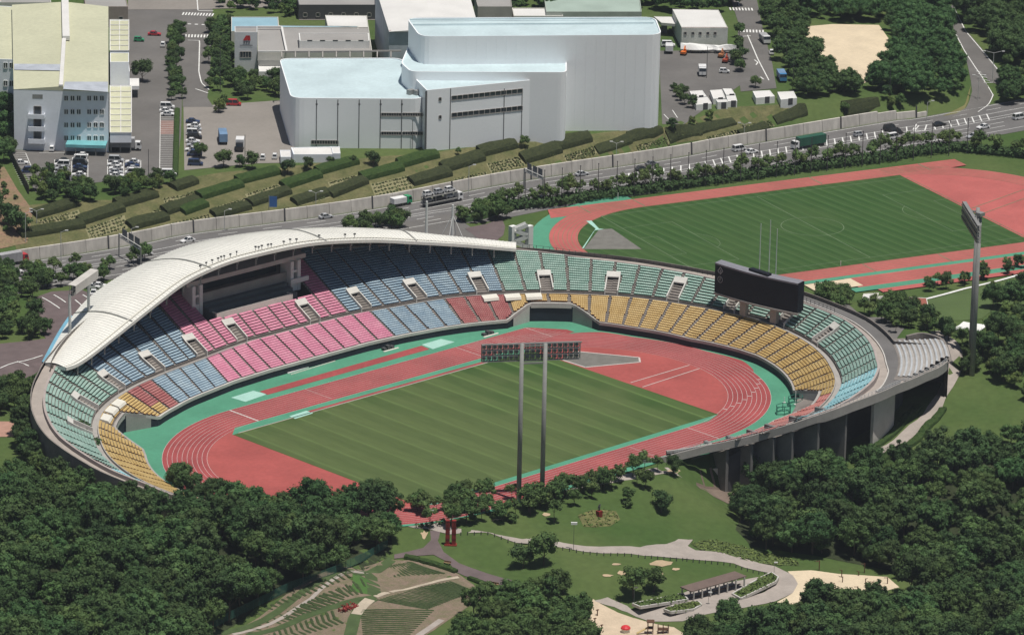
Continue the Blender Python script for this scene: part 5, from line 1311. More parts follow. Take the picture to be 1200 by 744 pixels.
# ------------------------------------------------------------------ trees and shrubs
def crown_mesh(name, seed, R=3.2, hz=.8, lumps=14, n=900, ls=.55, m=None, core=True, flat_top=False):
    lr = (.26, .46) if lumps < 25 else (.15, .34)
    """foliage: leaf clumps spread over many small lobes inside an uneven envelope, with gaps between the lobes"""
    rr = random.Random(seed); mb = MB(); L = []
    for i in range(lumps):
        a = rr.uniform(0, 2*math.pi); b = rr.uniform(-.75, 1); s = math.sqrt(max(0, 1-b*b)); q = rr.uniform(.45, .85) if lumps < 25 else rr.uniform(.5, .98)
        L.append((Vector((math.cos(a)*s*R*q, math.sin(a)*s*R*q, b*R*hz*q)), R*rr.uniform(*lr)))
    L.append((Vector((0, 0, 0)), R*.55))
    for i in range(n):
        c, r = L[rr.randrange(len(L))]
        d = Vector((rr.gauss(0,1), rr.gauss(0,1), rr.gauss(.25,.9))).normalized(); p = c+d*r*rr.uniform(.75, 1.12); p.z *= .95
        nn = (d*1.0+Vector((rr.gauss(0,.45), rr.gauss(0,.45), rr.gauss(.35,.4)))).normalized(); u = nn.orthogonal().normalized(); u = Matrix.Rotation(rr.uniform(0, 6.3), 3, nn) @ u; v = nn.cross(u); l = ls*rr.uniform(.55, 1.3)
        w_ = l*rr.uniform(.5, 1)
        mb.add([p-u*l/2, p-v*w_/2+nn*.06, p+u*l/2, p+v*w_/2-nn*.06], [(0,1,2,3)])
    if core:
        for c, r in L:
            bm = bmesh.new(); bmesh.ops.create_icosphere(bm, subdivisions=1, radius=r*.74)
            vs = [v.co*(1+rr.uniform(-.16,.16))+c for v in bm.verts]; mb.add(vs, [[v.index for v in f.verts] for f in bm.faces]); bm.free()
    return mb.mesh(name, m)
def trunk_mesh(name, h, r, seed, limbs=5, R=2):
    rr = random.Random(seed); mb = MB(); top = Vector((rr.uniform(-.3,.3), rr.uniform(-.3,.3), h)); mid = top*.5+Vector((rr.uniform(-.15,.15), rr.uniform(-.15,.15), 0)); mb.tube((0,0,-.6), mid, r, r*.75, 6, False); mb.tube(mid, top, r*.75, r*.4, 6)
    for i in range(limbs):
        a = i*2*math.pi/limbs+rr.uniform(-.4,.4); st_ = mid+(top-mid)*rr.uniform(.1,.9); mb.tube(st_, st_+Vector((math.cos(a)*R*.6, math.sin(a)*R*.6, R*rr.uniform(.35,.7))), r*.4, r*.12, 4, False)
    return mb.mesh(name, bark)
KIND = {}
def kind(key, variants, **k):
    KIND[key] = variants
def mk(key, nvar, R, hz, th, m, n=800, ls=.55, lumps=14, tr=.16, seed0=0):
    V = []
    for i in range(nvar):
        c = crown_mesh('crown_'+key, seed0+i*17+len(key), R, hz, lumps, n, ls, m); t = trunk_mesh('trunk_'+key, th, tr, seed0+i*5, R=R); V.append((c, t, th+R*hz*.55))
    KIND[key] = V
mk('wood', 9, 4.1, .74, 3.4, leaf_wood, 4200, .40, 58, .2, 100)
mk('round', 5, 2.4, .85, 2.2, leaf_mid, 1300, .38, 15, .14, 200)
mk('dark', 4, 2.5, .95, 1.8, leaf_dark, 1300, .38, 15, .15, 300)
mk('light', 4, 2.2, .9, 1.6, leaf_light, 1200, .36, 13, .13, 400)
mk('airy', 6, 1.8, .75, 2.8, leaf_airy, 420, .36, 10, .09, 500)
mk('shrub', 4, 1.1, .8, .4, leaf_mid, 300, .34, 8, .06, 600)
mk('column', 3, 1.1, 2.0, 1.6, leaf_dark, 500, .4, 12, .1, 700)
def palm_crown(seed):
    rr = random.Random(seed); mb = MB()
    for i in range(16):
        a = i*2*math.pi/16+rr.uniform(-.15,.15); el = rr.uniform(-.2, 1.0); p = Vector((0,0,0)); d = Vector((math.cos(a)*math.cos(el), math.sin(a)*math.cos(el), math.sin(el)))
        side = Vector((-math.sin(a), math.cos(a), 0))
        for j in range(4):
            q = p+d*.5; w0, w1 = .28*(1-j*.18), .28*(1-(j+1)*.2); mb.add([p-side*w0, q-side*w1, q+side*w1, p+side*w0], [(0,1,2,3)]); p = q; d = (d+Vector((0,0,-.38))).normalized()
    return mb.mesh('palm_fronds', leaf_mid)
mk('wood2', 4, 3.6, .9, 4.4, leaf_dark, 3000, .38, 44, .2, 130); mk('woodl', 3, 3.3, .8, 3.4, leaf_mid, 2600, .36, 40, .2, 150)
NAMES_X = 1
KIND['palm'] = [(palm_crown(i), (lambda mb: (mb.tube((0,0,-.5),(0,0,4.2),.16,.12,6), mb.mesh('palm_trunk', bark))[1])(MB()), 4.2) for i in range(3)]
tree_count = 0
NAMES = {'wood2': 'forest_tree', 'woodl': 'forest_tree', 'wood': 'forest_tree', 'round': 'broadleaf_tree', 'dark': 'evergreen_tree', 'light': 'pale_green_tree', 'airy': 'young_tree', 'shrub': 'shrub', 'column': 'columnar_tree', 'palm': 'palm_tree'}
def tree(key, P, s, label, group=None, rr=rnd, name=None, sz=None):
    global tree_count
    c, t, ch = KIND[key][rr.randrange(len(KIND[key]))]
    e = empty(name or NAMES[key], (float(P[0]), float(P[1]), float(P[2])), rr.uniform(0, 6.28), label, 'shrub' if key == 'shrub' else 'tree', group); e.scale = (s, s, s*(sz or rr.uniform(.9, 1.12)))
    link('crown', c, e, (0, 0, ch)); link('trunk', t, e); tree_count += 1; return e
def inpoly(x, y, P):
    c = False; n = len(P)
    for i in range(n):
        x0, y0 = P[i][:2]; x1, y1 = P[(i+1) % n][:2]
        if (y0 > y) != (y1 > y) and x < (x1-x0)*(y-y0)/(y1-y0)+x0: c = not c
    return c
def scatter(px, spacing, seed, jitter=.45):
    P = gpoly(px); rr = random.Random(seed); xs = [p[0] for p in P]; ys = [p[1] for p in P]; out = []; j = 0
    y = min(ys)
    while y < max(ys):
        x = min(xs)+(spacing/2 if j % 2 else 0)
        while x < max(xs):
            a = x+rr.uniform(-jitter, jitter)*spacing; b = y+rr.uniform(-jitter, jitter)*spacing
            if inpoly(a, b, P): out.append((a, b))
            x += spacing
        y += spacing*.87; j += 1
    if not out: return []
    A = np.array(out); Z = ground_z(A[:, 0], A[:, 1]); return [np.array([a, b, z]) for (a, b), z in zip(out, Z)]
def wood(px, spacing, keys, seed, label, group, s=(.85, 1.2), name=None):
    rr = random.Random(seed); pts = scatter(px, spacing, seed)
    for P in pts: tree(rr.choice(keys), P, rr.uniform(*s), label, group, rr, name)
    return len(pts)
def mass(px, spacing, keys, seed, label, s=(.85, 1.2), name='woodland', frac=None):
    """a wood that reads as one mass: crowns joined in one object"""
    rr = random.Random(seed); pts = scatter(px, spacing, seed); V = []; F = []; off = 0; MI = []; mats = [leaf_dark, leaf_mid, leaf_light, leaf_wood, leaf_airy]
    vs_all = []; lv = []; ls_ = []; mi_all = []
    for P in pts:
        k = rr.choice(keys); c, t, ch = KIND[k][rr.randrange(len(KIND[k]))]; s_ = rr.uniform(*s); a = rr.uniform(0, 6.28)
        co = np.empty(len(c.vertices)*3); c.vertices.foreach_get('co', co); co = co.reshape(-1, 3)*s_; ca, sa = math.cos(a), math.sin(a)
        co = np.stack([co[:, 0]*ca-co[:, 1]*sa+P[0], co[:, 0]*sa+co[:, 1]*ca+P[1], co[:, 2]+P[2]+ch*s_], 1)
        li = np.empty(len(c.loops), dtype=np.int32); c.loops.foreach_get('vertex_index', li); lt = np.empty(len(c.polygons), dtype=np.int32); c.polygons.foreach_get('loop_total', lt)
        vs_all.append(co); lv.append(li+off); ls_.append(lt); off += len(co); mi_all.append(np.full(len(lt), mats.index(c.materials[0]), dtype=np.int32))
    if not vs_all: return 0
    me = bpy.data.meshes.new(name); V = np.concatenate(vs_all); LI = np.concatenate(lv); LT = np.concatenate(ls_)
    me.vertices.add(len(V)); me.vertices.foreach_set('co', V.ravel()); me.loops.add(len(LI)); me.loops.foreach_set('vertex_index', LI.astype(np.int32))
    me.polygons.add(len(LT)); me.polygons.foreach_set('loop_start', np.concatenate([[0], np.cumsum(LT)[:-1]]).astype(np.int32)); me.polygons.foreach_set('loop_total', LT)
    for m in mats: me.materials.append(m)
    me.polygons.foreach_set('material_index', np.concatenate(mi_all)); me.update(calc_edges=True)
    o = link(name, me); tag(o, label, 'woodland', kind='stuff'); return len(pts)
cnt = {}
# darker leaf litter under the woods
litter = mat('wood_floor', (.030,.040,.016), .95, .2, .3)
A1 = [(-60,582),(0,568),(40,568),(70,575),(100,592),(150,610),(200,618),(235,614),(262,604),(300,602),(345,604),(400,610),(440,616),(458,622),(460,642),(445,655),(400,672),(355,688),(300,712),(250,744),(230,790),(-60,790)]
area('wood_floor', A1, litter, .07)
cnt['A'] = wood(A1, 6.3, ['wood','wood','wood','wood2','wood','woodl'], 1, 'dark green broadleaf tree in the dense wood at the lower left', 'trees of the dense wood at the lower left', (.72, 1.3), 'forest_tree')
A2 = [(905,590),(930,575),(960,560),(990,566),(1030,556),(1080,552),(1130,540),(1170,528),(1210,516),(1260,510),(1260,800),(900,800),(850,762),(930,736),(990,722),(1066,706),(1070,684),(1040,668),(1010,662),(960,652),(920,646),(880,640),(862,620),(870,600)]
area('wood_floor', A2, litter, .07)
cnt['B'] = wood(A2, 6.7, ['wood','wood2','wood','woodl','woodl'], 2, 'dark green broadleaf tree in the wood at the lower right', 'trees of the wood at the lower right', (.7, 1.3), 'woodland_tree')
cnt['B2'] = wood([(868,632),(930,640),(990,652),(1040,662),(1055,672),(1030,668),(960,655),(890,645)], 4.6, ['wood2','dark'], 12, 'dark tree on the front edge of the lower right wood, above the sand', 'front trees of the lower right wood', (.7, 1.0), 'woodland_tree')
cnt['B3'] = wood([(864,600),(880,632),(925,643),(985,652),(960,628),(900,604)], 5.2, ['wood2','dark','woodl'], 13, 'tree on the left front edge of the lower right wood, beside the lawn', 'left front trees of the lower right wood', (.75, 1.05), 'woodland_tree')
rr_ = random.Random(77)
for k in np.arange(-134, -84, 2.6):
    for dr in (2.8,):
        P = kpos(k+rr_.uniform(-.8,.8), ring_r(k)+dr+rr_.uniform(-.6,.6)); P[2] = h1(P[0], P[1]); tree(rr_.choice(['wood2','dark','woodl']), P, rr_.uniform(.72, .92), 'dark leafy tree close against the curved outer wall at the left', 'dark trees against the left outer wall', rr_)
for i_ in range(17):
    x_ = -60+i_*4.5+rr_.uniform(-1,1); y_ = -53.2-rr_.uniform(0,1.6) if x_ > -46 else -53.5+(-46-x_)*.35; tree(rr_.choice(['airy','airy','round']), (x_, y_, h1(x_, y_)), rr_.uniform(.85,1.25), 'slender leafy tree lining the near edge of the red track', 'slender trees lining the near edge of the track', rr_)
wood([(468,596),(520,590),(600,583),(604,592),(520,601),(470,607)], 4.2, ['airy','airy','round'], 14, 'slender leafy tree hiding the near edge of the track, left of the floodlight poles', 'slender trees left of the floodlight poles', (.85,1.15))
for x_, y_, s_ in ((404,604,.85),(418,606,.9),(432,606,.95),(446,608,1.0),(456,616,.95),(452,600,.8)): tree('wood2', gt(x_, y_), s_, 'dark green broadleaf tree in the dense wood at the lower left', 'trees of the dense wood at the lower left', rr_, 'forest_tree')
cnt['C'] = wood([(530,752),(560,712),(600,700),(640,702),(672,712),(690,730),(690,800),(520,800)], 4.8, ['round','woodl','woodl','round'], 3, 'mid-green tree in the clump at the bottom centre beside the playground', 'clump of trees at the bottom centre', (.8, 1.2), 'clump_tree')
cnt['C2'] = wood([(812,762),(820,736),(850,730),(880,732),(905,728),(930,730),(900,800),(815,800)], 4.6, ['wood','dark'], 4, 'dark tree in the clump below the curved park path at the bottom', 'clump of trees below the curved park path', (.7, 1.0), 'clump_tree')
# upper right woods
mass([(905,-10),(1110,-10),(1110,30),(1118,60),(1128,90),(1130,105),(1112,122),(1090,118),(1060,116),(1028,118),(1020,108),(1030,92),(1045,72),(1058,60),(1044,42),(1036,27),(975,26),(940,28),(925,12),(905,4)], 5.2, ['wood','round','wood','dark'], 5, 'dense green wood around the sandy sports ground at the upper right', (.75, 1.15), 'woodland')
mass([(895,6),(920,12),(936,30),(944,50),(948,62),(966,78),(974,94),(1000,100),(1006,112),(960,118),(935,110),(920,90),(912,60),(900,30)], 4.6, ['round','dark','wood'], 6, 'belt of green trees between the side street and the sandy sports ground', (.7, 1.0), 'woodland')
mass([(1120,-10),(1260,-10),(1260,108),(1205,98),(1178,82),(1156,56),(1136,34)], 5.4, ['wood','wood','round'], 7, 'dark green wooded hillside beyond the ramp road at the upper right', (.8, 1.25), 'woodland')
mass([(1168,96),(1205,108),(1205,120),(1180,124),(1170,118)], 4.0, ['wood','round'], 8, 'small clump of trees inside the loop of the ramp road', (.7, .95), 'woodland')
mass([(430,-10),(870,-10),(860,16),(780,16),(770,10),(700,16),(655,16),(590,18),(560,10)], 5.4, ['round','dark','wood'], 9, 'line of green trees along the top edge behind the factory halls', (.7, 1.0), 'woodland')
mass([(240,-10),(345,-10),(345,24),(300,16),(262,16),(250,8)], 5, ['round','dark','light'], 10, 'trees along the street at the top edge left of the dirt yard', (.7, .95), 'woodland')
# shrub belt along the far side of the warm-up track, and its trees
belt = MB(); rr = random.Random(5); BL = [gt(x, y) for x, y in ((548,262),(600,247),(650,243),(720,233),(800,222),(880,211),(960,200),(1040,190),(1080,183),(1120,178),(1200,186),(1260,196))]
bd = np.concatenate([[0], np.cumsum([np.hypot(*(b-a)[:2]) for a, b in zip(BL[:-1], BL[1:])])]); BLa = np.array(BL)
for s in np.arange(14, bd[-1], .8):
    for q in range(4):
        x = np.interp(s, bd, BLa[:, 0])+rr.uniform(-.6,.6); y = np.interp(s, bd, BLa[:, 1])+q*1.5+rr.uniform(-.5,.5); leafclump(belt, (x, y, 1.0+rr.uniform(0,1.2)), 1.15, 13, rr, .9, .55)
for i in range(len(BL)-1):
    a, b = BL[i], BL[i+1]; belt.add([(a[0], a[1]+.6, -.2), (b[0], b[1]+.6, -.2), (b[0], b[1]+5, -.2), (a[0], a[1]+5, -.2), (a[0], a[1]+1.2, 1.9), (b[0], b[1]+1.2, 1.9), (b[0], b[1]+4.4, 1.9), (a[0], a[1]+4.4, 1.9)], [(4,5,6,7), (0,1,5,4), (2,3,7,6)])
o = belt.build('shrub_belt', leaf_dark); tag(o, 'dense dark shrub belt between the highway and the warm-up track', 'shrubbery', kind='stuff')
for i, s in enumerate(np.arange(8, bd[-1]-2, 3.3)):
    x = np.interp(s, bd, BLa[:, 0]); y = np.interp(s, bd, BLa[:, 1])+rr.uniform(2,6); tree('airy', (x+rr.uniform(-1,1), y, .0), rr.uniform(1.0,1.5), 'thin young tree in the belt between the highway and the warm-up track', 'young trees between highway and warm-up track', rr)
# smaller groups: (polygon, spacing, kinds, scale, label, group)
GR = [([(-20,300),(20,318),(45,322),(58,335),(40,350),(20,362),(-20,362)], 4.6, ['round','dark'], (.75,1.1), 'green tree between the highway and the drives at the left edge', 'trees at the left edge by the highway'),
      ([(-20,362),(40,366),(50,385),(68,398),(45,402),(20,404),(-20,404)], 4.6, ['round','airy','dark'], (.8,1.15), 'green tree around the west car park behind the roof', 'trees round the west car park'),
      ([(45,318),(100,315),(112,330),(70,340),(48,338)], 4.8, ['round','airy'], (.8,1.1), 'green tree beside the highway above the west car park', 'trees between highway and west car park'),
      ([(112,318),(170,300),(180,304),(150,322),(125,338),(112,334)], 5, ['round','airy'], (.7,1.0), 'green tree between the crescent roof and the highway', 'trees between roof and highway'),
      ([(-10,456),(28,450),(44,462),(44,486),(20,490),(-10,486)], 4.4, ['round','dark'], (.8,1.2), 'green tree outside the left end of the bowl', 'trees outside the left end of the bowl'),
      ([(22,486),(44,484),(56,498),(70,516),(92,536),(118,553),(100,560),(66,552),(40,530),(24,508)], 4.2, ['dark','wood','round'], (.8,1.1), 'dark tree against the curved outer wall at the left', 'dark trees against the left outer wall'),
      ([(400,270),(470,262),(476,272),(440,276),(405,276)], 4.2, ['round','dark'], (.85,1.15), 'green tree on the plaza behind the middle of the roof', 'trees behind the roof'),
      ([(538,262),(560,250),(590,247),(600,256),(560,262),(545,266)], 3.8, ['airy','round'], (.8,1.1), 'green tree beside the purple path at the right end of the roof', 'trees by the purple path'),
      ([(206,30),(216,30),(214,120),(208,128),(200,120),(198,60)], 4.2, ['round','dark'], (.65,.95), 'street tree in the row along the left side of the side road', 'street trees left of the side road'),
      ([(244,28),(272,32),(274,84),(266,90),(242,86),(240,60)], 4.8, ['dark','round'], (.7,1.05), 'street tree between the side road and the white office tower', 'street trees beside the office tower'),
      ([(243,94),(330,92),(330,116),(290,118),(244,104)], 5.4, ['round','dark'], (.7,1.05), 'tree on the kerb above the pale car park', 'trees above the pale car park'),
      ([(38,208),(108,218),(112,240),(60,246),(36,236)], 4.4, ['round','dark','light'], (.75,1.05), 'round tree below the factory car park on the left', 'trees below the factory car park'),
      ([(122,216),(196,212),(205,222),(196,230),(130,236)], 4.2, ['dark','round','light'], (.75,1.05), 'round tree on the bank below the right of the factory car park', 'trees on the bank below the factory car park'),
      ([(0,112),(14,112),(14,190),(2,190)], 4.6, ['wood','dark'], (.7,.95), 'dark tree against the left end of the factory', 'dark trees left of the factory'),
      ([(862,42),(866,40),(872,84),(866,92),(856,72)], 4.0, ['round','dark'], (.65,.9), 'tree between the warehouse yard and the side street on the right', 'trees beside the warehouse yard'),
      ([(788,106),(797,104),(812,128),(802,134)], 4.0, ['dark','round'], (.5,.75), 'small tree left of the site cabins', 'small trees left of the site cabins'),
      ([(945,128),(1010,124),(1024,130),(985,134),(950,134)], 5.5, ['round','dark'], (.5,.8), 'small tree on the terrace below the sports ground', 'small trees below the sports ground'),
      ([(1030,118),(1085,118),(1092,126),(1060,132),(1040,138)], 4.2, ['light','round'], (.7,1.0), 'tree at the top of the retaining wall beside the ramp road', 'trees at the end of the retaining wall'),
      ([(955,345),(990,352),(1002,362),(988,372),(960,360)], 4.2, ['round','airy'], (.9,1.2), 'tree behind the bowl just right of the scoreboard', 'trees right of the scoreboard'),
      ([(1012,368),(1040,360),(1060,362),(1100,376),(1085,388),(1060,390),(1046,392),(1030,378)], 4.2, ['round','dark','airy'], (.8,1.1), 'tree on the bank between the park buildings and the small white stand', 'trees by the park buildings'),
      ([(1062,392),(1085,384),(1120,392),(1136,410),(1142,436),(1132,452),(1128,425),(1110,398),(1085,390)], 3.8, ['round','dark'], (.7,1.0), 'tree beside the curved ramp path round the end wall', 'trees beside the curved ramp path'),
      ([(1148,400),(1200,376),(1260,360),(1260,470),(1200,472),(1170,452),(1150,424)], 5.2, ['wood','dark','light'], (.75,1.1), 'tree on the bank right of the tall floodlight pole', 'trees right of the tall floodlight'),
      ([(1160,350),(1200,338),(1260,330),(1260,372),(1190,378),(1165,372)], 5.2, ['dark','wood','light'], (.7,1.0), 'dark tree on the far edge of the mown field', 'trees by the mown field'),
      ([(1075,336),(1128,326),(1200,310),(1200,318),(1130,336),(1080,347)], 4.6, ['dark','airy'], (.65,.9), 'tree in the row between the warm-up runways and the mown field', 'trees between warm-up ground and mown field'),
      ([(470,600),(560,590),(640,580),(720,568),(790,556),(800,564),(730,582),(650,596),(560,606),(478,616)], 5.6, ['airy','airy','airy','round'], (.85,1.2), 'slender young tree along the near edge of the stadium', 'young trees along the near edge of the stadium'),
      ([(-10,200),(6,200),(30,245),(34,270),(10,290),(-10,295)], 6.0, ['shrub','shrub','dark'], (.8,1.6), 'scrubby bush on the reddish bare slope at the left edge', 'bushes on the reddish slope'),
      ([(870,562),(900,560),(930,548),(980,545),(1000,560),(950,574),(905,590)], 4.4, ['wood','dark'], (.75,1.05), 'dark tree at the foot of the deck piers', 'trees at the foot of the deck piers'),
      ([(200,560),(232,570),(262,580),(258,592),(236,596),(205,582)], 4.2, ['dark','wood'], (.7,1.0), 'dark tree at the near end of the track on the left', 'trees at the left near end of the track')]
for i, (px, sp, ks_, sc, lab, grp) in enumerate(GR): wood(px, sp, ks_, 40+i, lab, grp, sc)
nb = MB(); rr = random.Random(21); NL = [np.array([x, y, h1(x, y)]) for x, y in ((-62,-46.5),(-52,-50),(-40,-51.6),(-20,-52.2),(0,-52.8),(18,-53.6))]
nd = np.concatenate([[0], np.cumsum([np.hypot(*(b-a)[:2]) for a, b in zip(NL[:-1], NL[1:])])]); NLa = np.array(NL)
for s in np.arange(0, nd[-1], .55):
    if math.sin(s*.35)+math.sin(s*.13+1) < .1: continue
    x = np.interp(s, nd, NLa[:, 0])+rr.uniform(-.7,.7); y = np.interp(s, nd, NLa[:, 1])+rr.uniform(-.7,.7); leafclump(nb, (x, y, float(np.interp(s, nd, NLa[:, 2]))+rr.uniform(.1,.9)), rr.uniform(.5,1.0), 16, rr, .9, .34)
o = nb.build('near_shrubbery', leaf_mid); tag(o, 'ragged green shrubs along the near edge of the running track', 'shrubbery', kind='stuff')
# single trees of the park, each placed (foot pixel, scale)
ONE = [('wood',958,722,1.15,'big dark tree standing in front of the exercise sand'),('dark',613,666,1.25,'dark bushy tree beside the path in the park lawn'),('round',637,662,1.5,'broad green tree with a clear trunk just right of the dark bushy tree'),('round',742,700,1.45,'green tree left of the open shelter'),('round',766,693,1.15,'green tree between its neighbour and the open shelter'),
       ('dark',775,600,1.2,'large dark tree on the grassy bank below the deck'),('round',736,590,.8,'small round tree on the upper lawn'),('shrub',735,594,1.2,'low shrub under the small round tree on the upper lawn'),('shrub',552,612,1.3,'dark low shrub near the red columns'),('shrub',600,611,1.3,'dark low shrub in the middle of the upper lawn'),
       ('airy',650,612,1.2,'slim tree on the upper lawn left of the flower bed'),('airy',622,604,1.1,'slim tree further left on the upper lawn'),('round',673,592,.75,'small tree above the flower bed'),('round',660,695,.8,'dark small tree above the clump at the bottom centre'),('dark',790,556,1.0,'dark shrubby tree at the left end of the deck'),
       ('dark',1020,540,.6,'small dark tree at the foot of the ramp path'),('dark',1120,482,.0,''),('dark',166,96,1.35,'big dark round tree beside the loading canopies'),('light',257,132,1.0,'bright yellow-green tree at the corner of the pale car park'),('round',262,128,.8,'green tree just behind the bright yellow-green tree'),
       ('round',262,196,1.15,'wide green tree at the bottom of the pale car park'),('round',235,186,.9,'green tree over the parked cars at the bottom left of the pale car park'),('dark',281,196,.7,'small dark tree left of the white trucks'),('round',296,198,1.0,'green tree at the bottom right of the pale car park'),
       ('dark',337,204,.9,'dark tree on the slope left of the long low shed'),('dark',361,200,.8,'dark tree on the slope below the long low shed'),('dark',438,195,.95,'dark conifer-like tree below the window bands of the factory hall'),('dark',388,194,.55,'little dark tree on the slope below the low wing'),
       ('dark',413,192,.5,'little dark shrub tree between the low wing and the slope'),('round',614,173,.7,'round tree at the foot of the middle wing'),('light',811,147,.6,'pale green bush on the slope right of the hall'),('dark',787,152,.7,'dark bush at the right foot of the tall hall'),('light',831,142,.7,'yellow-green bush below the site cabins'),
       ('round',537,182,.45,'small bush at the foot of the middle wing'),('column',985,378,.9,''),('round',885,103,.8,'tree at the bend of the side street left of the garage cabin')]
for k, x, y, s, lab in ONE:
    if s > 0 and lab: tree(k, gt(x, y), s, lab)
for i, (x, y) in enumerate([(112,540),(124,548),(136,556),(150,565),(157,568),(166,572),(177,574),(100,528)]):
    P = gt(x, y+16); z = topz(P, y+2); tree('palm', (P[0], P[1], z-4.4), 1.0, f'small palm on the bank below the yellow seats, {ORD[[7,0,1,2,3,4,5,6].index(i) if i < 8 else i]} from the left', 'palms below the yellow seats')
# young sports-ground trees in front of the sand
for i, x in enumerate((978,990,1003)): tree('round', gt(x, 108), .95, f'round tree on the lower edge of the sandy sports ground, {ORD[i]} from the left', 'round trees in front of the sports ground')
print('trees', tree_count, cnt)
# ------------------------------------------------------------------ floodlight towers
def lamp_panel(root, C, t, wd, ht, nx, ny, tilt=.25, curve=0.0):
    """open frame full of round lamps; C centre, t along the panel"""
    n = np.array([-t[1], t[0], 0]); 
    if n @ (np.array([0, 0, 0])-C) < 0: n = -n
    def pt(a, z, o=0): return C + t*a + n*(o+tilt*(-z)*.0) + np.array([0, 0, z])
    mb = MB()
    for i in range(nx+1): a = -wd/2+wd*i/nx; mb.beam(pt(a, -ht/2), pt(a, ht/2), .14, .14); mb.beam(pt(a, -ht/2, -.9), pt(a, ht/2, -.9), .1, .1)
    for j in range(ny+1):
        z = -ht/2+ht*j/ny; mb.beam(pt(-wd/2, z), pt(wd/2, z), .14, .14); mb.beam(pt(-wd/2, z, -.9), pt(wd/2, z, -.9), .1, .1); mb.quad(pt(-wd/2, z, 0), pt(wd/2, z, 0), pt(wd/2, z, -.9), pt(-wd/2, z, -.9))
    child(mb, 'lamp_frame', steel, root)
    mb = MB(); gm_ = MB()
    for i in range(nx):
        for j in range(ny):
            a = -wd/2+wd*(i+.5)/nx; z = -ht/2+ht*(j+.5)/ny; r = min(wd/nx, ht/ny)*.40
            p = pt(a, z, -.5); q = pt(a, z-.14, .28); mb.tube(p, q, r*.55, r, 8)
    child(mb, 'floodlamps', mat('lamp_housing', (.20,.20,.20), .4, metal=.5), root)['kind'] = 'stuff'
# near pair of poles with one wide panel
ft = loc_root('floodlight_tower', gt(608,586), 'floodlight tower of two grey poles and one wide lamp panel before the pitch', 'floodlight')
pl, pr = gt(607.8,588), gt(635,587); zt_ = [topz(pl, 402.5), topz(pr, 402.5)]
for P, z in ((pl, zt_[0]), (pr, zt_[1])):
    mb = MB(); mb.tube((P[0], P[1], P[2]-1), (P[0], P[1], z), .62, .48, 12); child(mb, 'pole', polegrey, ft, smooth=True)
tz = sum(zt_)/2; ctr = (pl+pr)/2; ctr[2] = 0
tdir = (pr-pl)*[1, 1, 0]; tdir = tdir/np.linalg.norm(tdir); nn_ = np.array([-tdir[1], tdir[0], 0])
lamp_panel(ft, np.array([ctr[0], ctr[1], tz-2.4])+nn_*1.4-tdir*(.5), tdir, 24.2, 4.3, 18, 3)
mb = MB(); mb.beam(pl*[1,1,0]+[0,0,tz-5], pr*[1,1,0]+[0,0,tz-5], .3, .4); mb.beam(pl*[1,1,0]+[0,0,tz-.6], pr*[1,1,0]+[0,0,tz-.6], .3, .3)
for s in (-1, 1): mb.beam(ctr+tdir*s*12+nn_*.6+[0,0,tz-.2], ctr+nn_*.6+[0,0,tz-.2], .25, .25)
child(mb, 'walkway_beam', steel, ft)
# right-hand tower: panel seen almost edge-on
rt = loc_root('floodlight_tower', gt(1139,440), 'tall floodlight tower rising from the trees by the curved ramp at the right', 'floodlight')
P = gt(1139,440); z = topz(P, 252); mb = MB(); mb.tube((P[0], P[1], P[2]-1), (P[0], P[1], z), .72, .52, 12); child(mb, 'pole', polegrey, rt, smooth=True)
e_ = _fw*[1,1,0]/np.linalg.norm(_fw*[1,1,0]); P2 = P+e_*6.5; mb = MB(); mb.tube((P2[0], P2[1], P2[2]-1), (P2[0], P2[1], z), .72, .52, 12); child(mb, 'pole', polegrey, rt, smooth=True)
td2 = e_*.995-_r*.10; td2 = td2/np.linalg.norm(td2); lamp_panel(rt, np.array([P[0], P[1], z-3.0])+e_*3.2-_r*2.3, td2, 22, 4.8, 16, 3)
mb = MB(); C_ = np.array([P[0], P[1], z-1]); mb.beam(C_, C_+e_*6.5, .4, .5); mb.beam(C_, C_-_r*2.2, .3, .4); mb.beam(C_+e_*6.5, C_+e_*6.5-_r*2.2, .3, .4); mb.box(P[0]-.9, P[0]+.9, P[1]-.9, P[1]+.9, z-.2, z+.7); child(mb, 'head_bracket', steel, rt)
# left tower standing behind the roof tip
lt = loc_root('floodlight_tower', gt(92,392), 'pale floodlight tower with slanting lamp panel at the left tip of the roof', 'floodlight')
La, Lb = at(82,392,16), at(104,376,16); 
for q, ty in ((La, 345), (Lb, 330)):
    z = topz(q, ty); mb = MB(); mb.tube((q[0], q[1], 8), (q[0], q[1], z), .42, .36, 8); child(mb, 'pole', mat('pale_pole', (.55,.56,.55), .5), lt)
zl = topz(La, 340); d = (Lb-La)*[1,1,0]; d = d/np.linalg.norm(d); n = np.array([-d[1], d[0], 0]); mid_ = (La+Lb)/2; mid_[2] = zl
lamp_panel(lt, mid_+d*1.0-n*1.0+[0,0,0], d, 15, 2.8, 12, 2)
mb = MB(); mb.quad(mid_-d*6.5-n*1.8+[0,0,1.4], mid_+d*8.5-n*1.8+[0,0,1.4], mid_+d*8.5+n*.3+[0,0,1.6], mid_-d*6.5+n*.3+[0,0,1.6]); mb.quad(mid_-d*6.5-n*1.8+[0,0,-.9], mid_+d*8.5-n*1.8+[0,0,-.9], mid_+d*8.5-n*1.8+[0,0,1.4], mid_-d*6.5-n*1.8+[0,0,1.4]); child(mb, 'panel_back', conc_light, lt)
mb = MB()
for q in (La, Lb): mb.beam(q+[0,0,-1], q+d*0-n*4+[0,0,-3], .25, .25)
child(mb, 'brace', white, lt)

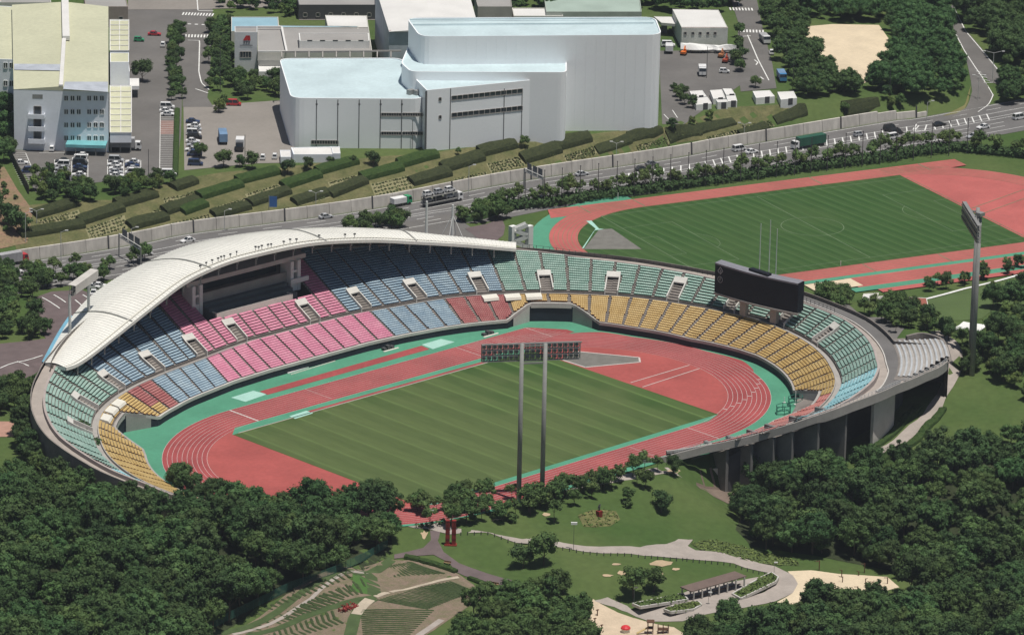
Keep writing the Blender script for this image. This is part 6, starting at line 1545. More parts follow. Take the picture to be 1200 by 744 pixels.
# ------------------------------------------------------------------ small poles, lamps, gantries
def px_col(P): X = P-CAM; return 600+F_PX*(X@_rr)/(X@_fw)
def pole_thing(name, base, ytop, r, m, label, cat, group, arm=0, sign=None, off=0, two=False):
    P = gt(*base); z = topz(P, ytop); root = empty(name, tuple(P), 0, label, cat, group); h = z-P[2]
    mb = MB(); mb.tube((0,0,-.5), (0,0,h), r, r*.7, 6); mb.build('pole', m, root)
    if arm:
        for s in ((-1, 1) if two else (1,)):
            mb = MB(); a = _r*arm*s; mb.tube((0,0,h-.1), (a[0], a[1], h+.5), r*.6, n=4); mb.build('arm', m, root)
            mb = MB(); mb.box(-.45, .45, -.2, .2, -.12, .12, Matrix.Translation(Vector((a[0]*1.25, a[1]*1.25, h+.5))) @ Matrix.Rotation(-YAW, 4, 'Z')); mb.build('lamp_head', mat('lamp_head_white', (.6,.6,.58), .5), root)
    if sign:
        mb = MB(); w_, h_ = sign; mb.box(.15, .15+w_, -.06, .06, h-h_-.3, h-.3, Matrix.Rotation(-YAW, 4, 'Z')); mb.build('sign_plate', mat('sign_blue', (.04,.12,.32), .5), root)
    return root
lampg = 'street lamps along the highway'
for i, (x, yb, yt) in enumerate([(30,284,250),(71.6,314,272),(43,262,247),(154,300,268),(263,271,247),(370,251,226),(549,233,195),(722,190,168),(872,160,146),(1086,142,120)]):
    near = ['at the far left beside the grey trailer','in front of the left end of the retaining wall','on the planted slope at the far left','near the left overhead sign','above the left part of the crescent roof','above the middle of the crescent roof','in the middle of the highway wall','behind the warm-up track bend','below the white site cabins','at the foot of the ramp road'][i]
    pole_thing('street_lamp', (x, yb), yt, .13, mat('lamp_pole', (.48,.48,.46), .5), f'tall street lamp {near}', 'street lamp', lampg, arm=1.3, two=i in (2,5,7,8))
pole_thing('road_sign', (315,259), 229, .14, steel, 'blue road sign on a pole at the retaining wall', 'road sign', None, sign=(2.2,3.2))
pole_thing('street_lamp', (1146,118), 90, .14, mat('lamp_pole',()), 'double-armed lamp at the inside of the ramp road loop', 'street lamp', lampg, arm=1.4, two=True)
pole_thing('street_lamp', (1163,96), 62, .14, mat('lamp_pole',()), 'double-armed lamp beside the upper ramp road', 'street lamp', lampg, arm=2.4, two=True)
for i, (x, yb, yt) in enumerate([(397,170,146),(714,147,118),(921,78,43),(929,105,62),(946,112,82),(1042,122,70),(483,175,141),(504,174,133),(287,195,158),(258,110,45),(828,92,55),(1163,60,62),(174,208,175),(58,215,190)]):
    if yb-yt < 5: continue
    pole_thing('utility_pole', (x, yb), yt, .12, darkgrey, ['dark utility pole by the factory low wing','dark utility pole at the foot of the tall hall','thin pole left of the sandy sports ground, rear one','thin pole left of the sandy sports ground, middle one','thin pole left of the sandy sports ground, front one','thin pole in the trees right of the sandy sports ground','short pole before the window bands','tall pole before the angled middle wing','pole beside the white truck in the pale car park','pole among the street trees by the office tower','pole in the warehouse yard','','pole at the right edge of the factory car park','pole at the left of the factory car park'][i], 'pole', 'utility poles')
# netting poles behind the warm-up track
NPX = [615,637.5,658,679.4,700.6,722.5,743,764,785,806,826.5,847,867.5,888.5,909.6,931,950,969,990,1010,1031,1050,1070,1091,1111.6,1133]
for i, x in enumerate(NPX):
    yb = 248-(x-615)*.125; P = gt(x, yb-3); P[2] = 0; z = P[2]+11.0; root = empty('net_pole', tuple(P), 0, f'tall dark netting pole behind the warm-up track, {ORD[i]} from the left', 'pole', 'netting poles behind the warm-up track')
    mb = MB(); mb.tube((0,0,-.5), (0,0,11), .15, .11, 6); mb.build('shaft', darkgrey, root); mb = MB(); mb.tube((0,0,11), (0,0,11.25), .2, .2, 6); mb.build('cap', darkgrey, root)
# overhead sign gantries
for i, (a, b, ht) in enumerate((((139.5,300),(165,314),6.6), ((614,221),(636,231),6.2))):
    A, B = gt(*a), gt(*b); A[2] = max(A[2], 0); root = empty('sign_gantry', tuple(A), 0, ('overhead road-sign gantry over the highway, left one above the roof','overhead road-sign gantry over the highway, right one by the warm-up track')[i], 'sign gantry', 'overhead sign gantries')
    D = B-A; mb = MB(); mb.tube((0,0,-.5), (0,0,ht), .22, .2, 8); mb.build('post', steel, root); mb = MB(); mb.tube(tuple(D+[0,0,-.5]), tuple(D*[1,1,0]+[0,0,ht]), .22, .2, 8); mb.build('post', steel, root)
    mb = MB(); e = D*[1,1,0]
    for z in (ht, ht-.9): mb.beam((0,0,z), tuple(e+[0,0,z]), .2, .2)
    for s in np.linspace(0, 1, 12): mb.beam(tuple(e*s+[0,0,ht]), tuple(e*min(1, s+.05)+[0,0,ht-.9]), .1, .1)
    mb.build('truss', mat('gantry_white', (.62,.62,.60), .5), root)
    for s in (.12, .42, .70):
        u = e/np.linalg.norm(e); mb = MB(); C_ = e*(s+.1)+np.array([0,0,ht+.6]); n = np.array([-u[1], u[0], 0])*.25
        w2 = np.linalg.norm(e)*.11; mb.add([C_-u*w2+n-[0,0,1.4], C_+u*w2+n-[0,0,1.4], C_+u*w2+n+[0,0,1.4], C_-u*w2+n+[0,0,1.4], C_-u*w2+n*1.3-[0,0,1.4], C_+u*w2+n*1.3-[0,0,1.4], C_+u*w2+n*1.3+[0,0,1.4], C_-u*w2+n*1.3+[0,0,1.4]], [(0,1,2,3), (7,6,5,4), (0,3,7,4), (1,5,6,2), (3,2,6,7), (0,4,5,1)]); mb.build('sign_panel', mat('sign_back', (.12,.13,.15), .6), root)
# railing along the rim of the bowl, seen against the warm-up field
mb = MB()
for k in np.arange(71, 150, 1.3):
    R, Z = rim(k); P = kpos(k, R+.4, Z+1.0); mb.tube(P, P+[0,0,1.1], .07, n=4)
kq = np.arange(71, 150, 2.6)
for a, b in zip(kq[:-1], kq[1:]): mb.beam(kpos(a, rim(a)[0]+.4, rim(a)[1]+2.05), kpos(b, rim(b)[0]+.4, rim(b)[1]+2.05), .07, .07)
mb.build('rim_railing', darkgrey, stadium)

# ------------------------------------------------------------------ vehicles
def car_meshes(kind_):
    L, W, Hb = {'car': (4.3, 1.75, 1.45), 'van': (4.6, 1.8, 1.95), 'kei': (3.4, 1.5, 1.6)}[kind_]
    mb = MB(); h = W/2; zb, zs = .28, .82 if kind_ == 'car' else .95
    # body shell: profile along x
    prof = {'car': [(-L/2, .45), (-L/2+.05, zs-.02), (-L/2+.7, zs+.04), (L/2-1.15, zs), (L/2-.15, zs-.16), (L/2, .45)],
            'van': [(-L/2, .45), (-L/2+.04, zs), (-L/2+.3, zs+.02), (L/2-.9, zs), (L/2-.12, zs-.2), (L/2, .45)],
            'kei': [(-L/2, .42), (-L/2+.04, zs), (-L/2+.3, zs+.02), (L/2-.7, zs), (L/2-.1, zs-.18), (L/2, .42)]}[kind_]
    P = [(-L/2+.1, zb)]+prof+[(L/2-.1, zb)]; n = len(P)
    mb.add([(x, -h, z) for x, z in P]+[(x, h, z) for x, z in P], [tuple(range(n)), tuple(range(n, 2*n))[::-1]]+[(i, n+i, n+(i+1) % n, (i+1) % n) for i in range(n)])
    if kind_ == 'car': a0, a1, b0, b1 = -L/2+.55, L/2-1.25, -L/2+1.15, L/2-2.0
    else: a0, a1, b0, b1 = -L/2+.12, L/2-.75, -L/2+.28, L/2-1.35
    hi = h-.22
    mb.add([(b0, -hi, Hb), (b1, -hi, Hb), (b1, hi, Hb), (b0, hi, Hb), (b0, -hi, Hb-.06), (b1, -hi, Hb-.06), (b1, hi, Hb-.06), (b0, hi, Hb-.06)], [(0,1,2,3), (0,4,5,1), (1,5,6,2), (2,6,7,3), (3,7,4,0)])
    for (xa, za, xb, zb2) in ((a0, zs, b0, Hb-.03), (a1, zs, b1, Hb-.03), ((a0+a1)/2, zs, (b0+b1)/2, Hb-.03)):
        for s in (-1, 1): mb.beam((xa, s*(h-.05), za), (xb, s*hi, zb2), .09, .09)
    g = MB(); hh = h-.05
    lo = [(a0, -hh, zs), (a1, -hh, zs), (a1, hh, zs), (a0, hh, zs)]; up = [(b0, -hi, Hb-.06), (b1, -hi, Hb-.06), (b1, hi, Hb-.06), (b0, hi, Hb-.06)]
    g.add(lo+up, [(0,1,5,4), (1,2,6,5), (2,3,7,6), (3,0,4,7)])
    w_ = MB(); w_.tube((0, -.1, 0), (0, .1, 0), .31, .31, 10)
    return mb, g, w_, L, W
PAINTS = {'white': (.72,.72,.72), 'silver': (.42,.43,.45), 'grey': (.16,.165,.175), 'black': (.02,.02,.023), 'dark blue': (.03,.05,.12), 'red': (.45,.03,.04), 'blue': (.06,.22,.45), 'cream': (.60,.57,.45), 'green': (.03,.30,.13)}
def paint(c): return mat('car_paint_'+c.replace(' ', '_'), PAINTS[c], .28, .02, 1, 0, spec=.6)
tyre_m = mat('tyre', (.02,.02,.02), .9); glassc = mat('car_glass', (.02,.025,.03), .08, .05, spec=.7)
CM = {}
def car(kd, color, P, heading, label, group):
    key = (kd, color)
    if key not in CM:
        b, g, w_, L, W = car_meshes(kd); CM[key] = (b.mesh('body', paint(color)), g.mesh('windows', glassc), w_.mesh('wheel', tyre_m), L, W)
    b, g, w_, L, W = CM[key]
    e = empty('van' if kd == 'van' else 'car', tuple(P), heading, label, 'van' if kd == 'van' else 'car', group)
    link('body', b, e); link('windows', g, e)
    for sx in (-1, 1):
        for sy in (-1, 1): link('wheel', w_, e, (sx*L*.31, sy*(W/2-.08), .31))
    return e
HR_ = math.atan2(_r[1], _r[0])            # heading of a car parked across the view
HF = math.atan2(_fw[1], _fw[0])           # heading of a car pointing away
def road_head(P):
    i = int(np.argmin(np.hypot(*(np.array(WS)-P[:2]).T))); i = min(max(i, 1), len(WS)-2); d = WS[i+1]-WS[i-1]; return math.atan2(d[1], d[0])
g1 = 'cars in the factory car park'
lots = [([(25,193,'white'),(33,203,'dark blue')], 'slanting bays by the dark fence', HR_+.25), ([(73,191,'black'),(73,195.5,'white'),(72,200,'silver'),(72,204.5,'grey'),(73,208.5,'white'),(73,213,'dark blue')], 'first column of the factory car park', HR_), ([(95,184.5,'white'),(93,189,'white'),(94,193.5,'black'),(94,198,'dark blue'),(93,202.5,'black'),(92,207,'white'),(92,211,'grey')], 'second column of the factory car park', HR_),
        ([(136,190,'silver'),(134,195,'white'),(136,199.5,'white'),(136,204,'silver'),(137,208,'white')], 'third column of the factory car park', HR_), ([(155,192,'white'),(155,196,'dark blue'),(157,200,'silver'),(155,204.5,'white')], 'fourth column of the factory car park', HR_),
        ([(196,127.5,'white'),(195,132,'white'),(197,136,'white')], 'bay strip beside the narrow hedge', HR_), ([(226,144.5,'dark blue'),(227,149.5,'white'),(228,154,'silver'),(227,158.5,'white'),(228,163,'black'),(226,167.5,'white'),(227,172,'silver'),(225,177.5,'white'),(228,183,'dark blue'),(229,194,'dark blue')], 'left column of the pale car park', HR_)]
for cs, where, hd in lots:
    for i, (x, y, c) in enumerate(cs): car('car' if (i*7+int(x)) % 4 else 'van', c, gt(x, y, .1), hd+rnd.uniform(-.04,.04)+(math.pi if rnd.random() < .4 else 0), f'{c} car, {ORD[i]} down in the {where}', g1)
for x, y, c, k, hd, lab in [(61,177,'white','kei',HF,'white car parked nose out before the cream-roofed factory'),(198,206,'white','van',HR_,'white van at the bottom of the long bay strip'),(274,124,'red','van',HR_,'red car at the top of the pale car park'),(308,187,'white','kei',HF,'white car left of two beside the long low shed'),(322,186,'white','kei',HF,'white car right of two beside the long low shed'),
    (191,55,'white','kei',HF,'white car by the street trees, upper left'),(904,64,'white','kei',HF,'small pale car on the side street on the right'),(783,55,'white','van',HR_,'white car in the shade of the open shed'),(163,49,'green','kei',HR_,'green car behind the loading canopies'),(181,42,'red','car',HR_,'red car behind the loading canopies'),(849,86,'white','kei',HR_,'white car in the corner of the warehouse yard'),
    (108,338,'white','car',HR_,'white car left of two behind the left floodlight tower'),(117,337,'white','car',HR_,'white car right of two behind the left floodlight tower'),(110,345,'white','car',HF,'white car nearest the left floodlight tower'),(60,331,'white','van',HR_,'white vehicle under the trees above the west car park'),(231,31,'white','car',HF,'')]:
    if lab: car(k, c, gt(x, y, .1), hd, lab, 'parked cars around the factories')
g2 = 'cars on the highway'
for x, y, c, k, lab in [(170,300,'white','van','white estate car on the highway above the left part of the roof'),(220,284,'white','car','white car on the highway just above the roof, near the joint'),(98,323,'white','kei','silver-white car on the near lanes at the left'),(41,321,'white','car','white car on the near lanes at the far left'),(19,321,'white','car','white car half hidden by trees at the far left'),(382,256,'silver','car','silver car on the highway above the middle of the roof'),
    (632,236,'dark blue','car','dark blue car on the near lane behind the net poles'),(682,206,'silver','car','silver car on the far lanes left of the dark pair'),(752,200,'black','car','dark car in front of the dark pair'),(764,194,'grey','car','grey car behind in the dark pair'),(866,177,'white','van','white minibus on the far lanes in the middle'),(881,180,'white','car','white car just behind the white minibus'),
    (1006,160,'silver','kei','small silver car between the green truck and the black van'),(1043,153,'black','van','black van on the far lanes, rear one'),(1050,158,'black','van','black van on the far lanes, front one'),(1047,163,'white','van','white van just below the two black vans'),(1101,148,'black','car','dark car at the foot of the ramp road'),(1152,151,'white','car','white car on the highway near the right edge'),(1140,162,'silver','car','silver car on the near lanes at the right'),(1194,140,'white','van','white off-roader at the right edge of the highway'),(466,290-20,'white','car','')]:
    if lab: P = gt(x, y, .1); car(k, c, P, road_head(P)+(math.pi if y*1.0 > 0 and 'near' in lab else 0), lab, g2)
def truck(P, hd, L, body, cabc, label, boxh=2.6, name='truck', flat_=False, fill=None):
    e = empty(name, tuple(P), hd, label, 'truck', 'trucks'); 
    mb = MB(); mb.box(-L/2, L/2-2.0, -1.2, 1.2, 1.0, (1.3 if flat_ else 1.0+boxh)); 
    mb.build('cargo_box', body, e)
    if not flat_:
        mb = MB()
        for i in range(int(L/1.2)): x = -L/2+.3+i*1.2; mb.box(x, x+.1, -1.24, 1.24, 1.05, 1.0+boxh+.03) if x < L/2-2.2 else None
        mb.build('box_ribs', body, e)
    mb = MB(); mb.add([(L/2-1.8,-1.1,.6),(L/2,-1.1,.6),(L/2,-1.1,1.7),(L/2-.3,-1.1,2.7),(L/2-1.8,-1.1,2.7),(L/2-1.8,1.1,.6),(L/2,1.1,.6),(L/2,1.1,1.7),(L/2-.3,1.1,2.7),(L/2-1.8,1.1,2.7)], [(0,1,2,3,4),(9,8,7,6,5),(1,6,7,2),(3,8,9,4),(4,9,5,0),(0,5,6,1)]); mb.build('cab', paint(cabc), e)
    mb = MB(); mb.add([(L/2+.01,-1,1.72),(L/2+.01,1,1.72),(L/2-.27,1,2.6),(L/2-.27,-1,2.6)], [(0,1,2,3)]); mb.add([(L/2-1.2,s*1.11,1.7) for s in (1,)]+[(L/2-.2,1.11,1.7),(L/2-.4,1.11,2.5),(L/2-1.2,1.11,2.5)], [(0,1,2,3)]); mb.add([(L/2-1.2,-1.11,1.7),(L/2-.2,-1.11,1.7),(L/2-.4,-1.11,2.5),(L/2-1.2,-1.11,2.5)], [(0,1,2,3)]); mb.build('windscreen', glassc, e)
    w_ = MB(); w_.tube((0,-.15,0), (0,.15,0), .48, .48, 10); wm = w_.mesh('wheel', tyre_m)
    for x in (-L/2+1.2, -L/2+2.4, L/2-1.0):
        for s in (-1, 1): link('wheel', wm, e, (x, s*1.0, .48))
    mb = MB(); mb.box(-L/2+.1, L/2-1.8, -.5, .5, .6, 1.0); mb.build('chassis', darkgrey, e); return e
silver_m = mat('box_silver', (.36,.36,.37), .5); white_b = mat('box_white', (.70,.70,.70), .5); green_b = mat('box_green', (.025,.10,.065), .6); blue_b = mat('box_blue', (.16,.26,.40), .6)
P = gt(947,173,.1); truck(P, road_head(P)+math.pi, 12, green_b, 'white', 'green lorry with a white cab on the highway behind the warm-up track')
P = gt(4,312,.1); truck(P, road_head(P), 15, silver_m, 'red', 'grey trailer with a red cab on the highway at the far left')
P = gt(470,241,.1); truck(P, road_head(P), 6.5, white_b, 'green', 'small white and green lorry above the right half of the roof', 1.6)
P = gt(518,239,.1); ct = truck(P, road_head(P), 14, steel, 'white', 'car transporter loaded with pale cars on the highway behind the plaza', flat_=True)
hd = road_head(P)
for lv, z in ((0, 1.32), (1, 3.3)):
    mb = MB()
    if lv:
        mb.box(-7, 5.0, -1.2, 1.2, 3.05, 3.2)
        for x in (-6.8,-3.2,.8,4.6): 
            for s in (-1.15, 1.15): mb.tube((x, s, 1.2), (x, s, 3.1), .08, n=4)
        mb.build('upper_deck', steel, ct)
    for i in range(3 if lv else 3):
        x = -5.2+i*4.0; Q = P+np.array([math.cos(hd)*x, math.sin(hd)*x, z]); car('kei', ['white','silver','white'][i] if lv else ['grey','black','silver'][i], Q, hd, f"{['white','silver','white'][i] if lv else ['grey','black','silver'][i]} car, {['rear','middle','front'][i]} one on the {'upper' if lv else 'lower'} deck of the car transporter", 'cars on the transporter')
truck(gt(147,176,.1), HR_, 9.5, silver_m, 'white', 'grey box truck with a white cab at the loading canopy', 2.8)
truck(gt(261,166,.1), HF+.12, 9, blue_b, 'white', 'truck with a blue-grey cargo box in the pale car park', 2.4)
truck(gt(281,176,.1), HF+math.pi, 6, white_b, 'black', 'short white truck with a black nose in the pale car park', 2.4)
truck(gt(896,50,.1), HF+math.pi+.2, 7, silver_m, 'white', 'white-cabbed grey truck on the side street on the right', 1.4)
truck(gt(916,94,.1), HF+math.pi+.1, 7.5, blue_b, 'blue', 'bright blue truck on the side street on the right', 1.6)
truck(gt(823,88,.1), HF+math.pi, 5.5, white_b, 'white', 'white truck at the front of the warehouse yard', 1.8)
truck(gt(800-16,62,.1), HF, 5, white_b, 'white', 'white lorry left of the orange machine in the warehouse yard', 1.8)
# yard machines and covered boat
for x, y, m, lab in ((801,65,mat('machine_orange',(.62,.15,.02),.5),'orange digger parked before the beige warehouse'),(845,68,mat('machine_brown',(.38,.16,.07),.6),'brown digger at the right side of the warehouse yard'),(850,74,mat('machine_red',(.34,.06,.03),.6),'dark red digger at the corner of the warehouse yard')):
    P = gt(x, y, .1); e = empty('digger', tuple(P), .5, lab, 'digger', 'diggers in the yard'); e.scale = (.7,.7,.7)
    mb = MB(); mb.box(-1.6,1.6,-1.3,-.8,0,.8); mb.build('track', tyre_m, e); mb = MB(); mb.box(-1.6,1.6,.8,1.3,0,.8); mb.build('track', tyre_m, e); mb = MB(); mb.box(-1.7,1.0,-1.1,1.1,.82,1.8); mb.box(.1,1.2,-.9,.1,1.8,2.8); mb.build('cab', m, e); mb = MB(); mb.beam((1,.3,1.5),(3.4,.3,3.4),.4,.5); mb.beam((3.4,.3,3.4),(4.6,.3,1.2),.35,.4); mb.build('boom', m, e); mb = MB(); mb.box(4.2,5.2,-.2,.8,.3,1.2); mb.build('bucket', m, e)
P = gt(830,62,.1); bt = empty('covered_boat', tuple(P), HR_, 'long boat under a white cover in the warehouse yard', 'boat'); mb = MB(); n = 12; rows = []
for i in range(n+1):
    u = i/n; wd_h = 2.0*math.sin(math.pi*min(1, u*1.4+.12))**.6 if u < .6 else 2.0*(1-u)/.4*.95+.05; x = -9+18*u; rows.append([(x,-wd_h,1.2),(x,-wd_h*.6,.6),(x,wd_h*.6,.6),(x,wd_h,1.2),(x,wd_h*.5,2.2+.6*math.sin(u*9)),(x,0,3.0-.8*u),(x,-wd_h*.5,2.2+.6*math.sin(u*9))])
for a, b in zip(rows[:-1], rows[1:]):
    for j in range(7): mb.quad(a[j], b[j], b[(j+1) % 7], a[(j+1) % 7])
mb.build('tarpaulin', white, bt); mb = MB()
for x in (-6,-2,2,5): mb.box(x,x+.5,-1.4,1.4,0,.8)
mb.build('cradle', darkgrey, bt)

# ------------------------------------------------------------------ park things
def curbed_bed(px, lab, hh=.9, m=None):
    P = gpoly(px); r = loc_root('raised_planter', P[0], lab, 'planter', 'raised planters by the shelter'); z = max(p[2] for p in P); n = len(P); c = sum(P)/n
    mb = MB()
    for i in range(n):
        a, b = P[i], P[(i+1) % n]; mb.beam((a[0], a[1], z+.2), (b[0], b[1], z+.2), .35, .7)
    child(mb, 'kerb', conc_light, r); mb = MB(); rr = random.Random(len(lab)); mb.add([(p[0], p[1], z+.3) for p in P], [tuple(range(n))])
    for _ in range(260):
        i = rr.randrange(n); a, b = rr.random(), rr.random(); p = c+(P[i]*(1-a)+P[(i+1) % n]*a-c)*math.sqrt(b)*.93; leafclump(mb, (p[0], p[1], z+.3), .45, 5, rr, 1, .4)
    child(mb, 'clipped_shrubs', m or leaf_light, r)
curbed_bed([(741,715),(750,721),(806,705),(800,698),(775,702)], 'raised planter of clipped shrubs left of the shelter')
curbed_bed([(778,720),(786,723),(812,716),(822,710),(818,706),(790,712)], 'small raised planter in front of the shelter')
curbed_bed([(858,697),(868,703),(896,693),(909,686),(912,680),(904,674),(890,680)], 'curved raised planter right of the shelter')
sh = loc_root('open_shelter', gt(835,698), 'long open park shelter with a dark brown sloping roof on posts', 'shelter')
z0 = gt(835,698)[2]; rf = [at(797,687,z0+3.3), at(810.5,692.5,z0+3.0), at(875,674.5,z0+3.0), at(861,668.8,z0+3.3)]
mb = MB(); q = [p-[0,0,.25] for p in rf]; mb.add(rf+q, [(0,1,2,3), (7,6,5,4), (0,4,5,1), (1,5,6,2), (2,6,7,3), (3,7,4,0)]); child(mb, 'roof', mat('brown_shelter_roof', (.145,.105,.09), .7, .1, .5), sh)
for i in range(7):
    for a, b in ((rf[1], rf[2]), (rf[0], rf[3])):
        p = a+(b-a)*(.04+.92*i/6); mb = MB(); mb.box(p[0]-.14, p[0]+.14, p[1]-.14, p[1]+.14, z0-.5, z0+2.75); child(mb, 'post', conc_light, sh)
mb = MB(); a, b = rf[0]+(rf[1]-rf[0])*.5, rf[3]+(rf[2]-rf[3])*.5; mb.beam((a[0], a[1], z0+.5), (b[0], b[1], z0+.5), .5, .1); child(mb, 'bench', mat('bench_wood', (.22,.14,.08), .8), sh)
# red twin columns
rc = loc_root('red_columns', gt(528,638), 'pair of tall dark red square columns on the lawn', 'sculpture'); P = gt(528,638); redc = mat('column_red', (.22,.025,.02), .6, .35, .8, .1, 3)
for s in (-1, 1):
    c = P+_r*s*.75; M_ = Matrix.Translation(Vector(c)) @ Matrix.Rotation(-YAW, 4, 'Z'); mb = MB(); mb.box(-.5,.5,-.5,.5,-.4,6.3,M_); child(mb, 'column', redc, rc)
    mb = MB()
    for z in (1.5,3,4.5,6): mb.box(-.54,.54,-.54,.54,z,z+.12,M_)
    child(mb, 'band', mat('column_band', (.10,.02,.02), .6), rc)
mb = MB(); mb.box(-1.5,1.5,-.8,.8,-.4,.2, Matrix.Translation(Vector(P)) @ Matrix.Rotation(-YAW, 4, 'Z')); child(mb, 'plinth', redc, rc)
# flower bed with a statue on a red pedestal
P = gt(702,605); stt = loc_root('statue', P, 'small dark statue on a dark red pedestal in the flower bed', 'statue'); mb = MB(); mb.box(P[0]-.6,P[0]+.6,P[1]-.6,P[1]+.6,P[2]-.3,P[2]+1.5); child(mb, 'pedestal', redc, stt)
mb = MB(); v = Vector(P); mb.tube(v+Vector((-.15,0,1.5)), v+Vector((-.08,0,2.2)), .13, .15); mb.tube(v+Vector((.15,0,1.5)), v+Vector((.08,0,2.2)), .13, .15); mb.tube(v+Vector((0,0,2.15)), v+Vector((0,0,2.8)), .24, .28, 8); mb.tube(v+Vector((0,0,2.8)), v+Vector((0,0,2.95)), .1); mb.tube(v+Vector((0,0,2.93)), v+Vector((0,0,3.2)), .15, .13, 8); mb.tube(v+Vector((-.28,0,2.7)), v+Vector((-.5,.1,2.2)), .08); mb.tube(v+Vector((.28,0,2.7)), v+Vector((.6,.1,3.1)), .08); child(mb, 'figure', darkgrey, stt)
area('flower_bed', [(677,603),(695,597),(722,599),(727,609),(715,617),(684,618)], mat('flower_bed_soil', (.13,.13,.05), .95, .3, .8), .1)
fb = MB(); rr = random.Random(9); fl = MB()
for p in scatter([(677,603),(695,597),(722,599),(727,609),(715,617),(684,618)], 1.0, 3):
    leafclump(fb, (p[0], p[1], p[2]+.1), .4, 4, rr, .8, .35)
o = fb.build('flower_bed_plants', leaf_light); tag(o, 'low green and yellowish plants filling the round flower bed', 'plants', kind='stuff')
lp = pole_thing('park_lamp', (672,645), 613, .07, darkgrey, 'park lamp with a white square head beside the main path', 'park lamp', None)
P = gt(672,645); mb = MB(); z = topz(P, 613)-P[2]; mb.box(-.75,.75,-.2,.2,z-.3,z+.3, Matrix.Rotation(-YAW, 4, 'Z')); mb.build('lamp_head', white, lp)
for x, yb, yt, lab in ((504,620,600,'thin dark park lamp where the purple path meets the main path'),(743,706,690,'park lamp by the left raised planter'),(830,708,696,'park lamp before the shelter'),(907,674,661,'park lamp at the bend of the main path')): pole_thing('park_lamp', (x, yb), yt, .07, steel, lab, 'park lamp', 'thin park lamps', arm=.3)
# bollards along the path
i = 0; bl = MB(); bl.tube((0,0,-.2),(0,0,.85),.13,.12,6); bm_ = bl.mesh('bollard', darkgrey)
def bollards(px, n, where):
    P = gpoly(px); d = np.concatenate([[0], np.cumsum([np.hypot(*(b-a)[:2]) for a, b in zip(P[:-1], P[1:])])]); A = np.array(P)
    for j in range(n):
        s = d[-1]*j/(n-1); p = (np.interp(s, d, A[:,0]), np.interp(s, d, A[:,1])); z = float(ground_z(p[0], p[1])); o = link('bollard', bm_, None, (p[0], p[1], z)); tag(o, f'small dark bollard {where}, {ORD[j]} from the left', 'bollard', 'bollards '+where)
bollards([(540,627),(605,638),(670,646.5),(705,651),(755,654),(800,657)], 34, 'along the lower edge of the main path')
bollards([(805,657.5),(860,664),(896,674)], 14, 'along the inner side of the path bend')
# benches
for x, y, lab in ((524,661,'dark bench on the purple path, left one'),(580,686,'dark bench on the purple path, right one')):
    P = gt(x, y); e = empty('bench', tuple(P), -.4-YAW, lab, 'bench', 'benches on the purple path'); wm_ = mat('bench_wood', ()); mb = MB(); mb.box(-.9,.9,-.25,.25,.40,.47); mb.build('seat', wm_, e); mb = MB(); mb.box(-.9,.9,.22,.28,.5,.85); mb.build('backrest', wm_, e)
    for s in (-.7,.7): mb = MB(); mb.box(s-.05,s+.05,-.22,.22,0,.40); mb.build('leg', darkgrey, e)
# playground
P = gt(768,742); pf = loc_root('climbing_frame', P, 'brown wooden climbing frame with a slide in the pale sand', 'climbing frame'); wd2 = mat('dark_timber', (.10,.05,.03), .8); T_ = Matrix.Translation(Vector(P)) @ Matrix.Rotation(-YAW, 4, 'Z')
for x in (-1.8,-.6,.6,1.8,3.0):
    for y in (-.8,.8): mb = MB(); mb.box(x-.1,x+.1,y-.1,y+.1,-.2,3.0 if x < 0 else 2.1,T_); child(mb, 'post', wd2, pf)
mb = MB(); mb.box(-1.8,-.6,-.8,.8,1.4,1.55,T_); mb.box(.6,3,-.8,.8,1.1,1.25,T_); child(mb, 'platform', wd2, pf); mb = MB(); mb.box(-2.1,-.3,-1,1,3.0,3.15,T_); child(mb, 'roof', wd2, pf)
for i in range(9): mb = MB(); mb.box(.6+i*.28,.7+i*.28,-.86,-.8,1.26,2.0,T_); child(mb, 'baluster', wd2, pf)
mb = MB(); mb.beam(tuple(T_ @ Vector((-1.8,0,1.5))), tuple(T_ @ Vector((-4.4,-.6,.2))), .7, .12); child(mb, 'slide', mat('slide_yellow', (.55,.42,.20), .5), pf)
P = gt(733,741); rd = loc_root('play_dome', P, 'small bright red domed play house with a pale base', 'play house'); mb = MB(); T_ = Matrix.Translation(Vector(P))
for j in range(4):
    for i in range(10):
        a0, a1 = i*.628, (i+1)*.628; e0, e1 = j*.39, (j+1)*.39; mb.add([T_ @ Vector((math.cos(a)*math.cos(e)*1.2, math.sin(a)*math.cos(e)*1.2, 1.1+math.sin(e)*.8)) for a, e in ((a0,e0),(a1,e0),(a1,e1),(a0,e1))], [(0,1,2,3)])
child(mb, 'dome', mat('dome_red', (.60,.04,.05), .4), rd); mb = MB(); mb.tube(T_ @ Vector((0,0,-.1)), T_ @ Vector((0,0,1.1)), 1.0, 1.0, 10); child(mb, 'base', offwhite, rd)
for i, (x, y, h_) in enumerate([(700,722,1.6),(697,732,1.6),(705,737,1.0),(683,741,1.2)]):
    P = gt(x, y); e = empty('spring_post', tuple(P), 0, f'dark wooden play post in the pale sand, {ORD[i]} from the top', 'play post', 'play posts'); mb = MB(); mb.tube((0,0,-.2),(0,0,h_),.16,.14,6); mb.build('post', wd2, e); mb = MB(); mb.box(-.35,.35,-.2,.2,h_,h_+.15); mb.build('top', wd2, e)
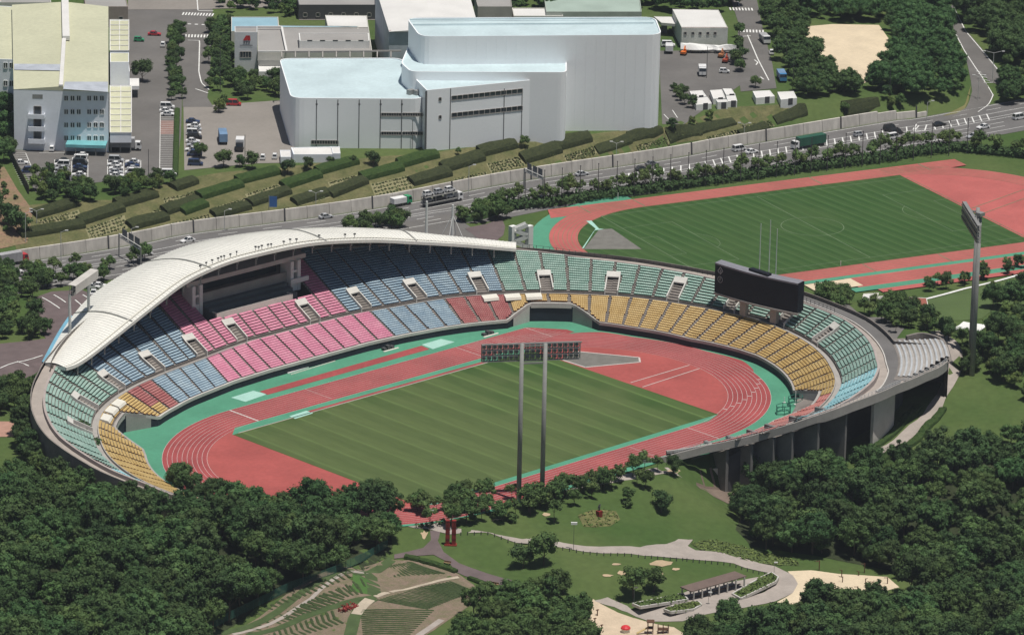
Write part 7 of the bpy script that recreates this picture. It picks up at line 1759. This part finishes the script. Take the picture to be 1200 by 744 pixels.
for i, (x, y, h_) in enumerate([(958,668,2.6),(985,676,2.0),(985.5,682,1.6),(1003,693,1.4),(1015,686,2.0),(1021,688,1.6),(1023,690,1.6),(1038,684,1.8),(1011,671,2.6),(1005,674,1.2)]):
    P = gt(x, y); e = empty('exercise_post', tuple(P), rnd.uniform(0,3), f'timber exercise post on the sand, {ORD[sorted([958,985,985.5,1003,1015,1021,1023,1038,1011,1005]).index(x)]} from the left', 'exercise post', 'exercise posts'); mb = MB(); mb.tube((-.4,0,-.2),(-.4,0,h_),.12,.12,6); mb.build('post', wd2, e); mb = MB(); mb.tube((-.5,0,h_*.9),(.5,0,h_*.9),.08,.08,6); mb.build('crossbar', wd2, e)
# stepped planting strip above the sand and low hedges by the ramp path
strip_px = [(809,637),(832,632),(870,640),(905,650),(935,657),(937,663),(905,662),(860,652),(822,645)]
area('planting_strip', strip_px, mat('planting_strip', (.075,.105,.035), .95, .3, .7), .12)
pm = MB(); rr = random.Random(4)
for p in scatter(strip_px, 1.0, 5, .15): leafclump(pm, (p[0], p[1], p[2]+.1), .42, 5, rr, 1, .4)
o = pm.build('strip_planting', leaf_light); tag(o, 'rows of low pale green plants between the path and the lower right wood', 'plants', kind='stuff')
def px_hedge(px, w_, h_, m, lab, grp=None, seed=1):
    P = gpoly(px); r = loc_root('low_hedge', P[0], lab, 'hedge', grp)
    for i in range(len(P)-1): hedge(P[i], P[i+1], w_, h_, m, 'hedge_run', r, seed+i, .8)
px_hedge([(1024,531),(1040,518),(1060,500),(1082,478)], 2.6, 1.3, hedge_g, 'long low hedge on the inner side of the ramp path')
px_hedge([(1036,543),(1060,528),(1085,510),(1100,494),(1110,480)], 2.4, 1.2, hedge_g, 'long low hedge on the outer side of the ramp path')
px_hedge([(1035,550),(1060,545),(1088,535),(1110,524)], 3, 1.0, hedge_g, 'lower clipped hedge branching off beside the ramp path')
px_hedge([(473,655),(490,659),(512,665),(532,672)], 1.6, 1.2, hedge_g, 'clipped hedge along the upper edge of the terraced garden')
px_hedge([(547,679),(565,686),(586,695)], 1.4, 1.2, hedge_g, 'short clipped hedge right of the garden entrance')
px_hedge([(209,206),(210,170),(211,130)], 1.8, 1.4, hedge_g, 'narrow green hedge between the long bay strip and the pale car park')

# ------------------------------------------------------------------ terraced garden, lower left
tg = loc_root('terraced_garden', gt(430,690), 'terraced garden of pinkish soil strips and low dark hedges at the bottom', 'garden')
soil = mat('pink_soil', (.215,.158,.122), .95, .15, .5, .2, 3, col2=(.150,.135,.080)); gpath = mat('garden_grass_path', (.060,.092,.034), .95, .15, .4); gpale = mat('garden_pale_path', (.42,.36,.28), .9, .1, .5)
def C4(x, y): return (240+x/4, 590+y/4)
GP = [C4(*p) for p in ((60,614),(850,262),(1000,262),(1190,330),(1260,380),(1300,440),(1180,520),(1080,590),(1000,640),(40,640))]
drape('garden_soil', gpoly(GP), soil, .09)
def gstrip(pts, wd, m, name, off=.15): o = drape(name, ribbon([gt(*C4(*p)) for p in pts], wd), m, off); return o
gstrip([(70,612),(400,462),(700,320),(880,262)], 2.0, gpath, 'garden_path'); gstrip([(200,620),(450,540),(620,480),(800,440)], 2.2, gpath, 'garden_path')
gstrip([(130,616),(500,445),(760,325)], 1.1, pave, 'garden_edge_path'); gstrip([(800,438),(900,410),(1000,388),(1100,362),(1190,346)], 1.3, gpale, 'garden_pale_path', .17); gstrip([(680,620),(700,540),(740,470),(790,445)], 3.0, gpath, 'garden_path')
gstrip([(710,520),(740,480),(775,450)], 2.6, gpale, 'garden_pale_path', .19); gstrip([(1000,620),(1060,580),(1110,545)], 1.6, pave, 'garden_edge_path'); gstrip([(775,330),(790,380),(795,430)], 3.2, gpath, 'garden_path'); gstrip([(745,345),(750,385),(735,420)], 5.5, mat('garden_lawn', (.06,.13,.03), .95), 'garden_lawn', .13)
gh = mat('garden_hedge', (.030,.050,.018), .9, col2=(.05,.072,.024), scale=1.5, var2=.25, scale2=5)
nh = 0
def row(p0, p1, h_=.5, w_=.75):
    global nh
    A, B = gt(*C4(*p0)), gt(*C4(*p1))
    if np.hypot(*(B-A)[:2]) < .6: return
    hedge(A, B, w_, h_, gh, 'hedge_row', tg, nh, .7); nh += 1
def fam(a0, a1, b0, b1, n, h_=.5, bend=0):
    for i in range(n):
        t = (i+.5)/n; p0 = (a0[0]+(a1[0]-a0[0])*t, a0[1]+(a1[1]-a0[1])*t); p1 = (b0[0]+(b1[0]-b0[0])*t, b0[1]+(b1[1]-b0[1])*t)
        if bend:
            m_ = ((p0[0]+p1[0])/2-bend, (p0[1]+p1[1])/2+bend*.5); row(p0, m_, h_); row(m_, p1, h_)
        else: row(p0, p1, h_)
fam((60,590),(830,235),(95,600),(870,262),30); fam((150,612),(740,340),(215,618),(760,380),17); fam((300,560),(560,420),(350,575),(660,450),14)
fam((560,420),(720,370),(640,445),(740,420),5); fam((280,620),(600,500),(330,660),(655,560),13, .5, 14); fam((820,300),(960,275),(830,350),(1130,330),13); fam((800,455),(1000,395),(1040,500),(1190,440),15)
fam((730,500),(740,620),(1080,500),(960,620),13); fam((1000,395),(1150,365),(1190,440),(1230,400),9)
P = gt(*C4(665,488)); mb = MB(); rr = random.Random(2)
for i in range(40): leafclump(mb, (P[0]+rr.uniform(-2.6,2.6), P[1]+rr.uniform(-1.4,1.4), P[2]+.1), .5, 6, rr, .9, .4)
child(mb, 'red_shrubs', mat('red_leaf', (.22,.03,.025), .8, .3, 1), tg)
# green mesh fence along the wood
ff = loc_root('mesh_fence', gt(455,640), 'green mesh fence between the dense wood and the terraced garden', 'fence'); FP = [gt(*C4(*p)) for p in ((20,590),(200,505),(400,405),(600,335),(760,262),(855,205))]; fd = np.concatenate([[0], np.cumsum([np.hypot(*(b-a)[:2]) for a, b in zip(FP[:-1], FP[1:])])]); FA_ = np.array(FP); fm_ = mat('fence_green', (.04,.13,.10), .6)
ns = int(fd[-1]/2.5)
for i in range(ns+1):
    s = fd[-1]*i/ns; p = [np.interp(s, fd, FA_[:, q]) for q in range(3)]; mb = MB(); mb.tube((p[0],p[1],p[2]-.3),(p[0],p[1],p[2]+2.2),.06,n=4); child(mb, 'post', fm_, ff)
    if i < ns:
        s2 = fd[-1]*(i+1)/ns; q_ = [np.interp(s2, fd, FA_[:, q]) for q in range(3)]; mb = MB()
        for j in range(9): z = .15+j*.24; mb.beam((p[0],p[1],p[2]+z),(q_[0],q_[1],q_[2]+z),.035,.06)
        for j in range(1,8): t = j/8; x = p[0]+(q_[0]-p[0])*t; y = p[1]+(q_[1]-p[1])*t; z = p[2]+(q_[2]-p[2])*t; mb.beam((x,y,z+.1),(x,y,z+2.1),.04,.04)
        child(mb, 'mesh_panel', fm_, ff)
# dark fence by the left car park
df = loc_root('fence', gt(8,180), 'tall dark fence along the left end of the factory car park', 'fence'); A, B = gt(8,176), gt(34,228)
n = 12
for i in range(n):
    p = A+(B-A)*i/n; q_ = A+(B-A)*(i+.96)/n; mb = MB(); mb.beam((p[0],p[1],p[2]+1.2),(q_[0],q_[1],q_[2]+1.2),.12,2.6); child(mb, 'panel', mat('fence_dark', (.06,.055,.05), .8), df)
    mb = MB(); mb.tube((p[0],p[1],p[2]-.3),(p[0],p[1],p[2]+2.7),.1,n=4); child(mb, 'post', darkgrey, df)
# hurdle rack on the track, cages and furniture on the apron
P = at(842,411); hr = loc_root('hurdle_rack', P, 'white rack of hurdles standing on the far side of the red bend', 'hurdle rack'); mb = MB(); u = kpos(140,50)-kpos(137,50); u = u/np.linalg.norm(u)
for i in range(8):
    c = P+u*(i-4)*.7; mb.beam(c, c+[0,0,1.0], .07, .07); mb.beam(c+_r*.9, c+_r*.9+[0,0,1.0], .07, .07); mb.beam(c+[0,0,1.0], c+_r*.9+[0,0,1.0], .12, .12)
child(mb, 'hurdles', white, hr)
for x, y, lab in ((918,484,'dark green throwing cage folded on the green apron at the right, front one'),(932,474,'dark green throwing cage folded on the green apron at the right, rear one')):
    P = at(x, y); e = loc_root('throwing_cage', P, lab, 'cage', 'folded cages on the apron'); mb = MB()
    for i in range(6): a = i*1.05; mb.tube((P[0]+2.4*math.cos(a), P[1]+1.6*math.sin(a), 0), (P[0]+2.4*math.cos(a), P[1]+1.6*math.sin(a), 2.2), .08, n=4)
    for i in range(6): a, b = i*1.05, (i+1)*1.05; [mb.beam((P[0]+2.4*math.cos(a), P[1]+1.6*math.sin(a), z), (P[0]+2.4*math.cos(b), P[1]+1.6*math.sin(b), z), .1, .14) for z in (.4,1.2,2.2)]
    child(mb, 'frame', mat('cage_green', (.03,.16,.12), .6), e)
for x, yb, yt, lab in ((932,474,458,'thin white post beside the notch in the right of the bowl'),(919,472,465,'short white post on the green apron at the right')): 
    P = at(x, yb); z = topz(P, yt); e = loc_root('white_post', P, lab, 'post', 'white posts on the apron'); mb = MB(); mb.tube(P, (P[0],P[1],z), .12, .1, 6); child(mb, 'shaft', white, e); mb = MB(); mb.tube(P, P+[0,0,.15], .4, .4, 8); child(mb, 'foot', white, e)
# long bench shelter row at the foot of the main stand
P0, P1 = at(337,438), at(389,422); tb = loc_root('dugout', P0, 'long low dark dugout with a white front kerb below the pink seats', 'dugout'); d = (P1-P0)/np.linalg.norm(P1-P0); n = np.array([-d[1], d[0], 0])
mb = MB(); mb.beam(P0+[0,0,.15], P1+[0,0,.15], .5, .3); child(mb, 'front_kerb', white, tb); mb = MB(); mb.prism([P0+n*.6, P1+n*.6, P1+n*4, P0+n*4], -.1, 1.3); child(mb, 'shelter', navy, tb); mb = MB(); mb.beam(P0-n*1.2+[0,0,.1], P1-n*1.2+[0,0,.1], .18, .2); child(mb, 'step', offwhite, tb)
for i, (x, y) in enumerate(((572,392),(304,434),(243,457),(455,409))):
    P = at(x, y); n = knorm(float(_key(P[0], P[1]))); e = loc_root('apron_equipment', P, ['dark equipment stack by the wall below the red seats','dark equipment stack by the wall under the left of the pink seats','dark equipment stack by the wall under the left blue seats','dark equipment stack by the wall under the right blue seats'][i], 'equipment', 'equipment at the foot of the wall'); mb = MB()
    for j in range(3): mb.box(P[0]-2+j*1.4, P[0]-1+j*1.4, P[1]-.5, P[1]+.6, 0, .7+.4*(j % 2))
    child(mb, 'crates', darkgrey, e); mb = MB(); mb.box(P[0]-2.6, P[0]+2.8, P[1]-1.3, P[1]-.7, 0, .12); child(mb, 'mat', offwhite, e)
# flag line on the left of the stands: tall thin posts near the warm-up track
for x, yb, yt, lab in ((724,235,226,'short white post at the start line of the warm-up track'),(985,313,306,'small white post at the near edge of the warm-up grass')): 
    P = at(x, yb); z = topz(P, yt); e = loc_root('white_post', P, lab, 'post', 'white posts on the warm-up ground'); mb = MB(); mb.tube(P, (P[0],P[1],z), .12, .1, 6); child(mb, 'shaft', white, e)
mb = MB()

# ------------------------------------------------------------------ thin summer haze round camera and scene
hz = MB(); hz.box(-9500, 9900, -9500, 9900, -20, 440)
hm = bpy.data.materials.new('haze'); hm.use_nodes = True; t = hm.node_tree
for n in list(t.nodes): t.nodes.remove(n)
out = t.nodes.new('ShaderNodeOutputMaterial'); pv = t.nodes.new('ShaderNodeVolumePrincipled'); pv.inputs['Color'].default_value = (.80,.88,1,1); pv.inputs['Density'].default_value = .000038; pv.inputs['Anisotropy'].default_value = .2
t.links.new(pv.outputs[0], out.inputs['Volume']); ho = hz.build('haze', hm); ho['kind'] = 'stuff'
S.cycles.volume_bounces = 0; S.cycles.volume_max_steps = 8
